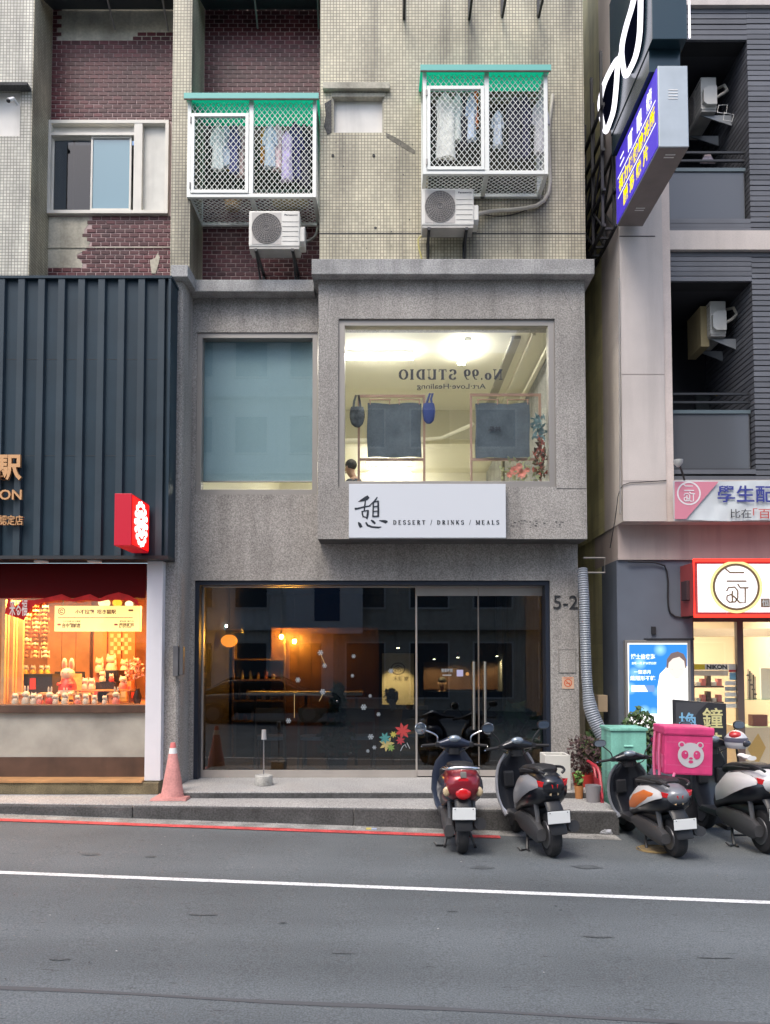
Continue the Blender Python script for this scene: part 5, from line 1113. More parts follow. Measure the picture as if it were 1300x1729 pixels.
pipe('grey_hose', 'grey hose beside the left air conditioner', [(508, 408, 10.5), (520, 408, 10.7), (534, 398, 10.8), (537, 380, 10.85)], .02, pm('grey_hose', (.3, .3, .29), .6))
pipe('yellow_hose', 'short yellowish hose on the tiles left of the right air conditioner', [(716, 397, 10.34), (706, 402, 10.34), (706, 414, 10.34), (712, 437, 10.34)], .012, pm('yellow_hose', (.5, .45, .16), .6))
# bracket frames at the very top of the tile wall
for x0, x1, y1, lb in ((682, 792, 32, 'wide black bracket frame at the top of the tiled wall'), (847, 908, 26, 'narrow black bracket frame at the top right of tiled wall')):
    t = thing('empty_bracket', lb, 'bracket', at(x0, y1, TIL), 'empty black brackets on the tiled wall'); z0, z1 = gz(y1, TIL-.02), gz(-40, TIL)
    a, b = gx(x0, 10, TIL), gx(x1, 10, TIL); zz = gz(2, 10.1)
    for X in (a, b): MB().box(X-.018, X+.018, TIL-.04, TIL-.001, z0, z1).build('upright', M_black, t); MB().box(X-.016, X+.016, 10.0, TIL-.04, zz-.02, zz+.02).build('arm', M_black, t)
    B(a-.016, b+.016, 9.96, 10.0, zz-.02, zz+.02).build('rail', M_black, t)
# ================================================================== building on the right
PF = 10.5
rb = thing('grey_tiled_building', 'right building with pink pilaster, dark slat tiles and recessed balconies', 'building', (5, 11, 0))
M_pink = pm('pink_fine_tile', (.55, .495, .46), .75, var=.08, vscale=1.5, fine=.06, fscale=90, streak=.14)
M_slat = pm('dark_slat_tile', (.115, .12, .135), .5, islands=.16, var=.1, vscale=3); M_gapd = pm('dark_joint', (.018, .018, .02), .9)
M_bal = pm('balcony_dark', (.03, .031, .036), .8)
M_yel = mosaic('yellow_wall_tile', (.72, .67, .36), (.6, .55, .3), .22, .08, .4, .004)
q0, q1 = gx(1049, 650, PF), gx(1122, 650, PF); q2 = gx(1136, 650, PF)
zB = gz(880, PF)
B(q0, q1, PF, 11.4, zB, ZT).build('pilaster', M_pink, rb)
B(q1+.001, q2, PF+.02, 11.4, zB, ZT).build('pilaster_edge', pm('pink_edge_tile', (.62, .53, .48), .75, var=.06, fine=.05), rb)
B(q0-.001, q1-.1, PF-.004, PF-.001, gz(399, PF)-.006, gz(399, PF)+.006).build('pilaster_joint', M_gapd, rb)
for yy in (632, 812): B(q0-.001, q1, PF-.003, PF-.001, gz(yy, PF)-.003, gz(yy, PF)+.003).build('pilaster_joint', pm('pink_joint', (.3, .24, .22), .9), rb)
SW = 10.62; X9 = 9.0; xr0, xr1 = q2+.001, gx(1268, 400, SW)
z_b1 = (gz(425, SW), gz(393, SW)); z_b0 = (gz(14, SW), gz(-30, SW)); z_bb = gz(812, SW)
for a, b in (z_b1, z_b0): B(q2+.001, X9, SW-.06, SW+.4, a, b).build('pink_beam', M_pink, rb)
B(q2+.001, X9, SW-.06, SW+.4, zB, z_bb).build('pink_beam', M_pink, rb)
# slat courses
PITCH, SH = .0768, .062
slm = {}
def course(x0, x1, z, y0, y1):
    k = (round(x0, 3), round(x1, 3), round(y1, 2))
    if k not in slm:
        mb = MB(); mb.box(x0, x1, y0, y1, 0, SH); bm = bmesh.new(); me = bpy.data.meshes.new('slat_tile'); me.from_pydata(mb.v, [], mb.f); bm.free(); me.materials.append(M_slat); slm[k] = me
    o = bpy.data.objects.new('slat_tile', slm[k]); COL.objects.link(o); o.parent = rb; o.location = Vector((0, random.uniform(-.004, .004), z))-Vector(rb.location)
rows = [(z_bb, gz(790, SW)), (gz(475, SW), z_b1[0]), (z_b1[1], gz(370, SW)), (gz(68, SW), z_b0[0])]
def fillrows(x0, x1, z0, z1, y1):
    n = max(1, round((z1-z0)/PITCH)); d = (z1-z0)/n
    for i in range(n): course(x0, x1, z0+i*d+.007, SW, y1)
for z0, z1 in rows:
    fillrows(xr0, xr1-.002, z0, z1, SW+.05); B(xr0, xr1, SW+.045, SW+.3, z0, z1).build('slat_backing', M_gapd, rb)
for z0, z1 in ((z_bb, z_b1[0]), (z_b1[1], z_b0[0])):
    fillrows(xr1, xr1+1.4, z0, z1, 12.2); B(xr1+.012, xr1+1.4, SW+.02, 12.2, z0, z1).build('pier_backing', M_gapd, rb)
B(xr1+1.4, X9, SW+.03, 12.2, z_bb, z_b0[0]).build('far_wall', M_slat, rb)
# balcony recesses
for (ya, yb) in ((790, 475), (370, 68)):
    za, zb_ = gz(ya, SW), gz(yb, SW)
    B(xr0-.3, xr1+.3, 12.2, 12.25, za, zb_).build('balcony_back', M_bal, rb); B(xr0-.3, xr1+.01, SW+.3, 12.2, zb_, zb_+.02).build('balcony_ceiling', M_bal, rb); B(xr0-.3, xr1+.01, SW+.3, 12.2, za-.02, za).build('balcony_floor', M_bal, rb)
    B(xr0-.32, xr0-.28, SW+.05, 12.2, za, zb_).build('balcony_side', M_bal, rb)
    zp = za+(gz(695, SW)-gz(790, SW)) if ya == 790 else gz(283, SW)
    B(xr0, xr1-.03, SW+.10, SW+.115, za+.01, zp).build('balcony_panel', pm('smoked_panel', (.10, .105, .115), .12, coat=.3), rb)
    B(xr0, xr1-.02, SW+.08, SW+.13, zp, zp+.05).build('balcony_rail', pm('rail_teal_grey', (.10, .135, .15), .45), rb)
    for h in (.15, .27): B(xr0, xr1-.02, SW+.09, SW+.12, zp+h, zp+h+.03).build('balcony_rail', M_black, rb)
    B(gx(1175, 600, 12.1), gx(1205, 600, 12.1), 12.12, 12.19, za+.05, zp+.8).build('balcony_door', pm('dim_green_door', (.06, .07, .07), .5), rb)
for nm, yb, x in (('lower', 560, 1222), ('upper', 178, 1206)):
    t = dup(ac1, label='white air conditioner in the %s right balcony, seen end on' % nm); p = at(x, yb, 11.0); t.location = (p.x-.16, 11.4, p.z); t.rotation_euler = (0, 0, -math.pi/2); t.scale = (.8, .8, .9)
    t2 = thing('ac_bracket', 'grey triangular bracket under the %s balcony air conditioner' % nm, 'bracket', (p.x+.2, 11.4, p.z-.2))
    MB().prism([(p.x-.14, p.z-.042), (xr1, p.z-.042), (xr1, p.z-.20)], 11.15, 11.17).build('gusset', pm('galvanised', (.35, .37, .38), .5, .5), t2); MB().prism([(p.x-.14, p.z-.042), (xr1, p.z-.042), (xr1, p.z-.20)], 11.6, 11.62).build('gusset', pm('galvanised', (.35, .37, .38), .5, .5), t2)
    MB().tube([(p.x+.06, 11.05, p.z+.16), (p.x+.14, 11.03, p.z+.2), (p.x+.24, 11.1, p.z+.3), (p.x+.22, 11.15, p.z+.42), (p.x+.14, 11.3, p.z+.46)], .022, 8).build('hose', M_pipe, t2, True)
t = thing('yellow_crate', 'yellowish cardboard panel beside the lower balcony air conditioner', 'panel', at(1186, 585, 11.3)); qq = rect(1183, 517, 1197, 585, 11.2); B(qq[0], qq[1], 11.2, 11.7, qq[2], qq[3]).build('panel', pm('cardboard', (.42, .34, .18), .8), t)
t = thing('wire_hanger', 'pale wire hanger frame below the upper balcony air conditioner', 'hanger', at(1222, 190, 10.9)); P_ = [at(*v, 10.9) for v in ((1213, 178), (1228, 177), (1226, 192), (1211, 190))]; MB().tube(P_, .006, 5, closed=True).build('wire', M_white, t); P_ = [at(*v, 10.9) for v in ((1223, 190), (1239, 194), (1236, 205), (1221, 203))]; MB().tube(P_, .006, 5, closed=True).build('wire', M_white, t)
t = thing('folded_cloth', 'pink and white cloth hung on the upper balcony rail', 'cloth', at(1197, 270, SW+.12)); MB().prism([(at(*v, SW+.1).x, at(*v, SW+.1).z) for v in ((1184, 272), (1192, 258), (1198, 252), (1204, 262), (1210, 272))], SW+.14, SW+.16).build('cloth', pm('pinkwhite', (.6, .5, .55), .9, var=.3, vscale=20), t)
# lower band and ground floor
LB = 10.8; l0 = gx(1043, 910, LB)
B(l0, X9, LB, 12, gz(945, LB), zB-.001).build('lower_band', pm('pink_band', (.44, .37, .34), .8, var=.08, vscale=1.5, streak=.2), rb)
GW = 10.84; zgr = -.2; g_0, g_1 = gx(1043, 1100, GW), gx(1170, 1100, GW)
M_gw = pm('blue_grey_wall', (.115, .135, .17), .7, var=.08, vscale=2)
B(g_0, g_1, GW, 11.6, zgr, gz(945, LB)-.001).build('shop_wall', M_gw, rb)
# flank in the alley
B(q0+.003, q0+.05, 11.4, 16, zB, ZT).build('alley_wall', M_yel, rb); B(g_0+.01, g_0+.06, 11.6, 16, zgr, zB).build('alley_wall', M_yel, rb)
al = thing('alley_wall', 'dim yellowish wall closing the narrow alley', 'wall', (2.95, 16, -.1)); B(2.4, 3.5, 16, 16.2, -.2, ZT).build('wall', pm('alley_paint', (.25, .23, .17), .9), al)
B(2.7, g_0-.02, 12.6, 12.65, -.1, 3.2).build('board', pm('beige_board', (.40, .36, .29), .9, var=.25, vscale=3, streak=.3), al)
# banner
YBn = 10.40
bn = thing('vinyl_banner', 'pale vinyl banner with pink corner and blue Chinese writing', 'banner', at(1220, 878, YBn))
Xa, Xb, Za, Zb = rect(1137, 812, 1400, 879, YBn); NX, NZ = 40, 6; vs = []; 
for j in range(NZ+1):
    for i in range(NX+1):
        u, v = i/NX, j/NZ; vs.append((Xa+(Xb-Xa)*u, YBn+.012*math.sin(u*23+v*3)*math.sin(v*math.pi)+.006*math.sin(u*60+v*7), Zb+(Za-Zb)*v+.006*math.sin(u*14)))
mb = MB(); mb.fix = False; mb.add(vs, [(j*(NX+1)+i, (j+1)*(NX+1)+i, (j+1)*(NX+1)+i+1, j*(NX+1)+i+1) for j in range(NZ) for i in range(NX)])
mb.build('vinyl', pm('banner_white', (.60, .64, .65), .45, var=.05), bn, True)
M_bp = pm('banner_pink', (.62, .22, .29), .5)
MB().prism([(at(*v, YBn).x, at(*v, YBn).z) for v in ((1138, 814), (1212, 814), (1157, 877), (1138, 877))], YBn-.026, YBn-.024).build('pink_corner', M_bp, bn)
def lens_logo(cx, cy, R, Y, mat, parent, w, glow=None):
    def z(x, y): v = at(cx+(x-757)/235*R, cy+(y-1306)/235*R, Y); return (v.x, v.z)
    kk = Y/F; c = at(cx, cy, Y); L_ = [(arc(c.x, c.z, R*kk, R*kk, 0, 360, 36), w*1.5*kk)]
    for pts in ([(640, 1110), (690, 1155), (840, 1155)], [(655, 1245), (865, 1245)], [(770, 1275), (800, 1315), (885, 1315)], [(850, 1315), (850, 1470), (790, 1470)], [(655, 1350), (675, 1312), (740, 1308), (772, 1345), (772, 1420), (745, 1462), (685, 1466), (658, 1440), (660, 1400), (700, 1385), (740, 1412), (792, 1470)], [(715, 1345), (715, 1462)]): L_.append(([z(*p) for p in pts], w*kk))
    return strokes('round_logo', L_, mat, parent, Y)
lens_logo(1163, 833, 19, YBn-.027, pm('banner_logo_white', (.75, .72, .73), .5), bn, 1.7)
M_blu = pm('banner_blue', (.04, .05, .26), .5)
lettering('banner_lettering', '學生配鏡', rect(1210, 820, 1337, 849, YBn), YBn-.024, M_blu, bn, bold=.014)
lettering('banner_lettering', '比在', rect(1232, 860, 1267, 875, YBn), YBn-.024, pm('banner_black', (.03, .03, .035), .5), bn)
lettering('banner_lettering', '「百元', rect(1270, 859, 1322, 876, YBn), YBn-.024, pm('banner_red', (.5, .06, .05), .5), bn)
t = thing('floodlight', 'small grey floodlight on an arm above the banner', 'floodlight', at(1148, 805, 10.45)); MB().tube([at(1156, 812, 10.5), at(1152, 798, 10.35), at(1147, 786, 10.25)], .014, 6).build('arm', M_black, t); p = at(1145, 783, 10.2)
MB().lathe([(.02, -.04), (.06, .01), (.065, .05), (.06, .05)], p, 12).build('head', pm('lamp_grey', (.5, .5, .48), .5), t, True)
# red-rimmed light box
YX = 10.3; qx = rect(1172, 946, 1420, 1040, YX)
lb = thing('lit_shop_sign', 'white light box with round brown logo and red neon rim', 'sign', ((qx[0]+qx[1])/2, YX, qx[2]))
B(qx[0]+.02, qx[1], YX+.012, GW-.002, qx[2]+.02, qx[3]-.02).build('box', pm('sign_case', (.3, .05, .05), .5), lb)
B(qx[0]+.05, qx[1]-.02, YX, YX+.011, qx[2]+.05, qx[3]-.05).build('lit_face', pm('lit_white', (.8, .8, .8), .5, emit=(1, .90, .93), es=.45), lb)
M_neon = em('red_neon', (1, .03, .02), 1.8)
MB().tube([(qx[0], YX, qx[2]), (qx[1], YX, qx[2]), (qx[1], YX, qx[3]), (qx[0], YX, qx[3])], .024, 8, closed=True).build('neon_rim', M_neon, lb, True)
mg = em('warm_halo', (1, .82, .35), .7); c = at(1243, 991, YX-.001); kx = YX/F
strokes('halo', [(arc(c.x, c.z, 41*kx, 41*kx, 0, 360, 40), 7*kx)], mg, lb, YX-.001)
lens_logo(1243, 991, 38, YX-.004, pm('logo_brown', (.17, .11, .05), .5), lb, 2.6)
c = at(1292, 1018, YX); strokes('badge', [([(c.x-.06, c.z), (c.x+.06, c.z)], .12)], pm('badge_brown', (.2, .13, .08), .5), lb, YX-.002); lettering('badge_lettering', '恒', (c.x-.045, c.x+.045, c.z-.045, c.z+.045), YX-.005, MATS['banner_white'], lb)
# blue poster light box
YPo = 10.74; qq = rect(1057, 1082, 1165, 1236, YPo)
po = thing('poster_light_box', 'glowing blue advertising poster of a woman beside the shop window', 'poster', ((qq[0]+qq[1])/2, YPo, qq[2]))
B(qq[0], qq[1], YPo+.006, GW-.002, qq[2], qq[3]).build('case', M_alu, po); frame_box(qq[0]-.01, qq[1]+.01, qq[2]-.01, qq[3]+.01, YPo-.012, YPo+.03, .035).build('frame', M_alu, po, bevel=.003)
def emis(n, c, s, mix=0): return pm(n, tuple(.3*x for x in c), .4, emit=c, es=s)
B(qq[0]+.03, qq[1]-.03, YPo, YPo+.005, qq[2]+.03, qq[3]-.03).build('lit_sheet', em('poster_white', (1, .97, .95), .9), po)
mblue = bpy.data.materials.new('poster_blue'); mblue.use_nodes = True; nn, ll = mblue.node_tree.nodes, mblue.node_tree.links; nn.remove(nn['Principled BSDF'])
e_ = nn.new('ShaderNodeEmission'); e_.inputs[1].default_value = .62*E; g_ = nn.new('ShaderNodeNewGeometry'); v_ = nn.new('ShaderNodeTexVoronoi'); v_.inputs['Scale'].default_value = 4.2; r_ = nn.new('ShaderNodeValToRGB')
r_.color_ramp.elements[0].color = (.45, .88, 1, 1); r_.color_ramp.elements[1].color = (.05, .30, .85, 1); r_.color_ramp.elements[0].position = .03; r_.color_ramp.elements[1].position = .42
ll.new(g_.outputs['Position'], v_.inputs['Vector']); ll.new(v_.outputs['Distance'], r_.inputs[0]); ll.new(r_.outputs[0], e_.inputs[0]); ll.new(e_.outputs[0], nn['Material Output'].inputs[0])
def poly_px(name, pts, Y, mat, parent, th=.001): return MB().prism([(at(*v, Y).x, at(*v, Y).z) for v in pts], Y-th, Y).build(name, mat, parent)
poly_px('blue_print', [(1062, 1088), (1160, 1088), (1160, 1205), (1062, 1205)], YPo-.001, mblue, po)
poly_px('figure_print', [(1110, 1210), (1110, 1160), (1114, 1138), (1122, 1130), (1128, 1122), (1160, 1125), (1160, 1210)], YPo-.003, MATS['poster_white'], po)
poly_px('hair_print', [(1125, 1128), (1126, 1113), (1133, 1103), (1144, 1100), (1154, 1104), (1159, 1114), (1159, 1128), (1150, 1128)], YPo-.005, em('poster_hair', (.30, .22, .22), .45), po)
poly_px('face_print', [(1128, 1128), (1129, 1119), (1136, 1112), (1147, 1109), (1155, 1116), (1157, 1128), (1153, 1140), (1145, 1147), (1136, 1143), (1130, 1136)], YPo-.007, em('poster_face', (1, .86, .78), .62), po)
for pts in ([(1131, 1130), (1136, 1129.4), (1136, 1130.6)], [(1146, 1130), (1151, 1129.2), (1151, 1130.4)], [(1137, 1144.5), (1147, 1144.2), (1142, 1145.6)]): poly_px('face_detail', pts, YPo-.009, em('poster_grey', (.55, .45, .42), .9), po)
mw = em('poster_text', (.85, .97, 1), .9)
for s, bx in (('博士倫爽潔', (1065, 1104, 1106, 1113)), ('全新一代 矽水膠日拋', (1066, 1117.5, 1108, 1122)), ('一整滿月', (1070, 1131, 1098, 1138)), ('戴隱形不乾', (1064, 1141, 1106, 1149))): lettering('poster_lettering', s, rect(*bx, YPo), YPo-.003, mw, po, bold=.02)
poly_px('poster_block', [(1066, 1157), (1105, 1157), (1105, 1168), (1066, 1168)], YPo-.003, em('poster_block', (.25, .45, .9), .5), po); poly_px('poster_block', [(1066, 1157), (1088, 1157), (1094, 1168), (1066, 1168)], YPo-.005, mw, po)
# cables on the wall
pipe('wall_cable', 'dark cables looping down the blue-grey wall to the lit sign', [(1060, 948, 10.78), (1120, 950, 10.8), (1128, 970, 10.82), (1127, 1020, 10.82), (1133, 1040, 10.82), (1160, 1044, 10.82), (1172, 1040, 10.6)], .012, M_black, cat='cable')
t = thing('wall_speaker', 'small dark box fixed beside the red neon rim', 'speaker', at(1165, 1015, 10.5)); qx2 = rect(1159, 980, 1171, 1013, 10.5); B(qx2[0], qx2[1], 10.5, 10.7, qx2[2], qx2[3]).build('case', pm('maroon_box', (.05, .025, .03), .6), t, bevel=.008)
t = thing('wall_switch', 'tiny black switch above the blue poster', 'switch', at(1104, 1071, GW)); qx2 = rect(1100, 1058, 1107, 1071, GW-.02); B(qx2[0], qx2[1], GW-.03, GW-.001, qx2[2], qx2[3]).build('plate', M_black, t)
qx2 = rect(1088, 1078, 1168, 1081, GW-.03); t = thing('poster_lamp_rail', 'thin dark rail above the blue poster', 'rail', at(1120, 1081, GW)); B(qx2[0], qx2[1], GW-.12, GW-.001, qx2[2], qx2[3]).build('rail', M_black, t)
pipe('pilaster_cable', 'thin cable running along the foot of the pink pilaster', [(1125, 811, 10.48), (1090, 814, 10.485), (1055, 815, 10.485), (1044, 830, 10.49), (1040, 868, 10.5), (1030, 925, 10.7)], .006, M_black, cat='cable')
pipe('downpipe_cable', 'pale conduit down the left edge of the pink pilaster', [(1045, 470, 10.48), (1046, 640, 10.48), (1047, 868, 10.48)], .010, M_alu, cat='conduit')
# ================================================================== optician's shop window
SG = 10.92; zs_t = gz(1050, SG); sX1 = 6.5
os_ = thing('optician_storefront', 'bright shop window with brown frame under the lit sign', 'storefront', (5.2, SG, -.1))
M_brn = pm('brown_frame', (.12, .085, .075), .5)
xa = g_1+.002; xmid = gx(1250, 1180, SG)
zfl = .12
fr = MB(); fr.box(xa, xa+.03, SG-.03, SG+.05, zfl, zs_t); fr.box(xmid-.045, xmid+.045, SG-.03, SG+.05, zfl, zs_t); fr.box(xa, sX1, SG-.03, SG+.05, zs_t, zs_t+.06); fr.box(xa+.03, xmid-.045, SG-.03, SG+.05, zfl, zfl+.07); fr.box(xmid+.045, sX1, SG-.03, SG+.05, zfl, zfl+.07)
fr.build('frame', M_brn, os_)
B(xa, sX1, SG-.1, SG+.06, zs_t+.061, gz(1040, SG)+.1).build('fascia', pm('cream_fascia', (.7, .6, .45), .6), os_)
for a, b in ((xa+.03, xmid-.045), (xmid+.045, sX1)): B(a, b, SG, SG+.01, zfl+.07, zs_t).build('pane', M_g1, os_)
B(xa, sX1, SG-.25, SG+.06, zgr, zfl-.002).build('base', M_step, os_)
M_opt = pm('optician_cream', (.66, .57, .44), .7)
oi = MB(); oi.fix = False; inner(oi, xa-.02, sX1, SG+.06, 14.5, zfl, 3.0); oi.build('shop_interior', M_opt, os_)
L = bpy.data.lights.new('ceiling_panel', 'AREA'); L.shape = 'RECTANGLE'; L.size = 1.6; L.size_y = 2.0; L.energy = 90*E; L.color = (1, .88, .70)
cl = thing('ceiling_lamp', 'bright ceiling lamp inside the optician shop', 'lamp', (5.3, 12.3, 2.96)); B(4.5, 6.1, 11.4, 13.2, 2.97, 2.99).build('panel', M_white, cl); o = bpy.data.objects.new('lamp', L); COL.objects.link(o); o.parent = cl; o.location = (0, 0, -.01)
B(xa, sX1, 11.6, 11.75, gz(1068, 11.6)-.06, gz(1068, 11.6)+.06).build('ceiling_beam', M_opt, os_)
# things in the window
def slab(name, label, cat, bx, Y, mat, d=.02, parent=None, group=None):
    qv = rect(*bx, Y); t = thing(name, label, cat, ((qv[0]+qv[1])/2, Y, qv[2]), group); B(qv[0], qv[1], Y, Y+d, qv[2], qv[3]).build('panel', mat, t, bevel=.003 if d > .01 else 0); return t
Mwp = pm('white_print', (.72, .70, .66), .5)
t = slab('brand_strip', 'white strip with black capital lettering in the optician window', 'sign', (1172, 1121, 1229, 1131, SG+.03)[:4], SG+.03, Mwp, .01)
lettering('strip_lettering', 'NIKON', rect(1193, 1122, 1227, 1130, SG+.03), SG+.029, M_black, t, bold=.035); qv = rect(1172, 1121.5, 1190, 1130.5, SG+.03); B(qv[0], qv[1], SG+.026, SG+.029, qv[2], qv[3]).build('yellow_patch', pm('yellow_print', (.72, .55, .03), .5), t)
slab('notice_strip', 'cream notice strip under the lettered strip in the optician window', 'notice', (1172, 1132, 1229, 1141), SG+.03, pm('cream_print', (.68, .58, .45), .5), .01)
t = slab('notice_card', 'white card with red band beside the lettered strip', 'notice', (1230, 1121, 1248, 1135), SG+.03, Mwp, .01); qv = rect(1230, 1131, 1248, 1134.5, SG+.03); B(qv[0], qv[1], SG+.026, SG+.029, qv[2], qv[3]).build('red_band', pm('red_band', (.6, .05, .05), .5), t)
slab('notice_card', 'light blue card in the optician window', 'notice', (1232, 1135.5, 1248, 1148), SG+.03, pm('blue_card', (.25, .5, .68), .5), .01)
for i in range(5): slab('payment_sticker', '%s sticker from the top in the column on the optician window' % ordn[i], 'sticker', (1224, 1150+i*9.5, 1248, 1157+i*9.5), SG+.03, [Mwp, pm('grey_print', (.35, .36, .36), .5)][i % 2], .006, group='payment stickers on the window')
for yy in (1158, 1185):
    t = thing('glass_shelf', 'wooden shelf with small goods, %s of two in the optician window' % ('upper' if yy < 1170 else 'lower'), 'shelf', at(1200, yy, 11.6)); qv = rect(1172, yy, 1222, yy+3, 11.6); B(qv[0], qv[1], 11.6, 12, qv[2], qv[3]).build('board', M_brn, t)
    for i in range(5): p = at(1177+i*9, yy, 11.7); h = .06+.05*((i*7) % 3); B(p.x-.03, p.x+.03, 11.65, 11.75, p.z+.002, p.z+h).build('goods', [Mwp, pm('rose_goods', (.6, .2, .2), .5), M_brn][i % 3], t)
qv = rect(1254, 1182, 1340, 1300, 11.3); dc = thing('display_case', 'glass topped cream display case behind the right optician pane', 'display case', ((qv[0]+qv[1])/2, 11.3, zfl)); zc = gz(1228, 11.3)
B(qv[0], qv[1], 11.3, 11.9, zfl+.002, zc).build('base', pm('cream_case', (.62, .50, .36), .6), dc); B(qv[0], qv[1], 11.3, 11.306, zc, gz(1182, 11.3)).build('front_pane', M_g1, dc); B(qv[0], qv[1], 11.3, 11.9, gz(1182, 11.3), gz(1182, 11.3)+.012).build('top_pane', glass('green_glass', (.7, .9, .8), 1.8), dc)
qd = rect(1262, 1230, 1300, 1300, 11.29); c = at(1276, 1258, 11.28); poly_px('diamond_panel', [(1262, 1265), (1280, 1238), (1293, 1262), (1279, 1292)], 11.296, pm('gold_panel', (.6, .38, .12), .35, .3), dc)
slab('red_case', 'dark red box inside the glass display case', 'box', (1271, 1207, 1296, 1226), 11.45, pm('dark_red_case', (.22, .05, .035), .5), .15); slab('white_mirror', 'rounded white mirror board at the right edge of optician window', 'mirror', (1285, 1128, 1330, 1180), 11.8, Mwp, .04)
t = thing('eyewear_stand', 'dark eyewear stand behind the glass case', 'stand', at(1270, 1180, 12.2)); 
for i in range(5): MB().cyl(at(1263+i*3, 1180, 12.2), at(1263+i*3, 1130+i*3, 12.2), .012, 6).build('rod', M_black if i % 2 else M_alu, t); MB().ball(at(1263+i*3, 1140+i*8, 12.15), (.03, .01, .015), 8, 5).build('eyeglasses', M_black, t)
# ================================================================== projecting signs and their steel frame
xs0, xs1 = gx(1110, 180, 8.75), gx(1162, 180, 8.75); zz0, zz1 = gz(248, 8.75), gz(111, 8.75); yN, yFf = 8.75, 10.40
ps = thing('projecting_sign', 'purple projecting sign box with yellow and white Chinese writing', 'sign', ((xs0+xs1)/2, 9.5, zz0))
B(xs0+.01, xs1, yN, yFf, zz0, zz1).build('box', pm('sign_metal', (.42, .47, .50), .4, .3, var=.08, vscale=4), ps, bevel=.008)
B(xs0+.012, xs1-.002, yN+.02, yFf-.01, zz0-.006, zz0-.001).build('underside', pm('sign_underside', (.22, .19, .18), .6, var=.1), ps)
for i in range(4): B(xs0+.13, xs0+.24, yN-.004, yN-.001, zz1-.30-.035*i, zz1-.29-.035*i).build('vent_slot', M_white, ps)
for Y_ in (yN+.12, yN+1.2):
    for i in range(2): B(xs0+.13, xs0+.25, Y_+.05*i, Y_+.05*i+.018, zz0-.010, zz0-.007).build('vent_slot', M_white, ps)
B(xs0, xs0+.009, yN+.02, yFf-.02, zz0+.02, zz1-.02).build('lit_face', pm('purple_lit', (.10, .06, .45), .4, emit=(.05, .03, .50), es=.4), ps)
My_ = em('lit_yellow', (1, .80, .0), .75); Mw_ = em('lit_white_text', (1, 1, 1), .9)
H_ = zz1-zz0
def side_text(s, a, b, z0, z1, mat, bold):
    n_ = len(s); st_ = (b-a)/n_
    for i, ch in enumerate(s):
        y0_ = a+st_*(i+.5); hw = .092
        lettering('sign_character', ch, (y0_+hw, y0_-hw, z0 if ch != '二' else z0+.06, z1 if ch != '二' else z1-.06), xs0-.001, mat, ps, bold=bold, face='-x')
side_text('二町眼鏡', yFf-.12, yN+.10, zz0+H_*.66, zz0+H_*.90, Mw_, .025)
side_text('驗光師生作所'[:0]+'視力保健驗光所', yFf-.14, yN+.08, zz0+H_*.38, zz0+H_*.58, My_, .03)
side_text('隱形鏡片', yFf-.30, yN+.30, zz0+H_*.09, zz0+H_*.30, My_, .03)
for zz in (.61, .33): B(xs0-.003, xs0-.001, yN+.06, yFf-.10, zz0+H_*zz, zz0+H_*zz+.012).build('sign_line', Mw_, ps)
# eyeglass neon sign
ZA, ZBx = zz1+.34, zz1+2.2; n0, n1 = 8.72, 10.4; ux0, ux1 = gx(1101, 40, 8.72), gx(1160, 40, 8.72)
eg = thing('eyeglass_neon_sign', 'dark projecting box with white neon outline of eyeglasses', 'sign', (3.3, 9.5, ZA))
M_eg = pm('dark_teal_metal', (.02, .045, .06), .25, .3)
B(ux0, ux1, n0, n1, gz(66, 8.72), ZBx).build('box', M_eg, eg, bevel=.006)
B(ux0+.01, ux1-.03, n0+.15, n1, zz1+.02, gz(66, 8.72)-.002).build('lower_box', M_eg, eg)
Mn_ = em('white_neon', (.93, .90, 1), 1.1)
def neon_loop(pts, X): return MB().tube([(X, at(px, py, 1).y, 0) for px, py in pts], .02, 8, closed=True)
def side_pt(px, py, X):
    # where the photograph's ray through (px, py) meets the plane x = X
    d = at(px, py, 1.0)-Vector((0, 0, H)); k_ = X/d.x; return Vector((X, d.y*k_, H+d.z*k_))
XN = ux0-.06
l1 = [(1075, -20), (1066, 15), (1057, 45), (1050, 78), (1051, 105), (1056, 127), (1063, 118), (1073, 95), (1079, 65), (1081, 30), (1081, -20)]
l2 = [(1043, 100), (1030, 120), (1019, 145), (1013, 172), (1014, 190), (1018, 212), (1023, 222), (1029, 208), (1036, 185), (1040, 150), (1042, 120)]
for pts in (l1, l2):
    P_ = [side_pt(px, py, XN) for px, py in pts]; n_ = len(P_); S_ = []
    for i in range(n_):
        a, b, c_, d_ = P_[i-1], P_[i], P_[(i+1) % n_], P_[(i+2) % n_]
        for u in (0, .34, .67): S_.append(.5*((2*b)+(c_-a)*u+(2*a-5*b+4*c_-d_)*u*u+(3*b-a-3*c_+d_)*u**3))
    MB().tube(S_, .033, 8, closed=True).build('neon_rim', Mn_, eg, True)
    cc = sum(S_, Vector())/len(S_); mb = MB(); mb.prismx([(cc.y+(v.y-cc.y)*.96, cc.z+(v.z-cc.z)*.96) for v in S_], XN+.03, ux0-.001); mb.build('lens_panel', pm('lens_dark', (.004, .005, .012), .9, spec=0), eg)
MB().tube([side_pt(1050, 85, XN), side_pt(1047, 96, XN), side_pt(1043, 104, XN)], .032, 8).build('neon_bridge', Mn_, eg, True)
MB().cyl((ux1+.02, n0-.02, ZBx), (ux1+.02, n0-.02, gz(66, 8.72)), .012, 6).build('neon_edge', Mn_, eg)
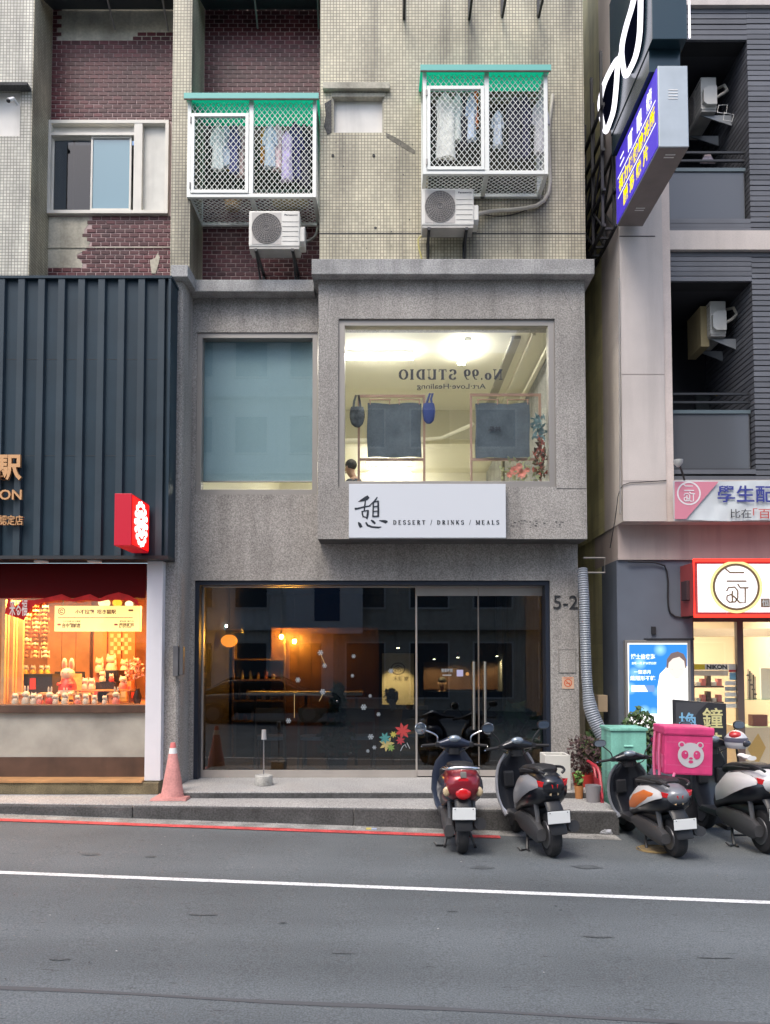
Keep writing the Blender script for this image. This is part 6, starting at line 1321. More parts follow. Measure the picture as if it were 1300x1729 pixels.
# steel frame anchored in the alley
tf = thing('steel_sign_frame', 'black steel lattice frame carrying the projecting signs in the alley', 'steel frame', (3.1, 11, zz0-.5))
for X in (3.0, 3.16):
    for Z in (zz0+.02, zz0-.02+.55, zz0+1.1, zz0+1.75):
        MB().box(X-.02, X+.02, yFf+.001, 12.6, Z-.02, Z+.02).build('beam', M_black, tf)
    for i in range(5):
        Y_ = 10.5+i*.5; MB().box(X-.018, X+.018, Y_-.018, Y_+.018, zz0+.04, zz1+1.6).build('upright', M_black, tf)
    for i in range(4): MB().tube([(X, 10.5+i*.5, zz0+.05), (X, 11.0+i*.5, zz0+.55)], .015, 6).build('brace', M_black, tf); MB().tube([(X, 11.0+i*.5, zz0+.57), (X, 10.5+i*.5, zz0+1.1)], .015, 6).build('brace', M_black, tf)
for i in range(9): Y_ = 10.5+i*.24; MB().box(3.02, 3.14, Y_-.015, Y_+.015, zz0+.005, zz0+.035).build('rung', M_black, tf)
# corrugated duct in the alley mouth
P_ = [at(*v) for v in ((983, 960, 10.55), (986, 1010, 10.5), (988, 1080, 10.5), (991, 1150, 10.5), (997, 1195, 10.45), (1012, 1232, 10.4), (1034, 1268, 10.3))]
Q = []
for i in range(len(P_)-1):
    a, b, c_, d_ = P_[max(i-1, 0)], P_[i], P_[i+1], P_[min(i+2, len(P_)-1)]
    for u in range(14): u /= 14; Q.append(.5*((2*b)+(c_-a)*u+(2*a-5*b+4*c_-d_)*u*u+(3*b-a-3*c_+d_)*u**3))
t = thing('corrugated_duct', 'grey corrugated flexible duct bending out of the alley', 'duct', P_[-1])
R2 = [Q[0]]; need = .016; acc = 0
for i in range(1, len(Q)):
    seg = (Q[i]-Q[i-1]).length; pos = need-acc
    while pos <= seg: R2.append(Q[i-1].lerp(Q[i], pos/seg)); pos += need
    acc = seg-(pos-need)
Q = R2
MB().tube(Q, [(.076 if (i//1) % 2 else .066)+(.022*min(1, max(0, (i-len(Q)*.66)/14))) for i in range(len(Q))], 14).build('duct', pm('duct_grey', (.25, .275, .31), .5, .2), t, True)
t = thing('alley_bracket', 'pale metal bracket frame at the top of the alley mouth', 'bracket', at(1000, 965, 10.6)); MB().tube([at(978, 967, 10.8), at(1021, 967, 10.8), at(1021, 942, 10.8), at(985, 942, 10.8)], .014, 6).build('bar', M_alu, t)
slab('eyewear_box', 'small box printed with sunglasses seen in the alley mouth', 'box', (1010, 1174, 1026, 1202), 11.2, pm('kraft', (.5, .38, .25), .7), .2)
# ================================================================== scooters
def paint(n, c, rough=.3, metal=.3): return pm(n, c, rough, metal, coat=.6)
M_blk = pm('scooter_black_plastic', (.016, .017, .02), .45); M_tyre = pm('tyre', (.02, .02, .022), .8, fine=.15, fscale=60); M_rim = pm('rim', (.16, .16, .17), .4, .6); M_chr = pm('chrome', (.75, .76, .78), .12, 1)
M_mir = pm('mirror_glass', (.85, .88, .9), .02, 1); M_seat = pm('seat_vinyl', (.018, .018, .02), .5, bump=.2, bscale=200); M_tail = pm('tail_lens', (.55, .012, .015), .15, coat=.8, emit=(.6, .0, .01), es=.06)
M_amb = pm('amber_lens', (.55, .42, .25), .15, coat=.8); M_plate = pm('blank_plate', (.72, .74, .74), .45)
def smooth_path(P, n=4):
    P = [Vector(p) for p in P]; Q = []
    for i in range(len(P)-1):
        a, b, c, d = P[max(i-1, 0)], P[i], P[i+1], P[min(i+2, len(P)-1)]
        for k in range(n): u = k/n; Q.append(.5*((2*b)+(c-a)*u+(2*a-5*b+4*c-d)*u*u+(3*b-a-3*c+d)*u**3))
    return Q+[P[-1]]
def scooter(label, body, cover, style, seat_h=.0, plate=None, wide=1.0, side=None, shield=None, trim=None, flame=False):
    t = thing('parked_scooter', label, 'scooter', (0, 0, 0), 'scooters parked at the kerb'); sh = shield or body; W_ = wide; cw = 1.36 if style == 'round' else 1.0
    for y, nm in ((-.62, 'rear_wheel'), (.62, 'front_wheel')):
        w = MB().lathe([(.13, -.05), (.17, -.058), (.205, -.05), (.222, -.025), (.226, 0), (.222, .025), (.205, .05), (.17, .058), (.13, .05)], (0, y, .226), 28, 'x').build(nm, M_tyre, t, True)
        MB().lathe([(.03, -.066), (.10, -.06), (.135, -.062), (.14, -.05), (.14, .05), (.135, .062), (.10, .06), (.03, .066)], (0, y, .226), 20, 'x').build('rim', M_rim, w, True)
    # rear body
    S = [(-.80, .70, .10, .06), (-.75, .685, .155, .11), (-.62, .665, .195, .155), (-.42, .645, .215, .185), (-.18, .60, .21, .20), (.0, .52, .185, .18), (.1, .43, .16, .12)]
    MB().loft([ring(0, y, z, w*W_, h, 20, 2.5) for y, z, w, h in S]).build('body', body, t, True)
    MB().loft([ring(0, y-(.012 if cw > 1 else 0), z+.02-(.03 if cw > 1 else 0), w, h*(1.22 if cw > 1 else 1), 18, 2.4) for y, z, w, h in [(-.835, .72, .06*cw, .04), (-.80, .715, .11*cw, .085), (-.70, .71, .135*cw, .135), (-.55, .715, .145*cw, .15), (-.3, .70, .135*cw, .15), (-.1, .66, .12*cw, .14)]]).build('tail_cover', cover, t, True)
    # seat
    MB().loft([ring(0, y, z+seat_h, w, h, 16, 2.8) for y, z, w, h in [(-.66, .872, .06, .02), (-.62, .872, .11, .04), (-.5, .87, .135, .05), (-.3, .85, .14, .055), (-.1, .82, .125, .055), (.03, .785, .10, .05), (.07, .765, .06, .03)]]).build('seat', M_seat, t, True)
    # floorboard, leg shield, nose
    B(-.17*W_, .17*W_, .02, .44, .25, .325).build('floorboard', M_blk, t, bevel=.02)
    MB().loft([ring(0, y, z, w*W_, th, 18, 3, 'z') for z, y, w, th in [(.24, .36, .15, .05), (.33, .42, .20, .05), (.5, .475, .235, .045), (.68, .50, .225, .045), (.82, .49, .19, .05), (.92, .47, .12, .055), (.99, .45, .08, .05)]]).build('leg_shield', sh, t, True)
    MB().loft([ring(0, y, z, w, h, 16, 2.4) for y, z, w, h in [(.45, .66, .20, .24), (.55, .66, .17, .24), (.66, .66, .11, .17), (.72, .66, .05, .08)]]).build('nose', sh, t, True)
    for sx in (-1, 1): B(sx*.05, sx*.17, .405, .445, .56, .74).build('glove_box', M_blk, t, bevel=.02)
    if trim:
        for sx in (-1, 1): MB().tube(smooth_path([(sx*.17*W_, .37, .26), (sx*.215*W_, .425, .36), (sx*.242*W_, .465, .5), (sx*.232*W_, .49, .68), (sx*.195*W_, .485, .82), (sx*.125*W_, .465, .93)]), [.03, .03, .028]+[.018]*18, 8).build('shield_trim', trim, t, True)
    # fork, fender
    for sx in (-1, 1): MB().cyl((sx*.075, .62, .226), (sx*.06, .50, .55), .018, 10).build('fork_leg', M_rim, t)
    fn = MB(); rings = []
    for i in range(9):
        a = math.radians(15+i*150/8); rings.append([(x, .62+math.cos(a)*(.25+dz), .226+math.sin(a)*(.25+dz)) for x, dz in ((-.075, -.03), (-.06, .01), (0, .022), (.06, .01), (.075, -.03), (0, 0))])
    fn.loft(rings).build('front_fender', sh, t, True)
    # steering head
    MB().loft([ring(.42+dy, x, z, d, h, 14, 2.4, 'x') for x, dy, z, d, h in [(-.21, -.01, 1.01, .03, .022), (-.14, 0, 1.02, .05, .042), (-.06, .01, 1.035, .075, .065), (0, .015, 1.04, .085, .075), (.06, .01, 1.035, .075, .065), (.14, 0, 1.02, .05, .042), (.21, -.01, 1.01, .03, .022)]]).build('handlebar_cover', sh, t, True)
    MB().loft([ring(0, .445, z, w, .06, 12, 2.5, 'z') for z, w in ((.9, .075), (1.0, .065))]).build('steering_column', M_blk, t, True)
    MB().ball((0, .385, 1.075), (.075, .05, .045), 14, 8).build('instrument_dial', pm('dial_glass', (.25, .3, .35), .1, .4), t, True)
    for sx in (-1, 1):
        MB().cyl((sx*.20, .41, 1.01), (sx*.37, .375, 1.0), .017, 10).build('grip', M_rub, t, True)
        MB().tube([(sx*.2, .45, 1.0), (sx*.28, .455, .99), (sx*.38, .42, .985)], .007, 6).build('brake_lever', M_chr, t, True)
        B(sx*.17, sx*.215, .37, .42, .985, 1.04).build('switch_box', M_blk, t, bevel=.008)
        if style == 'round':
            MB().tube(smooth_path([(sx*.19, .42, 1.03), (sx*.195, .42, 1.10), (sx*.25, .41, 1.14), (sx*.34, .40, 1.175)]), .008, 7).build('mirror_stem', M_chr, t, True)
            m = MB().lathe([(0, -.012), (.06, -.008), (.068, 0), (.066, .008), (.03, .024), (0, .028)], (sx*.385, .39, 1.195), 20, 'y').xf(Matrix.Translation(Vector((0, 0, 0)))).build('mirror', M_chr, t, True)
            MB().lathe([(0, 0), (.058, 0), (.058, .004), (0, .004)], (sx*.385, .376, 1.195), 20, 'y').build('mirror_face', M_mir, m)
        else:
            MB().tube(smooth_path([(sx*.19, .42, 1.03), (sx*.21, .42, 1.10), (sx*.29, .42, 1.19)]), .008, 7).build('mirror_stem', M_blk, t, True)
            m = MB().loft([ring(sx*.33, y, 1.235, w, h, 12, 2.6) for y, w, h in ((.40, .072, .046), (.412, .076, .05), (.44, .06, .04), (.455, .03, .02))]).build('mirror', M_blk, t, True)
            MB().loft([ring(sx*.33, y, 1.235, .066, .041, 12, 2.6) for y in (.394, .399)]).build('mirror_face', M_mir, m)
    # tail lamp and trim
    if style == 'round':
        MB().ball((0, -.825, .635), (.08, .04, .062), 16, 10).build('tail_light', M_tail, t, True); B(-.05, .05, -.845, -.815, .755, .785).build('reflector', pm('red_reflector', (.6, .01, .02), .2, coat=.8), t, bevel=.005); B(-.03, .03, -.85, -.80, .79, .85).build('latch', M_alu, t, bevel=.008)
        for sx in (-1, 1): MB().ball((sx*.165, -.765, .645), (.038, .03, .05), 12, 8).build('turn_signal', M_amb, t, True)
        MB().tube(smooth_path([(-.17, -.35, .84), (-.185, -.6, .86), (-.14, -.8, .88), (0, -.835, .89), (.14, -.8, .88), (.185, -.6, .86), (.17, -.35, .84)]), .017, 9).build('grab_rail', M_chr, t, True)
    else:
        for sx in (-1, 1):
            MB().hexa([(sx*.02, -.835, .70), (sx*.15, -.765, .735), (sx*.13, -.68, .73), (sx*.02, -.75, .69), (sx*.02, -.845, .755), (sx*.165, -.765, .80), (sx*.14, -.68, .79), (sx*.02, -.75, .75)]).build('tail_light', M_tail, t, bevel=.008)
            MB().hexa([(sx*.03, -.81, .64), (sx*.13, -.75, .65), (sx*.12, -.7, .65), (sx*.03, -.76, .64), (sx*.03, -.815, .685), (sx*.14, -.755, .70), (sx*.12, -.7, .70), (sx*.03, -.76, .68)]).build('turn_signal', M_amb, t, bevel=.006)
            MB().tube(smooth_path([(sx*.12, -.45, .88), (sx*.14, -.65, .90), (sx*.125, -.78, .885), (sx*.09, -.80, .86)]), .014, 8).build('grab_rail', M_blk, t, True)
    if side:
        for sx in (-1, 1):
            def shell(rows, k_, th):
                vs_ = []
                for kk in (k_, k_-th):
                    for (y, z, w, h), (a0, a1) in rows:
                        for i in range(7):
                            a = math.radians(a0+(a1-a0)*i/6); cc, ss = math.cos(a), math.sin(a); vs_.append((sx*abs(cc)**.8*w*W_*kk, y, z+math.copysign(abs(ss)**.8, ss)*h*kk))
                m_ = len(rows); N_ = m_*7; fs_ = []
                for j in range(m_-1):
                    for i in range(6): q_ = j*7+i; fs_ += [(q_, q_+1, q_+8, q_+7), (q_+N_, q_+7+N_, q_+8+N_, q_+1+N_)]
                for i in range(6): fs_ += [(i, i+N_, i+1+N_, i+1), ((m_-1)*7+i, (m_-1)*7+i+1, (m_-1)*7+i+1+N_, (m_-1)*7+i+N_)]
                for j in range(m_-1): fs_ += [(j*7, j*7+7, j*7+7+N_, j*7+N_), (j*7+6, j*7+6+N_, j*7+13+N_, j*7+13)]
                return MB().add(vs_, fs_)
            RW = list(zip(S[1:6], [(15, 42), (2, 52), (-12, 56), (-26, 50), (-20, 20)]))
            shell(RW, 1.045, .04).build('side_panel', side, t, True)
            if flame: shell(list(zip(S[2:6], [(20, 30), (-4, 34), (-22, 14), (-10, 4)])), 1.06, .02).build('flame_decal', pm('flame', (.65, .16, .03), .4), t, True)
    # rear mudguard and number plate
    MB().loft([ring(0, y, z, .085, th, 10, 3) for y, z, th in ((-.70, .58, .05), (-.80, .50, .03), (-.86, .36, .015), (-.89, .28, .01))]).build('mudguard', M_blk, t, True)
    pl_ = B(-.115, .115, -.905, -.897, .385, .505); pl_.build('number_plate', M_plate, t, bevel=.004)
    if plate: lettering('plate_lettering', plate, (-.11, .11, .39, .49), -.9065, pm('plate_ink', (.03, .03, .04), .5), t, bold=.02)
    B(-.122, .122, -.897, -.893, .378, .512).build('plate_holder', M_blk, t)
    for sx in (-1, 1): MB().tube(smooth_path([(sx*.18, .40, 1.0), (sx*.13, .34, .97), (sx*.06, .40, .92)]), .006, 6).build('cable', M_rub, t, True); MB().ball((sx*.09, -.906, .49), .006, 6, 4).build('plate_bolt', M_rim, t)
    MB().tube(smooth_path([(-.142, -.60, .905+seat_h-.03), (-.145, -.3, .885+seat_h-.03), (-.125, -.05, .85+seat_h-.03)]), .004, 5).build('seat_seam', M_rim, t)
    # engine, exhaust, shocks, stand
    MB().loft([ring(-.135, y, z, .05, h, 12, 2.6) for y, z, h in ((-.74, .25, .06), (-.66, .25, .10), (-.4, .28, .115), (-.1, .30, .10), (.02, .31, .05))]).build('engine_case', pm('engine_grey', (.07, .07, .075), .5, .3), t, True)
    MB().loft([ring(0, y, z, .12, h, 12, 2.4) for y, z, h in ((-.55, .42, .06), (-.3, .42, .14), (0, .38, .1))]).build('engine_block', M_blk, t, True)
    MB().tube([(.12, -.15, .22), (.15, -.3, .25), (.155, -.42, .27)], .02, 8).build('exhaust_pipe', M_blk, t, True); MB().cyl((.155, -.40, .27), (.165, -.86, .34), .055, 14, .06).build('muffler', pm('muffler', (.06, .06, .065), .35, .5), t, True)
    for sx in (-1, 1): MB().cyl((sx*.115, -.62, .24), (sx*.12, -.55, .56), .026, 10).build('shock_absorber', M_rim, t)
    st_ = MB()
    for sx in (-1, 1): st_.tube([(sx*.08, -.12, .22), (sx*.13, -.22, .10), (sx*.16, -.30, .012)], .016, 6); st_.tube([(sx*.16, -.30, .014), (sx*.16, -.38, .012)], .016, 6)
    st_.cyl((-.13, -.22, .10), (.13, -.22, .10), .012, 6); st_.tube([(-.16, -.30, .014), (-.25, -.36, .03), (-.27, -.33, .055)], .011, 6); st_.build('centre_stand', M_blk, t)
    return t
def place(t, xr, yr, heading, ysc=.87, sc=1.0, lean=0):
    """rear tyre touches the road where the photograph shows it"""
    z = -.03
    for _ in range(3):
        Yg = 8.0
        lo, hi = 5, 14
        for _ in range(40):
            Yg = (lo+hi)/2
            if at(xr, yr, Yg).z > road_z(at(xr, yr, Yg).x): lo = Yg
            else: hi = Yg
    p = at(xr, yr, Yg); d = Vector((-math.sin(heading), math.cos(heading), 0))
    c = Vector((p.x, p.y, 0))+d*(.62*ysc*sc); t.location = (c.x, c.y, road_z(c.x)-.004); t.rotation_euler = (0, lean, heading); t.scale = (sc, sc*ysc, sc); return t
m_navy = paint('navy_paint', (.022, .03, .055)); m_redp = paint('red_paint', (.24, .014, .025)); m_blkp = paint('black_paint', (.012, .014, .02)); m_silp = paint('silver_paint', (.42, .43, .46), .35, .5); m_whp = paint('white_scooter_paint', (.6, .6, .6), .35, 0); m_gry = paint('grey_scooter_paint', (.2, .21, .23), .4, .3)
s1 = scooter('navy scooter with red tail and round chrome mirrors before the doors', m_navy, m_redp, 'round', wide=1.12); place(s1, 780, 1440, .0, .84)
s2 = scooter('black scooter with silver side panel parked left of the plants', m_blkp, m_blkp, 'angular', wide=1.0, side=m_silp, shield=m_blkp, trim=m_silp); place(s2, 932, 1446, .16, .90, lean=-.05)
lettering('side_lettering', 'BUNGEE', (0, .001, 0, .001), 0, M_blk, s2) if False else None
s3 = scooter('grey white scooter carrying the pink delivery box', m_blkp, m_gry, 'angular', wide=1.0, side=m_whp, shield=m_blkp, trim=m_gry, flame=True); place(s3, 1140, 1446, .10, .95, 1.02, lean=-.06); s3.scale.z = .87
s4 = scooter('white scooter at the right edge with red tail lamp', m_blkp, m_whp, 'angular', wide=1.05, plate='71J-285'[:3], side=m_whp, shield=m_blkp); place(s4, 1292, 1440, .12, .95, 1.02)
# pink delivery box
p = at(1152, 1304, 8.4); pbx = thing('delivery_box', 'pink insulated delivery box with silver panda face on scooter seat', 'delivery box', (p.x, p.y, p.z))
M_pk = pm('pink_vinyl', (.64, .05, .185), .5, var=.14, vscale=6, bump=.6, bscale=8, streak=.12); M_pk2 = pm('pink_strap', (.62, .13, .26), .6); M_sil = pm('silver_print', (.62, .60, .62), .35, .2)
w_, d_, h_ = .25, .21, .47
MB().box(-w_, w_, -d_, d_, 0, h_).xf(Matrix.Translation(pbx.location)).build('box', M_pk, pbx, bevel=.02)
MB().box(-w_-.012, w_+.012, -d_-.012, d_+.012, h_-.055, h_+.035).xf(Matrix.Translation(pbx.location)).build('lid', M_pk, pbx, bevel=.02)
def onbox(name, lst, mat, off=0): return strokes(name, [([(x+p.x, z+p.z) for x, z in pts], w) for pts, w in lst], mat, pbx, p.y-d_-.001-off)
def disc(name, x, z, rx, rz, mat, off, parent=None): return MB().prism([(p.x+x+rx*math.cos(a), p.z+z+rz*math.sin(a)) for a in [2*math.pi*i/24 for i in range(24)]], p.y-d_-.003-off, p.y-d_-.0005-off).build(name, mat, pbx)
disc('emblem_face', .02, .21, .135, .132, M_sil, .002)
for sx in (-1, 1):
    disc('emblem_ear', .02+sx*.095, .318, .036, .034, M_sil, .001); disc('emblem_ear_inner', .02+sx*.095, .32, .022, .021, M_pk, .004); disc('emblem_patch', .02+sx*.062, .215, .036, .046, M_pk, .005); disc('emblem_eye', .02+sx*.055, .232, .008, .008, M_sil, .008)
disc('emblem_nose', .02, .178, .02, .012, M_pk, .005); disc('emblem_mouth', .02, .142, .024, .016, M_pk, .005)
for sx in (-1, 1): MB().tube(smooth_path([(p.x-w_-.02, p.y+sx*.1, p.z+h_-.05), (p.x-w_-.03, p.y+sx*.1, p.z+.2), (p.x-w_-.02, p.y+sx*.1, p.z-.02), (p.x-w_-.03+.02*sx, p.y+sx*.1-.05, p.z-.16)]), .016, 6).build('strap', M_pk2, pbx, True)
MB().tube(smooth_path([(p.x-w_*.6, p.y-d_-.02, p.z+.02), (p.x-w_*.75, p.y-d_-.06, p.z-.08), (p.x-w_*.6, p.y-d_-.04, p.z-.2)]), .014, 6).build('strap', M_pk2, pbx, True)
for zz_ in (.10, .34): B(p.x-w_+.02, p.x+w_-.02, p.y-d_-.0012, p.y-d_-.0002, p.z+zz_, p.z+zz_+.004).build('seam', M_pk2, pbx)
pbx.rotation_euler = (0, .03, -.07)
B(p.x-w_-.006, p.x-w_-.001, p.y-.15, p.y+.14, p.z+.06, p.z+.2).build('side_pocket', M_pk2, pbx, bevel=.004)
# helmet on the last scooter's handlebar
p = at(1243, 1252, 9.1); t = thing('helmet', 'white and grey helmet with red patch on the rightmost scooter handlebar', 'helmet', p)
mb = MB(); prof = [(.13*math.cos(a), .13*math.sin(a)*1.02) for a in [math.radians(-35+125*i/10) for i in range(11)]]
mb.lathe(prof, p, 20).build('shell', pm('helmet_grey', (.55, .55, .57), .25, coat=.6), t, True); MB().lathe([(.133, .0), (.135, .025), (.13, .05)], p, 20).build('band', pm('helmet_band', (.10, .10, .14), .3), t, True); MB().ball((p.x-.03, p.y-.045, p.z+.075), (.075, .07, .055), 12, 8).build('red_patch', pm('helmet_red', (.5, .03, .03), .3, coat=.5), t, True); MB().ball((p.x+.06, p.y-.08, p.z-.01), (.07, .06, .05), 12, 8).build('visor', pm('visor', (.04, .04, .05), .1, coat=.7), t, True)
MB().tube([(p.x, p.y, p.z-.07), (p.x+.02, p.y, p.z-.25), (p.x+.03, p.y-.04, p.z-.34)], .012, 6).build('strap', M_blk, t)
t = thing('rag', 'white crumpled glove lying on the rightmost scooter seat', 'glove', (s4.location.x-.05, s4.location.y-.45, .92)); MB().loft([ring(s4.location.x-.06, s4.location.y-.62+.04*i, .915, .05+.012*math.sin(i), .02+.005*math.cos(i*2), 12, 2.3) for i in range(7)]).build('cloth', M_white, t, True)
# ================================================================== street furniture
q0c = at(291, 1346, 9.72); M_cone = pm('faded_red_cone', (.50, .225, .205), .8, var=.16, vscale=5, fine=.10, fscale=40, streak=.25)
q0c = Vector((q0c.x, 9.72, .2225)); t = thing('traffic_cone', 'faded pink traffic cone with white band on the pavement', 'traffic cone', q0c)
MB().lathe([(.148, .03), (.14, .045), (.052, .56), (.048, .565)], q0c, 24).build('cone', M_cone, t, True); MB().lathe([(.0525, .555), (.0405, .63), (.04, .63)], q0c, 24).build('white_band', M_white, t, True); MB().lathe([(.04, .625), (.031, .685), (.024, .695), (.02, .69)], q0c, 24).build('tip', pm('cone_tip', (.6, .16, .15), .7), t, True)
mb = MB(); rg = []
for zz, e in ((.004, 0), (.03, -.012)):
    rg.append([(q0c.x+(.225+e)*max(-1, min(1, 1.45*math.cos(a))), q0c.y+(.2+e)*max(-1, min(1, 1.45*math.sin(a))), q0c.z+zz+.02*max(0, abs(math.cos(a))-.75)*math.sin(a*1.3+.6)) for a in [2*math.pi*i/32 for i in range(32)]])
mb.loft(rg).build('base', M_cone, t, True)
pL = at(444, 1324, 10.2); pL = Vector((pL.x, 10.25, .303)); t = thing('step_lamp', 'small white rod lamp in a concrete disc base on the step', 'lamp', pL)
MB().lathe([(.112, 0), (.118, .01), (.118, .125), (.108, .135), (.10, .128), (.0, .128)], pL, 28).build('base', pm('cast_concrete', (.40, .39, .36), .9, var=.25, vscale=9, fine=.15), t, True); MB().cyl(pL+Vector((0, 0, .128)), pL+Vector((0, 0, .70)), .009, 10).build('rod', M_chr, t, True); MB().lathe([(.036, .60), (.030, .725), (.026, .728), (0, .728)], pL, 20).build('shade', pm('lamp_shade_alu', (.62, .6, .6), .3, .7), t, True)
# green roadside cabinet
gc = rect(1032, 1234, 1095, 1388, 9.5); zc0 = -.06; M_gc = pm('mint_cabinet', (.21, .51, .41), .6, var=.16, vscale=3, fine=.06, fscale=50, streak=.4)
t = thing('utility_cabinet', 'mint green roadside utility cabinet with louvres behind the delivery scooter', 'cabinet', ((gc[0]+gc[1])/2, 9.7, zc0)); xA, xB, zT_ = gc[0], gc[1]-.02, gc[3]
B(xA, xB, 9.5, 9.93, zc0, zT_).build('body', M_gc, t, bevel=.008); B(xA-.015, xB+.015, 9.48, 9.95, zT_, zT_+.035).build('lid', M_gc, t, bevel=.006); B(xA-.006, xB, 9.49, 9.5-.001, zc0, .09).build('plinth', M_gc, t)
for i in range(9): MB().prismx([(9.499, zT_-.2-i*.075), (9.483, zT_-.19-i*.075), (9.499, zT_-.17-i*.075)], xA+.16, xA+.27).build('louvre', M_gc, t)
rv_ = MB()
for i in range(12):
    for yy in (9.6, 9.72): rv_.ball((xA-.001, yy, zT_-.08-i*.085), .008, 6, 4)
rv_.build('rivets', M_gc, t)['kind'] = 'stuff'
# plants between pier and cabinet
def leafy(name, label, pot, c, n, leaf, r, mat, potmat, seed, ph=.22, pr=.12, cat='potted plant'):
    t = thing(name, label, cat, c); MB().lathe([(pr*.75, 0), (pr, ph), (pr*.92, ph), (pr*.85, ph-.03)], c, 16).build('pot', potmat, t, True)
    foliage('leaf', t, mat, (c[0], c[1], c[2]+ph+r[2]*.95), r, n, leaf, seed); rr = random.Random(seed); mb = MB()
    for i in range(7): mb.tube([(c[0], c[1], c[2]+ph-.02), (c[0]+rr.uniform(-.5, .5)*r[0], c[1]+rr.uniform(-.4, .4)*r[1], c[2]+ph+r[2]), (c[0]+rr.uniform(-.9, .9)*r[0], c[1]+rr.uniform(-.6, .6)*r[1], c[2]+ph+r[2]*1.7)], .005, 5)
    mb.build('stems', pm('plant_stem', (.10, .07, .04), .9), t)['kind'] = 'stuff'; return t
M_drl = pm('purple_brown_leaf', (.085, .05, .05), .8, var=.5, vscale=14); M_gl = pm('green_leaf', (.06, .11, .035), .6, var=.4, vscale=10); M_lg = pm('bright_leaf', (.13, .26, .06), .6, var=.3)
M_redpot = pm('red_plastic_pot', (.42, .03, .025), .45)
p = at(986, 1312, 10.2); leafy('dry_shrub', 'dry purplish brown shrub in a red plastic pot by the pier', None, (p.x, 10.2, .223), 420, .06, (.22, .18, .27), M_drl, M_redpot, 3, .24, .16)
p = at(1003, 1320, 10.5); leafy('dark_green_plant', 'dark green leafy plant behind the red pot in the alley', None, (p.x+.03, 10.55, .223), 200, .11, (.2, .15, .3), M_gl, M_kerb, 13, .2, .12)
p = at(979, 1330, 9.75); leafy('small_green_plant', 'small bright green seedling in an orange pot near the foam box', None, (p.x-.02, 9.72, .223), 70, .06, (.06, .06, .1), M_lg, pm('orange_pot', (.42, .18, .06), .7), 6, .16, .06)
p = at(992, 1330, 9.6); t = thing('tin_bucket', 'small grey bucket beside the red frame', 'bucket', (p.x+.04, 9.5, .223)); MB().lathe([(.08, 0), (.095, .2), (.088, .2), (.075, .01)], (p.x+.04, 9.5, .223), 16).build('bucket', pm('bucket_grey', (.25, .24, .25), .5), t, True)
p = at(1085, 1240, 10.1); leafy('wall_plant', 'tall slender green plant behind the mint cabinet', None, (p.x, 10.25, -.06), 900, .075, (.26, .16, .46), M_gl, M_kerb, 16, .5, .16)
foliage('leaf', None, M_gl, (0, 0, 0), (.1, .1, .1), 1, .01, 1).select_set(False) if False else None
q = rect(922, 1276, 965, 1328, 9.8); t = thing('foam_box', 'off-white open foam box standing on the step behind the black scooter', 'box', ((q[0]+q[1])/2, 9.9, .303)); zt_ = q[3]; mb = MB(); a_, b_ = q[0], q[1]; mb.box(a_, b_, 9.85, 9.875, .303, zt_); mb.box(a_, b_, 10.175, 10.2, .303, zt_); mb.box(a_, a_+.03, 9.875, 10.175, .303, zt_); mb.box(b_-.03, b_, 9.875, 10.175, .303, zt_); mb.box(a_+.03, b_-.03, 9.875, 10.175, .303, .33); mb.build('box', pm('foam_white', (.58, .57, .52), .8, var=.08), t, bevel=.008)
# red leaning frame
P_ = [at(1000, 1290, 9.75), at(1012, 1306, 9.6), at(1019, 1384, 9.35)]; t = thing('red_trolley', 'red folding metal frame leaning beside the plants', 'frame', (P_[2].x, 9.35, -.05)); MB().tube(smooth_path([P_[0], P_[1], P_[2]]), .022, 8).build('tube', pm('red_tube', (.36, .025, .04), .4), t, True); Q_ = [v+Vector((.02, .3, 0)) for v in P_]; MB().tube(smooth_path(Q_), .02, 8).build('tube', MATS['red_tube'], t, True); MB().hexa([P_[1]+Vector((-.01, .02, -.08)), P_[2]+Vector((-.01, .02, .25)), P_[2]+Vector((0, .29, .25)), P_[1]+Vector((0, .29, -.08)), P_[1]+Vector((.01, .02, -.08)), P_[2]+Vector((.01, .02, .25)), P_[2]+Vector((.02, .29, .25)), P_[1]+Vector((.02, .29, -.08))]).build('panel', MATS['red_tube'], t)
# weeds and litter at the kerb
t = thing('weed_tuft', 'green weeds with grey litter by the foot of the cabinet', 'weeds', at(1017, 1392, 9.3)); foliage('leaf', t, M_gl, (at(1018, 1388, 9.25).x, 9.25, .02), (.13, .08, .09), 60, .1, 12)
t = thing('litter', 'crumpled silver plastic bag on the road by the weeds', 'litter', at(1024, 1404, 8.9)); c = Vector((at(1024, 1404, 8.95).x, 8.95, road_z(2.6)+.03)); rr = random.Random(4); mb = MB(); mb.ball(c, (.09, .06, .035), 14, 8); mb.v = [tuple(Vector(v)+Vector((rr.uniform(-.02, .02), rr.uniform(-.02, .02), rr.uniform(-.012, .012)))) for v in mb.v]; mb.build('bag', pm('silver_bag', (.42, .43, .45), .3, .3), t)
p = at(627, 1396, 8.95); t = thing('paper_scrap', 'tiny yellow and blue wrapper lying in the gutter', 'litter', p); B(p.x-.06, p.x+.0, 8.93, 8.98, .0, .02).build('wrapper', pm('yellow_wrap', (.6, .5, .12), .5), t); B(p.x+.001, p.x+.06, 8.93, 8.98, .0, .016).build('wrapper', pm('blue_wrap', (.35, .42, .6), .5), t)
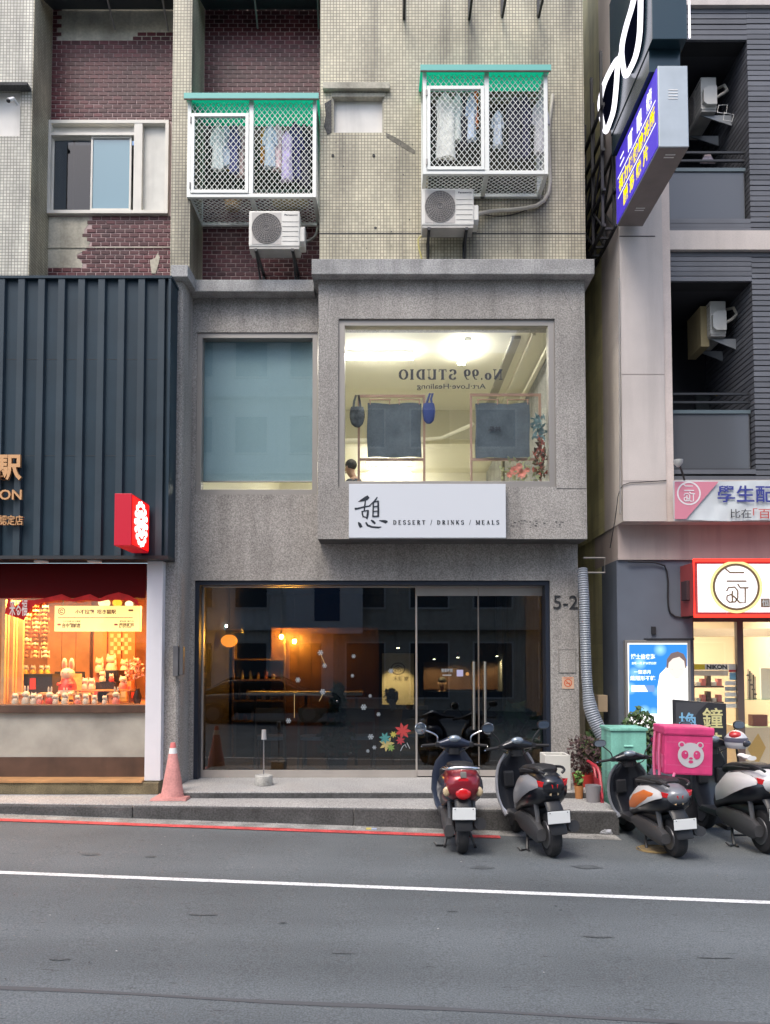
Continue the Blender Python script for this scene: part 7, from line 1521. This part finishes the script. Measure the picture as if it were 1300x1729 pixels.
for i, (x, y) in enumerate(((478, 1559), (938, 1530), (947, 1537), (728, 1428))):
    p = at(x, y, 6); lo, hi = 3, 10
    for _ in range(40):
        Yg = (lo+hi)/2
        if at(x, y, Yg).z > road_z(at(x, y, Yg).x): lo = Yg
        else: hi = Yg
    p = at(x, y, Yg); t = thing('road_scrap', ['thin white paper shred on the road at left centre', 'upper of two tiny white specks on the road', 'lower of two tiny white specks on the road', 'white scrap by the navy scooter stand'][i], 'litter', p); s = .045 if i == 0 else .014; MB().add([(p.x-s, p.y, p.z+.006), (p.x, p.y-.012, p.z+.014), (p.x+s, p.y+.004, p.z+.007), (p.x, p.y+.012, p.z+.005)], [(0, 1, 2, 3)]).build('scrap', M_white, t)
# utility cover
p = at(1108, 1438, 8.2); t = thing('valve_cover', 'rusty yellow utility cover in the road by the delivery scooter', 'manhole cover', (p.x, 8.25, road_z(p.x))); MB().lathe([(.0, .006), (.17, .006), (.19, .003), (.19, .0)], (p.x, 8.25, road_z(p.x)+.006), 28).build('cover', pm('yellow_cover', (.17, .125, .065), .9, var=.4, vscale=14), t); MB().tube([(p.x+.16*math.cos(2*math.pi*k/28), 8.25+.16*math.sin(2*math.pi*k/28), road_z(p.x)+.012) for k in range(28)], .006, 5, closed=True).build('ring', pm('yellow_ring', (.26, .18, .06), .8), t)
# standing sign board
YB = 9.45; qb = rect(1139, 1181, 1228, 1400, YB); zb0 = -.085; t = thing('standing_signboard', 'tall black standing sign with blue and yellow Chinese characters', 'signboard', ((qb[0]+qb[1])/2, YB, zb0))
mb = MB(); xa_, xb_, zt2 = qb[0], qb[1], qb[3]; mb.hexa([(xa_, YB, zb0+.05), (xb_, YB, zb0+.05), (xb_, YB+.05, zb0+.05), (xa_, YB+.05, zb0+.05), (xa_, YB, zt2), (xb_, YB, zt2-.05), (xb_, YB+.05, zt2-.05), (xa_, YB+.05, zt2)]); mb.build('board', pm('black_board', (.035, .036, .042), .35, var=.1), t, bevel=.005)
for X in (xa_+.06, xb_-.06): B(X-.02, X+.02, YB-.15, YB+.25, zb0, zb0+.05).build('foot', M_black, t)
MB().prism([(at(*v, YB).x, at(*v, YB).z) for v in ((1141, 1186), (1195, 1186), (1180, 1200), (1165, 1222), (1155, 1250), (1141, 1300))], YB-.002, YB-.0005).build('grey_swoosh', pm('board_grey', (.07, .072, .08), .4), t)
Mcy = pm('board_blue', (.22, .48, .70), .5); Mye = pm('board_yellow', (.66, .62, .30), .5)
lettering('board_lettering', '換', rect(1146, 1203, 1177, 1233, YB), YB-.003, Mcy, t, bold=.012); lettering('board_lettering', '電', rect(1146, 1240, 1177, 1270, YB), YB-.003, Mcy, t, bold=.012)
for i, ch in enumerate('鐘錶維'): lettering('board_lettering', ch, rect(1186, 1195+i*42, 1220, 1229+i*42, YB), YB-.003, Mye, t, bold=.012)
# ================================================================== people seen through the glass
def skin_body(name, joints, edges, mat, parent, root=0, sub=2):
    me = bpy.data.meshes.new(name); off = Vector((0, 0, 0)); q = parent
    while q is not None: off += Vector(q.location); q = q.parent
    me.from_pydata([tuple(Vector(j[:3])-off) for j in joints], edges, [])
    o = bpy.data.objects.new(name, me); COL.objects.link(o)
    m = o.modifiers.new('skin', 'SKIN'); m.use_smooth_shade = True; s = o.modifiers.new('sub', 'SUBSURF'); s.levels = sub; s.render_levels = sub
    for i, j in enumerate(joints):
        r = j[3]; sv = me.skin_vertices[0].data[i]; sv.radius = r if isinstance(r, tuple) else (r, r); sv.use_root = (i == root)
    dg = bpy.context.evaluated_depsgraph_get(); m2 = bpy.data.meshes.new_from_object(o.evaluated_get(dg)); bpy.data.objects.remove(o)
    m2.materials.clear(); 
    for mm in (mat if isinstance(mat, list) else [mat]): m2.materials.append(mm)
    o = bpy.data.objects.new(name, m2); COL.objects.link(o); o.parent = parent; return o
M_skin = pm('skin', (.50, .30, .21), .55); M_hair = pm('dark_hair', (.02, .016, .014), .6)
def person(label, base, face, shirt, pose):
    """seated figure; base on the floor under the seat, face = heading the person looks along"""
    t = thing('person', label, 'person', base); c, s = math.cos(face), math.sin(face); bx, by, bz = base
    def P(r, f, z): return (bx+r*c-f*s, by+r*s+f*c, bz+z)
    J = [(*P(0, 0, .50), .13), (*P(0, .01, .70), .125), (*P(0, .03, .90), .14), (*P(0, .05, 1.02), .10), (*P(0, .06, 1.10), .052), (*P(0, .09+pose, 1.17), .06), (*P(0, .11+pose, 1.25), .082), (*P(0, .10+pose, 1.33), .07)]
    Ed = [(i, i+1) for i in range(7)]
    for sx in (-1, 1):
        n = len(J); J += [(*P(sx*.17, .04, 1.0), .065), (*P(sx*.23, .10, .80), .048), (*P(sx*.18, .30, .74), .040), (*P(sx*.12, .38, .75), .028), (*P(sx*.10, .44, .75), .026)]; Ed += [(3, n), (n, n+1), (n+1, n+2), (n+2, n+3), (n+3, n+4)]
        n = len(J); J += [(*P(sx*.10, .05, .47), .09), (*P(sx*.12, .42, .48), .065), (*P(sx*.12, .44, .10), .045), (*P(sx*.12, .54, .04), .035)]; Ed += [(0, n), (n, n+1), (n+1, n+2), (n+2, n+3)]
    body = skin_body('body', J, Ed, [M_skin], t)
    me = body.data; me.materials.append(shirt); me.materials.append(pm('trousers', (.03, .03, .04), .8)); base_v = Vector(base)
    for p_ in me.polygons:
        z = p_.center.z; f = p_.center
        lf = -f.x*s+f.y*c
        p_.material_index = 0 if z > 1.06 or (lf > .30 and z > .66) else 1 if z > .52 and lf < .34 else 2
    hd = P(0, .085+pose, 1.315); MB().ball(hd, (.092, .098, .088), 14, 10).build('hair', M_hair, t, True)
    nf = P(0, .205+pose, 1.245); MB().ball(nf, (.014, .016, .02), 8, 6).build('nose', M_skin, t, True)
    for sx in (-1, 1): MB().ball(P(sx*.032, .182+pose, 1.27), (.010, .008, .007), 6, 5).build('eye', M_hair, t); MB().ball(P(sx*.085, .10+pose, 1.26), (.014, .02, .028), 8, 6).build('ear', M_skin, t, True)
    MB().ball(P(0, .188+pose, 1.205), (.022, .008, .006), 8, 5).build('mouth', pm('lips', (.35, .13, .11), .5), t)
    return t
p = at(588, 805, 11.6); person('person in dark top with short dark hair at a table in the studio', (p.x+.14, 11.65, p.z-1.10), math.radians(55), pm('studio_shirt', (.03, .035, .05), .85), .04)
t = thing('studio_table', 'pale work table in front of the seated person upstairs', 'table', (p.x, 11.9, ZF)); B(p.x-.5, p.x+.38, 11.55, 12.3, gz(812, 11.7)-.03, gz(812, 11.7)).build('table_top', M_white, t) if False else B(p.x-.55, p.x-.12, 11.9, 12.3, ZF+.70, ZF+.73).build('table_top', M_white, t)
for X in (p.x-.5, p.x-.17): B(X, X+.03, 12.0, 12.03, ZF+.002, ZF+.70).build('leg', M_alu, t)
p = at(746, 1190, 16.85); person('person in a dark top behind the café counter', (p.x, 16.85, .31-.12), math.radians(180), pm('dark_vest', (.05, .045, .045), .8), .0)
# ================================================================== across the street, seen only in the glass
M_ob = pm('opposite_facade', (.72, .72, .68), .8, var=.12, vscale=.8, streak=.2); M_ow = pm('opposite_window', (.05, .07, .09), .15); M_of = pm('opposite_frame', (.6, .6, .58), .5)
def far_house(label, x0, x1, h, mat, seed, cols):
    t = thing('opposite_house', label, 'building', ((x0+x1)/2, -9, 0), 'houses across the street'); B(x0, x1, -14, -9, -.3, h).build('wall', mat, t); w = (x1-x0)/cols
    for r in range(int(h/3.1)):
        for c in range(cols):
            a = x0+w*(c+.18); b = x0+w*(c+.82); z0_ = .4+r*3.1+(.5 if r else 0); z1_ = z0_+(1.6 if r else 2.3)
            f = frame_box(a, b, z0_, z1_, -9.0+.001, -8.93, .07).build('window', M_of, t); B(a+.07, b-.07, -8.99, -8.98, z0_+.07, z1_-.07).build('pane', M_ow, f)
        B(x0, x1, -8.999, -8.6, r*3.1+3.15, r*3.1+3.35).build('ledge', mat, t)
far_house('pale house across the street, mirrored in the blind window', -11, -2.2, 15.5, M_ob, 1, 4)
far_house('cream house across the street opposite the doors', -2.19, 5.5, 14, pm('opposite_cream', (.46, .44, .38), .8, var=.1, streak=.2), 2, 3)
far_house('grey house across the street to the right', 5.51, 14, 16, pm('opposite_grey', (.28, .29, .30), .8, var=.1), 3, 3)
t = thing('opposite_sign', 'white billboard with blue window mirrored in the storefront', 'sign', (-2.6, -8.4, 3.2)); B(-4.0, -1.0, -8.55, -8.4, 3.0, 5.4).build('board', pm('white_board', (.7, .7, .7), .6), t); B(-2.9, -1.9, -8.399, -8.38, 3.5, 5.1).build('blue_panel', pm('blue_panel', (.04, .09, .18), .4), t)
# parked car beside the photographer, mirrored in the storefront
car = thing('parked_car', 'dark parked saloon car mirrored in the storefront glass', 'car', (-3.7, -1.5, .07)); M_car = paint('black_car_paint', (.02, .025, .03), .2, .3)
S = [(-2.25, .62, .60, .22), (-2.15, .66, .78, .30), (-1.4, .70, .86, .34), (-.7, .72, .88, .36), (.6, .72, .88, .36), (1.3, .72, .87, .34), (2.1, .66, .80, .30), (2.25, .6, .62, .2)]
def carring(x, cz, w, h, n=20, p=3.2): return [(car.location.x+x, car.location.y+a, cz+b) for a, b in [(math.copysign(abs(math.cos(2*math.pi*k/n))**(2/p), math.cos(2*math.pi*k/n))*w, math.copysign(abs(math.sin(2*math.pi*k/n))**(2/p), math.sin(2*math.pi*k/n))*h) for k in range(n)]]
MB().loft([carring(x, z, w, h) for x, z, w, h in S]).build('body', M_car, car, True)
MB().loft([carring(x, z, w, h) for x, z, w, h in [(-1.75, .98, .70, .06), (-1.1, 1.18, .68, .24), (-.3, 1.22, .66, .28), (.5, 1.2, .66, .26), (1.15, 1.02, .70, .08)]]).build('cabin_glass', pm('car_glass', (.02, .025, .03), .05), car, True)
MB().loft([carring(x, z, w, h) for x, z, w, h in [(-1.0, 1.43, .56, .015), (-.3, 1.49, .60, .025), (.45, 1.44, .56, .015)]]).build('roof', M_car, car, True)
for x in (-1.4, 1.4):
    for y in (-.8, .8): w = MB().lathe([(.2, -.1), (.3, -.1), (.32, 0), (.3, .1), (.2, .1)], (car.location.x+x, car.location.y+y, .39), 24, 'y').build('wheel', M_tyre, car, True); MB().lathe([(0, -.105), (.2, -.102), (.2, .102), (0, .105)], (car.location.x+x, car.location.y+y, .39), 18, 'y').build('rim', M_rim, w)
for y in (-.55, .55): MB().ball((car.location.x+2.2, car.location.y+y, .72), (.06, .16, .07), 10, 7).build('headlight', M_chr, car, True); MB().ball((car.location.x-2.2, car.location.y+y, .78), (.05, .16, .06), 10, 7).build('tail_light', M_tail, car, True)
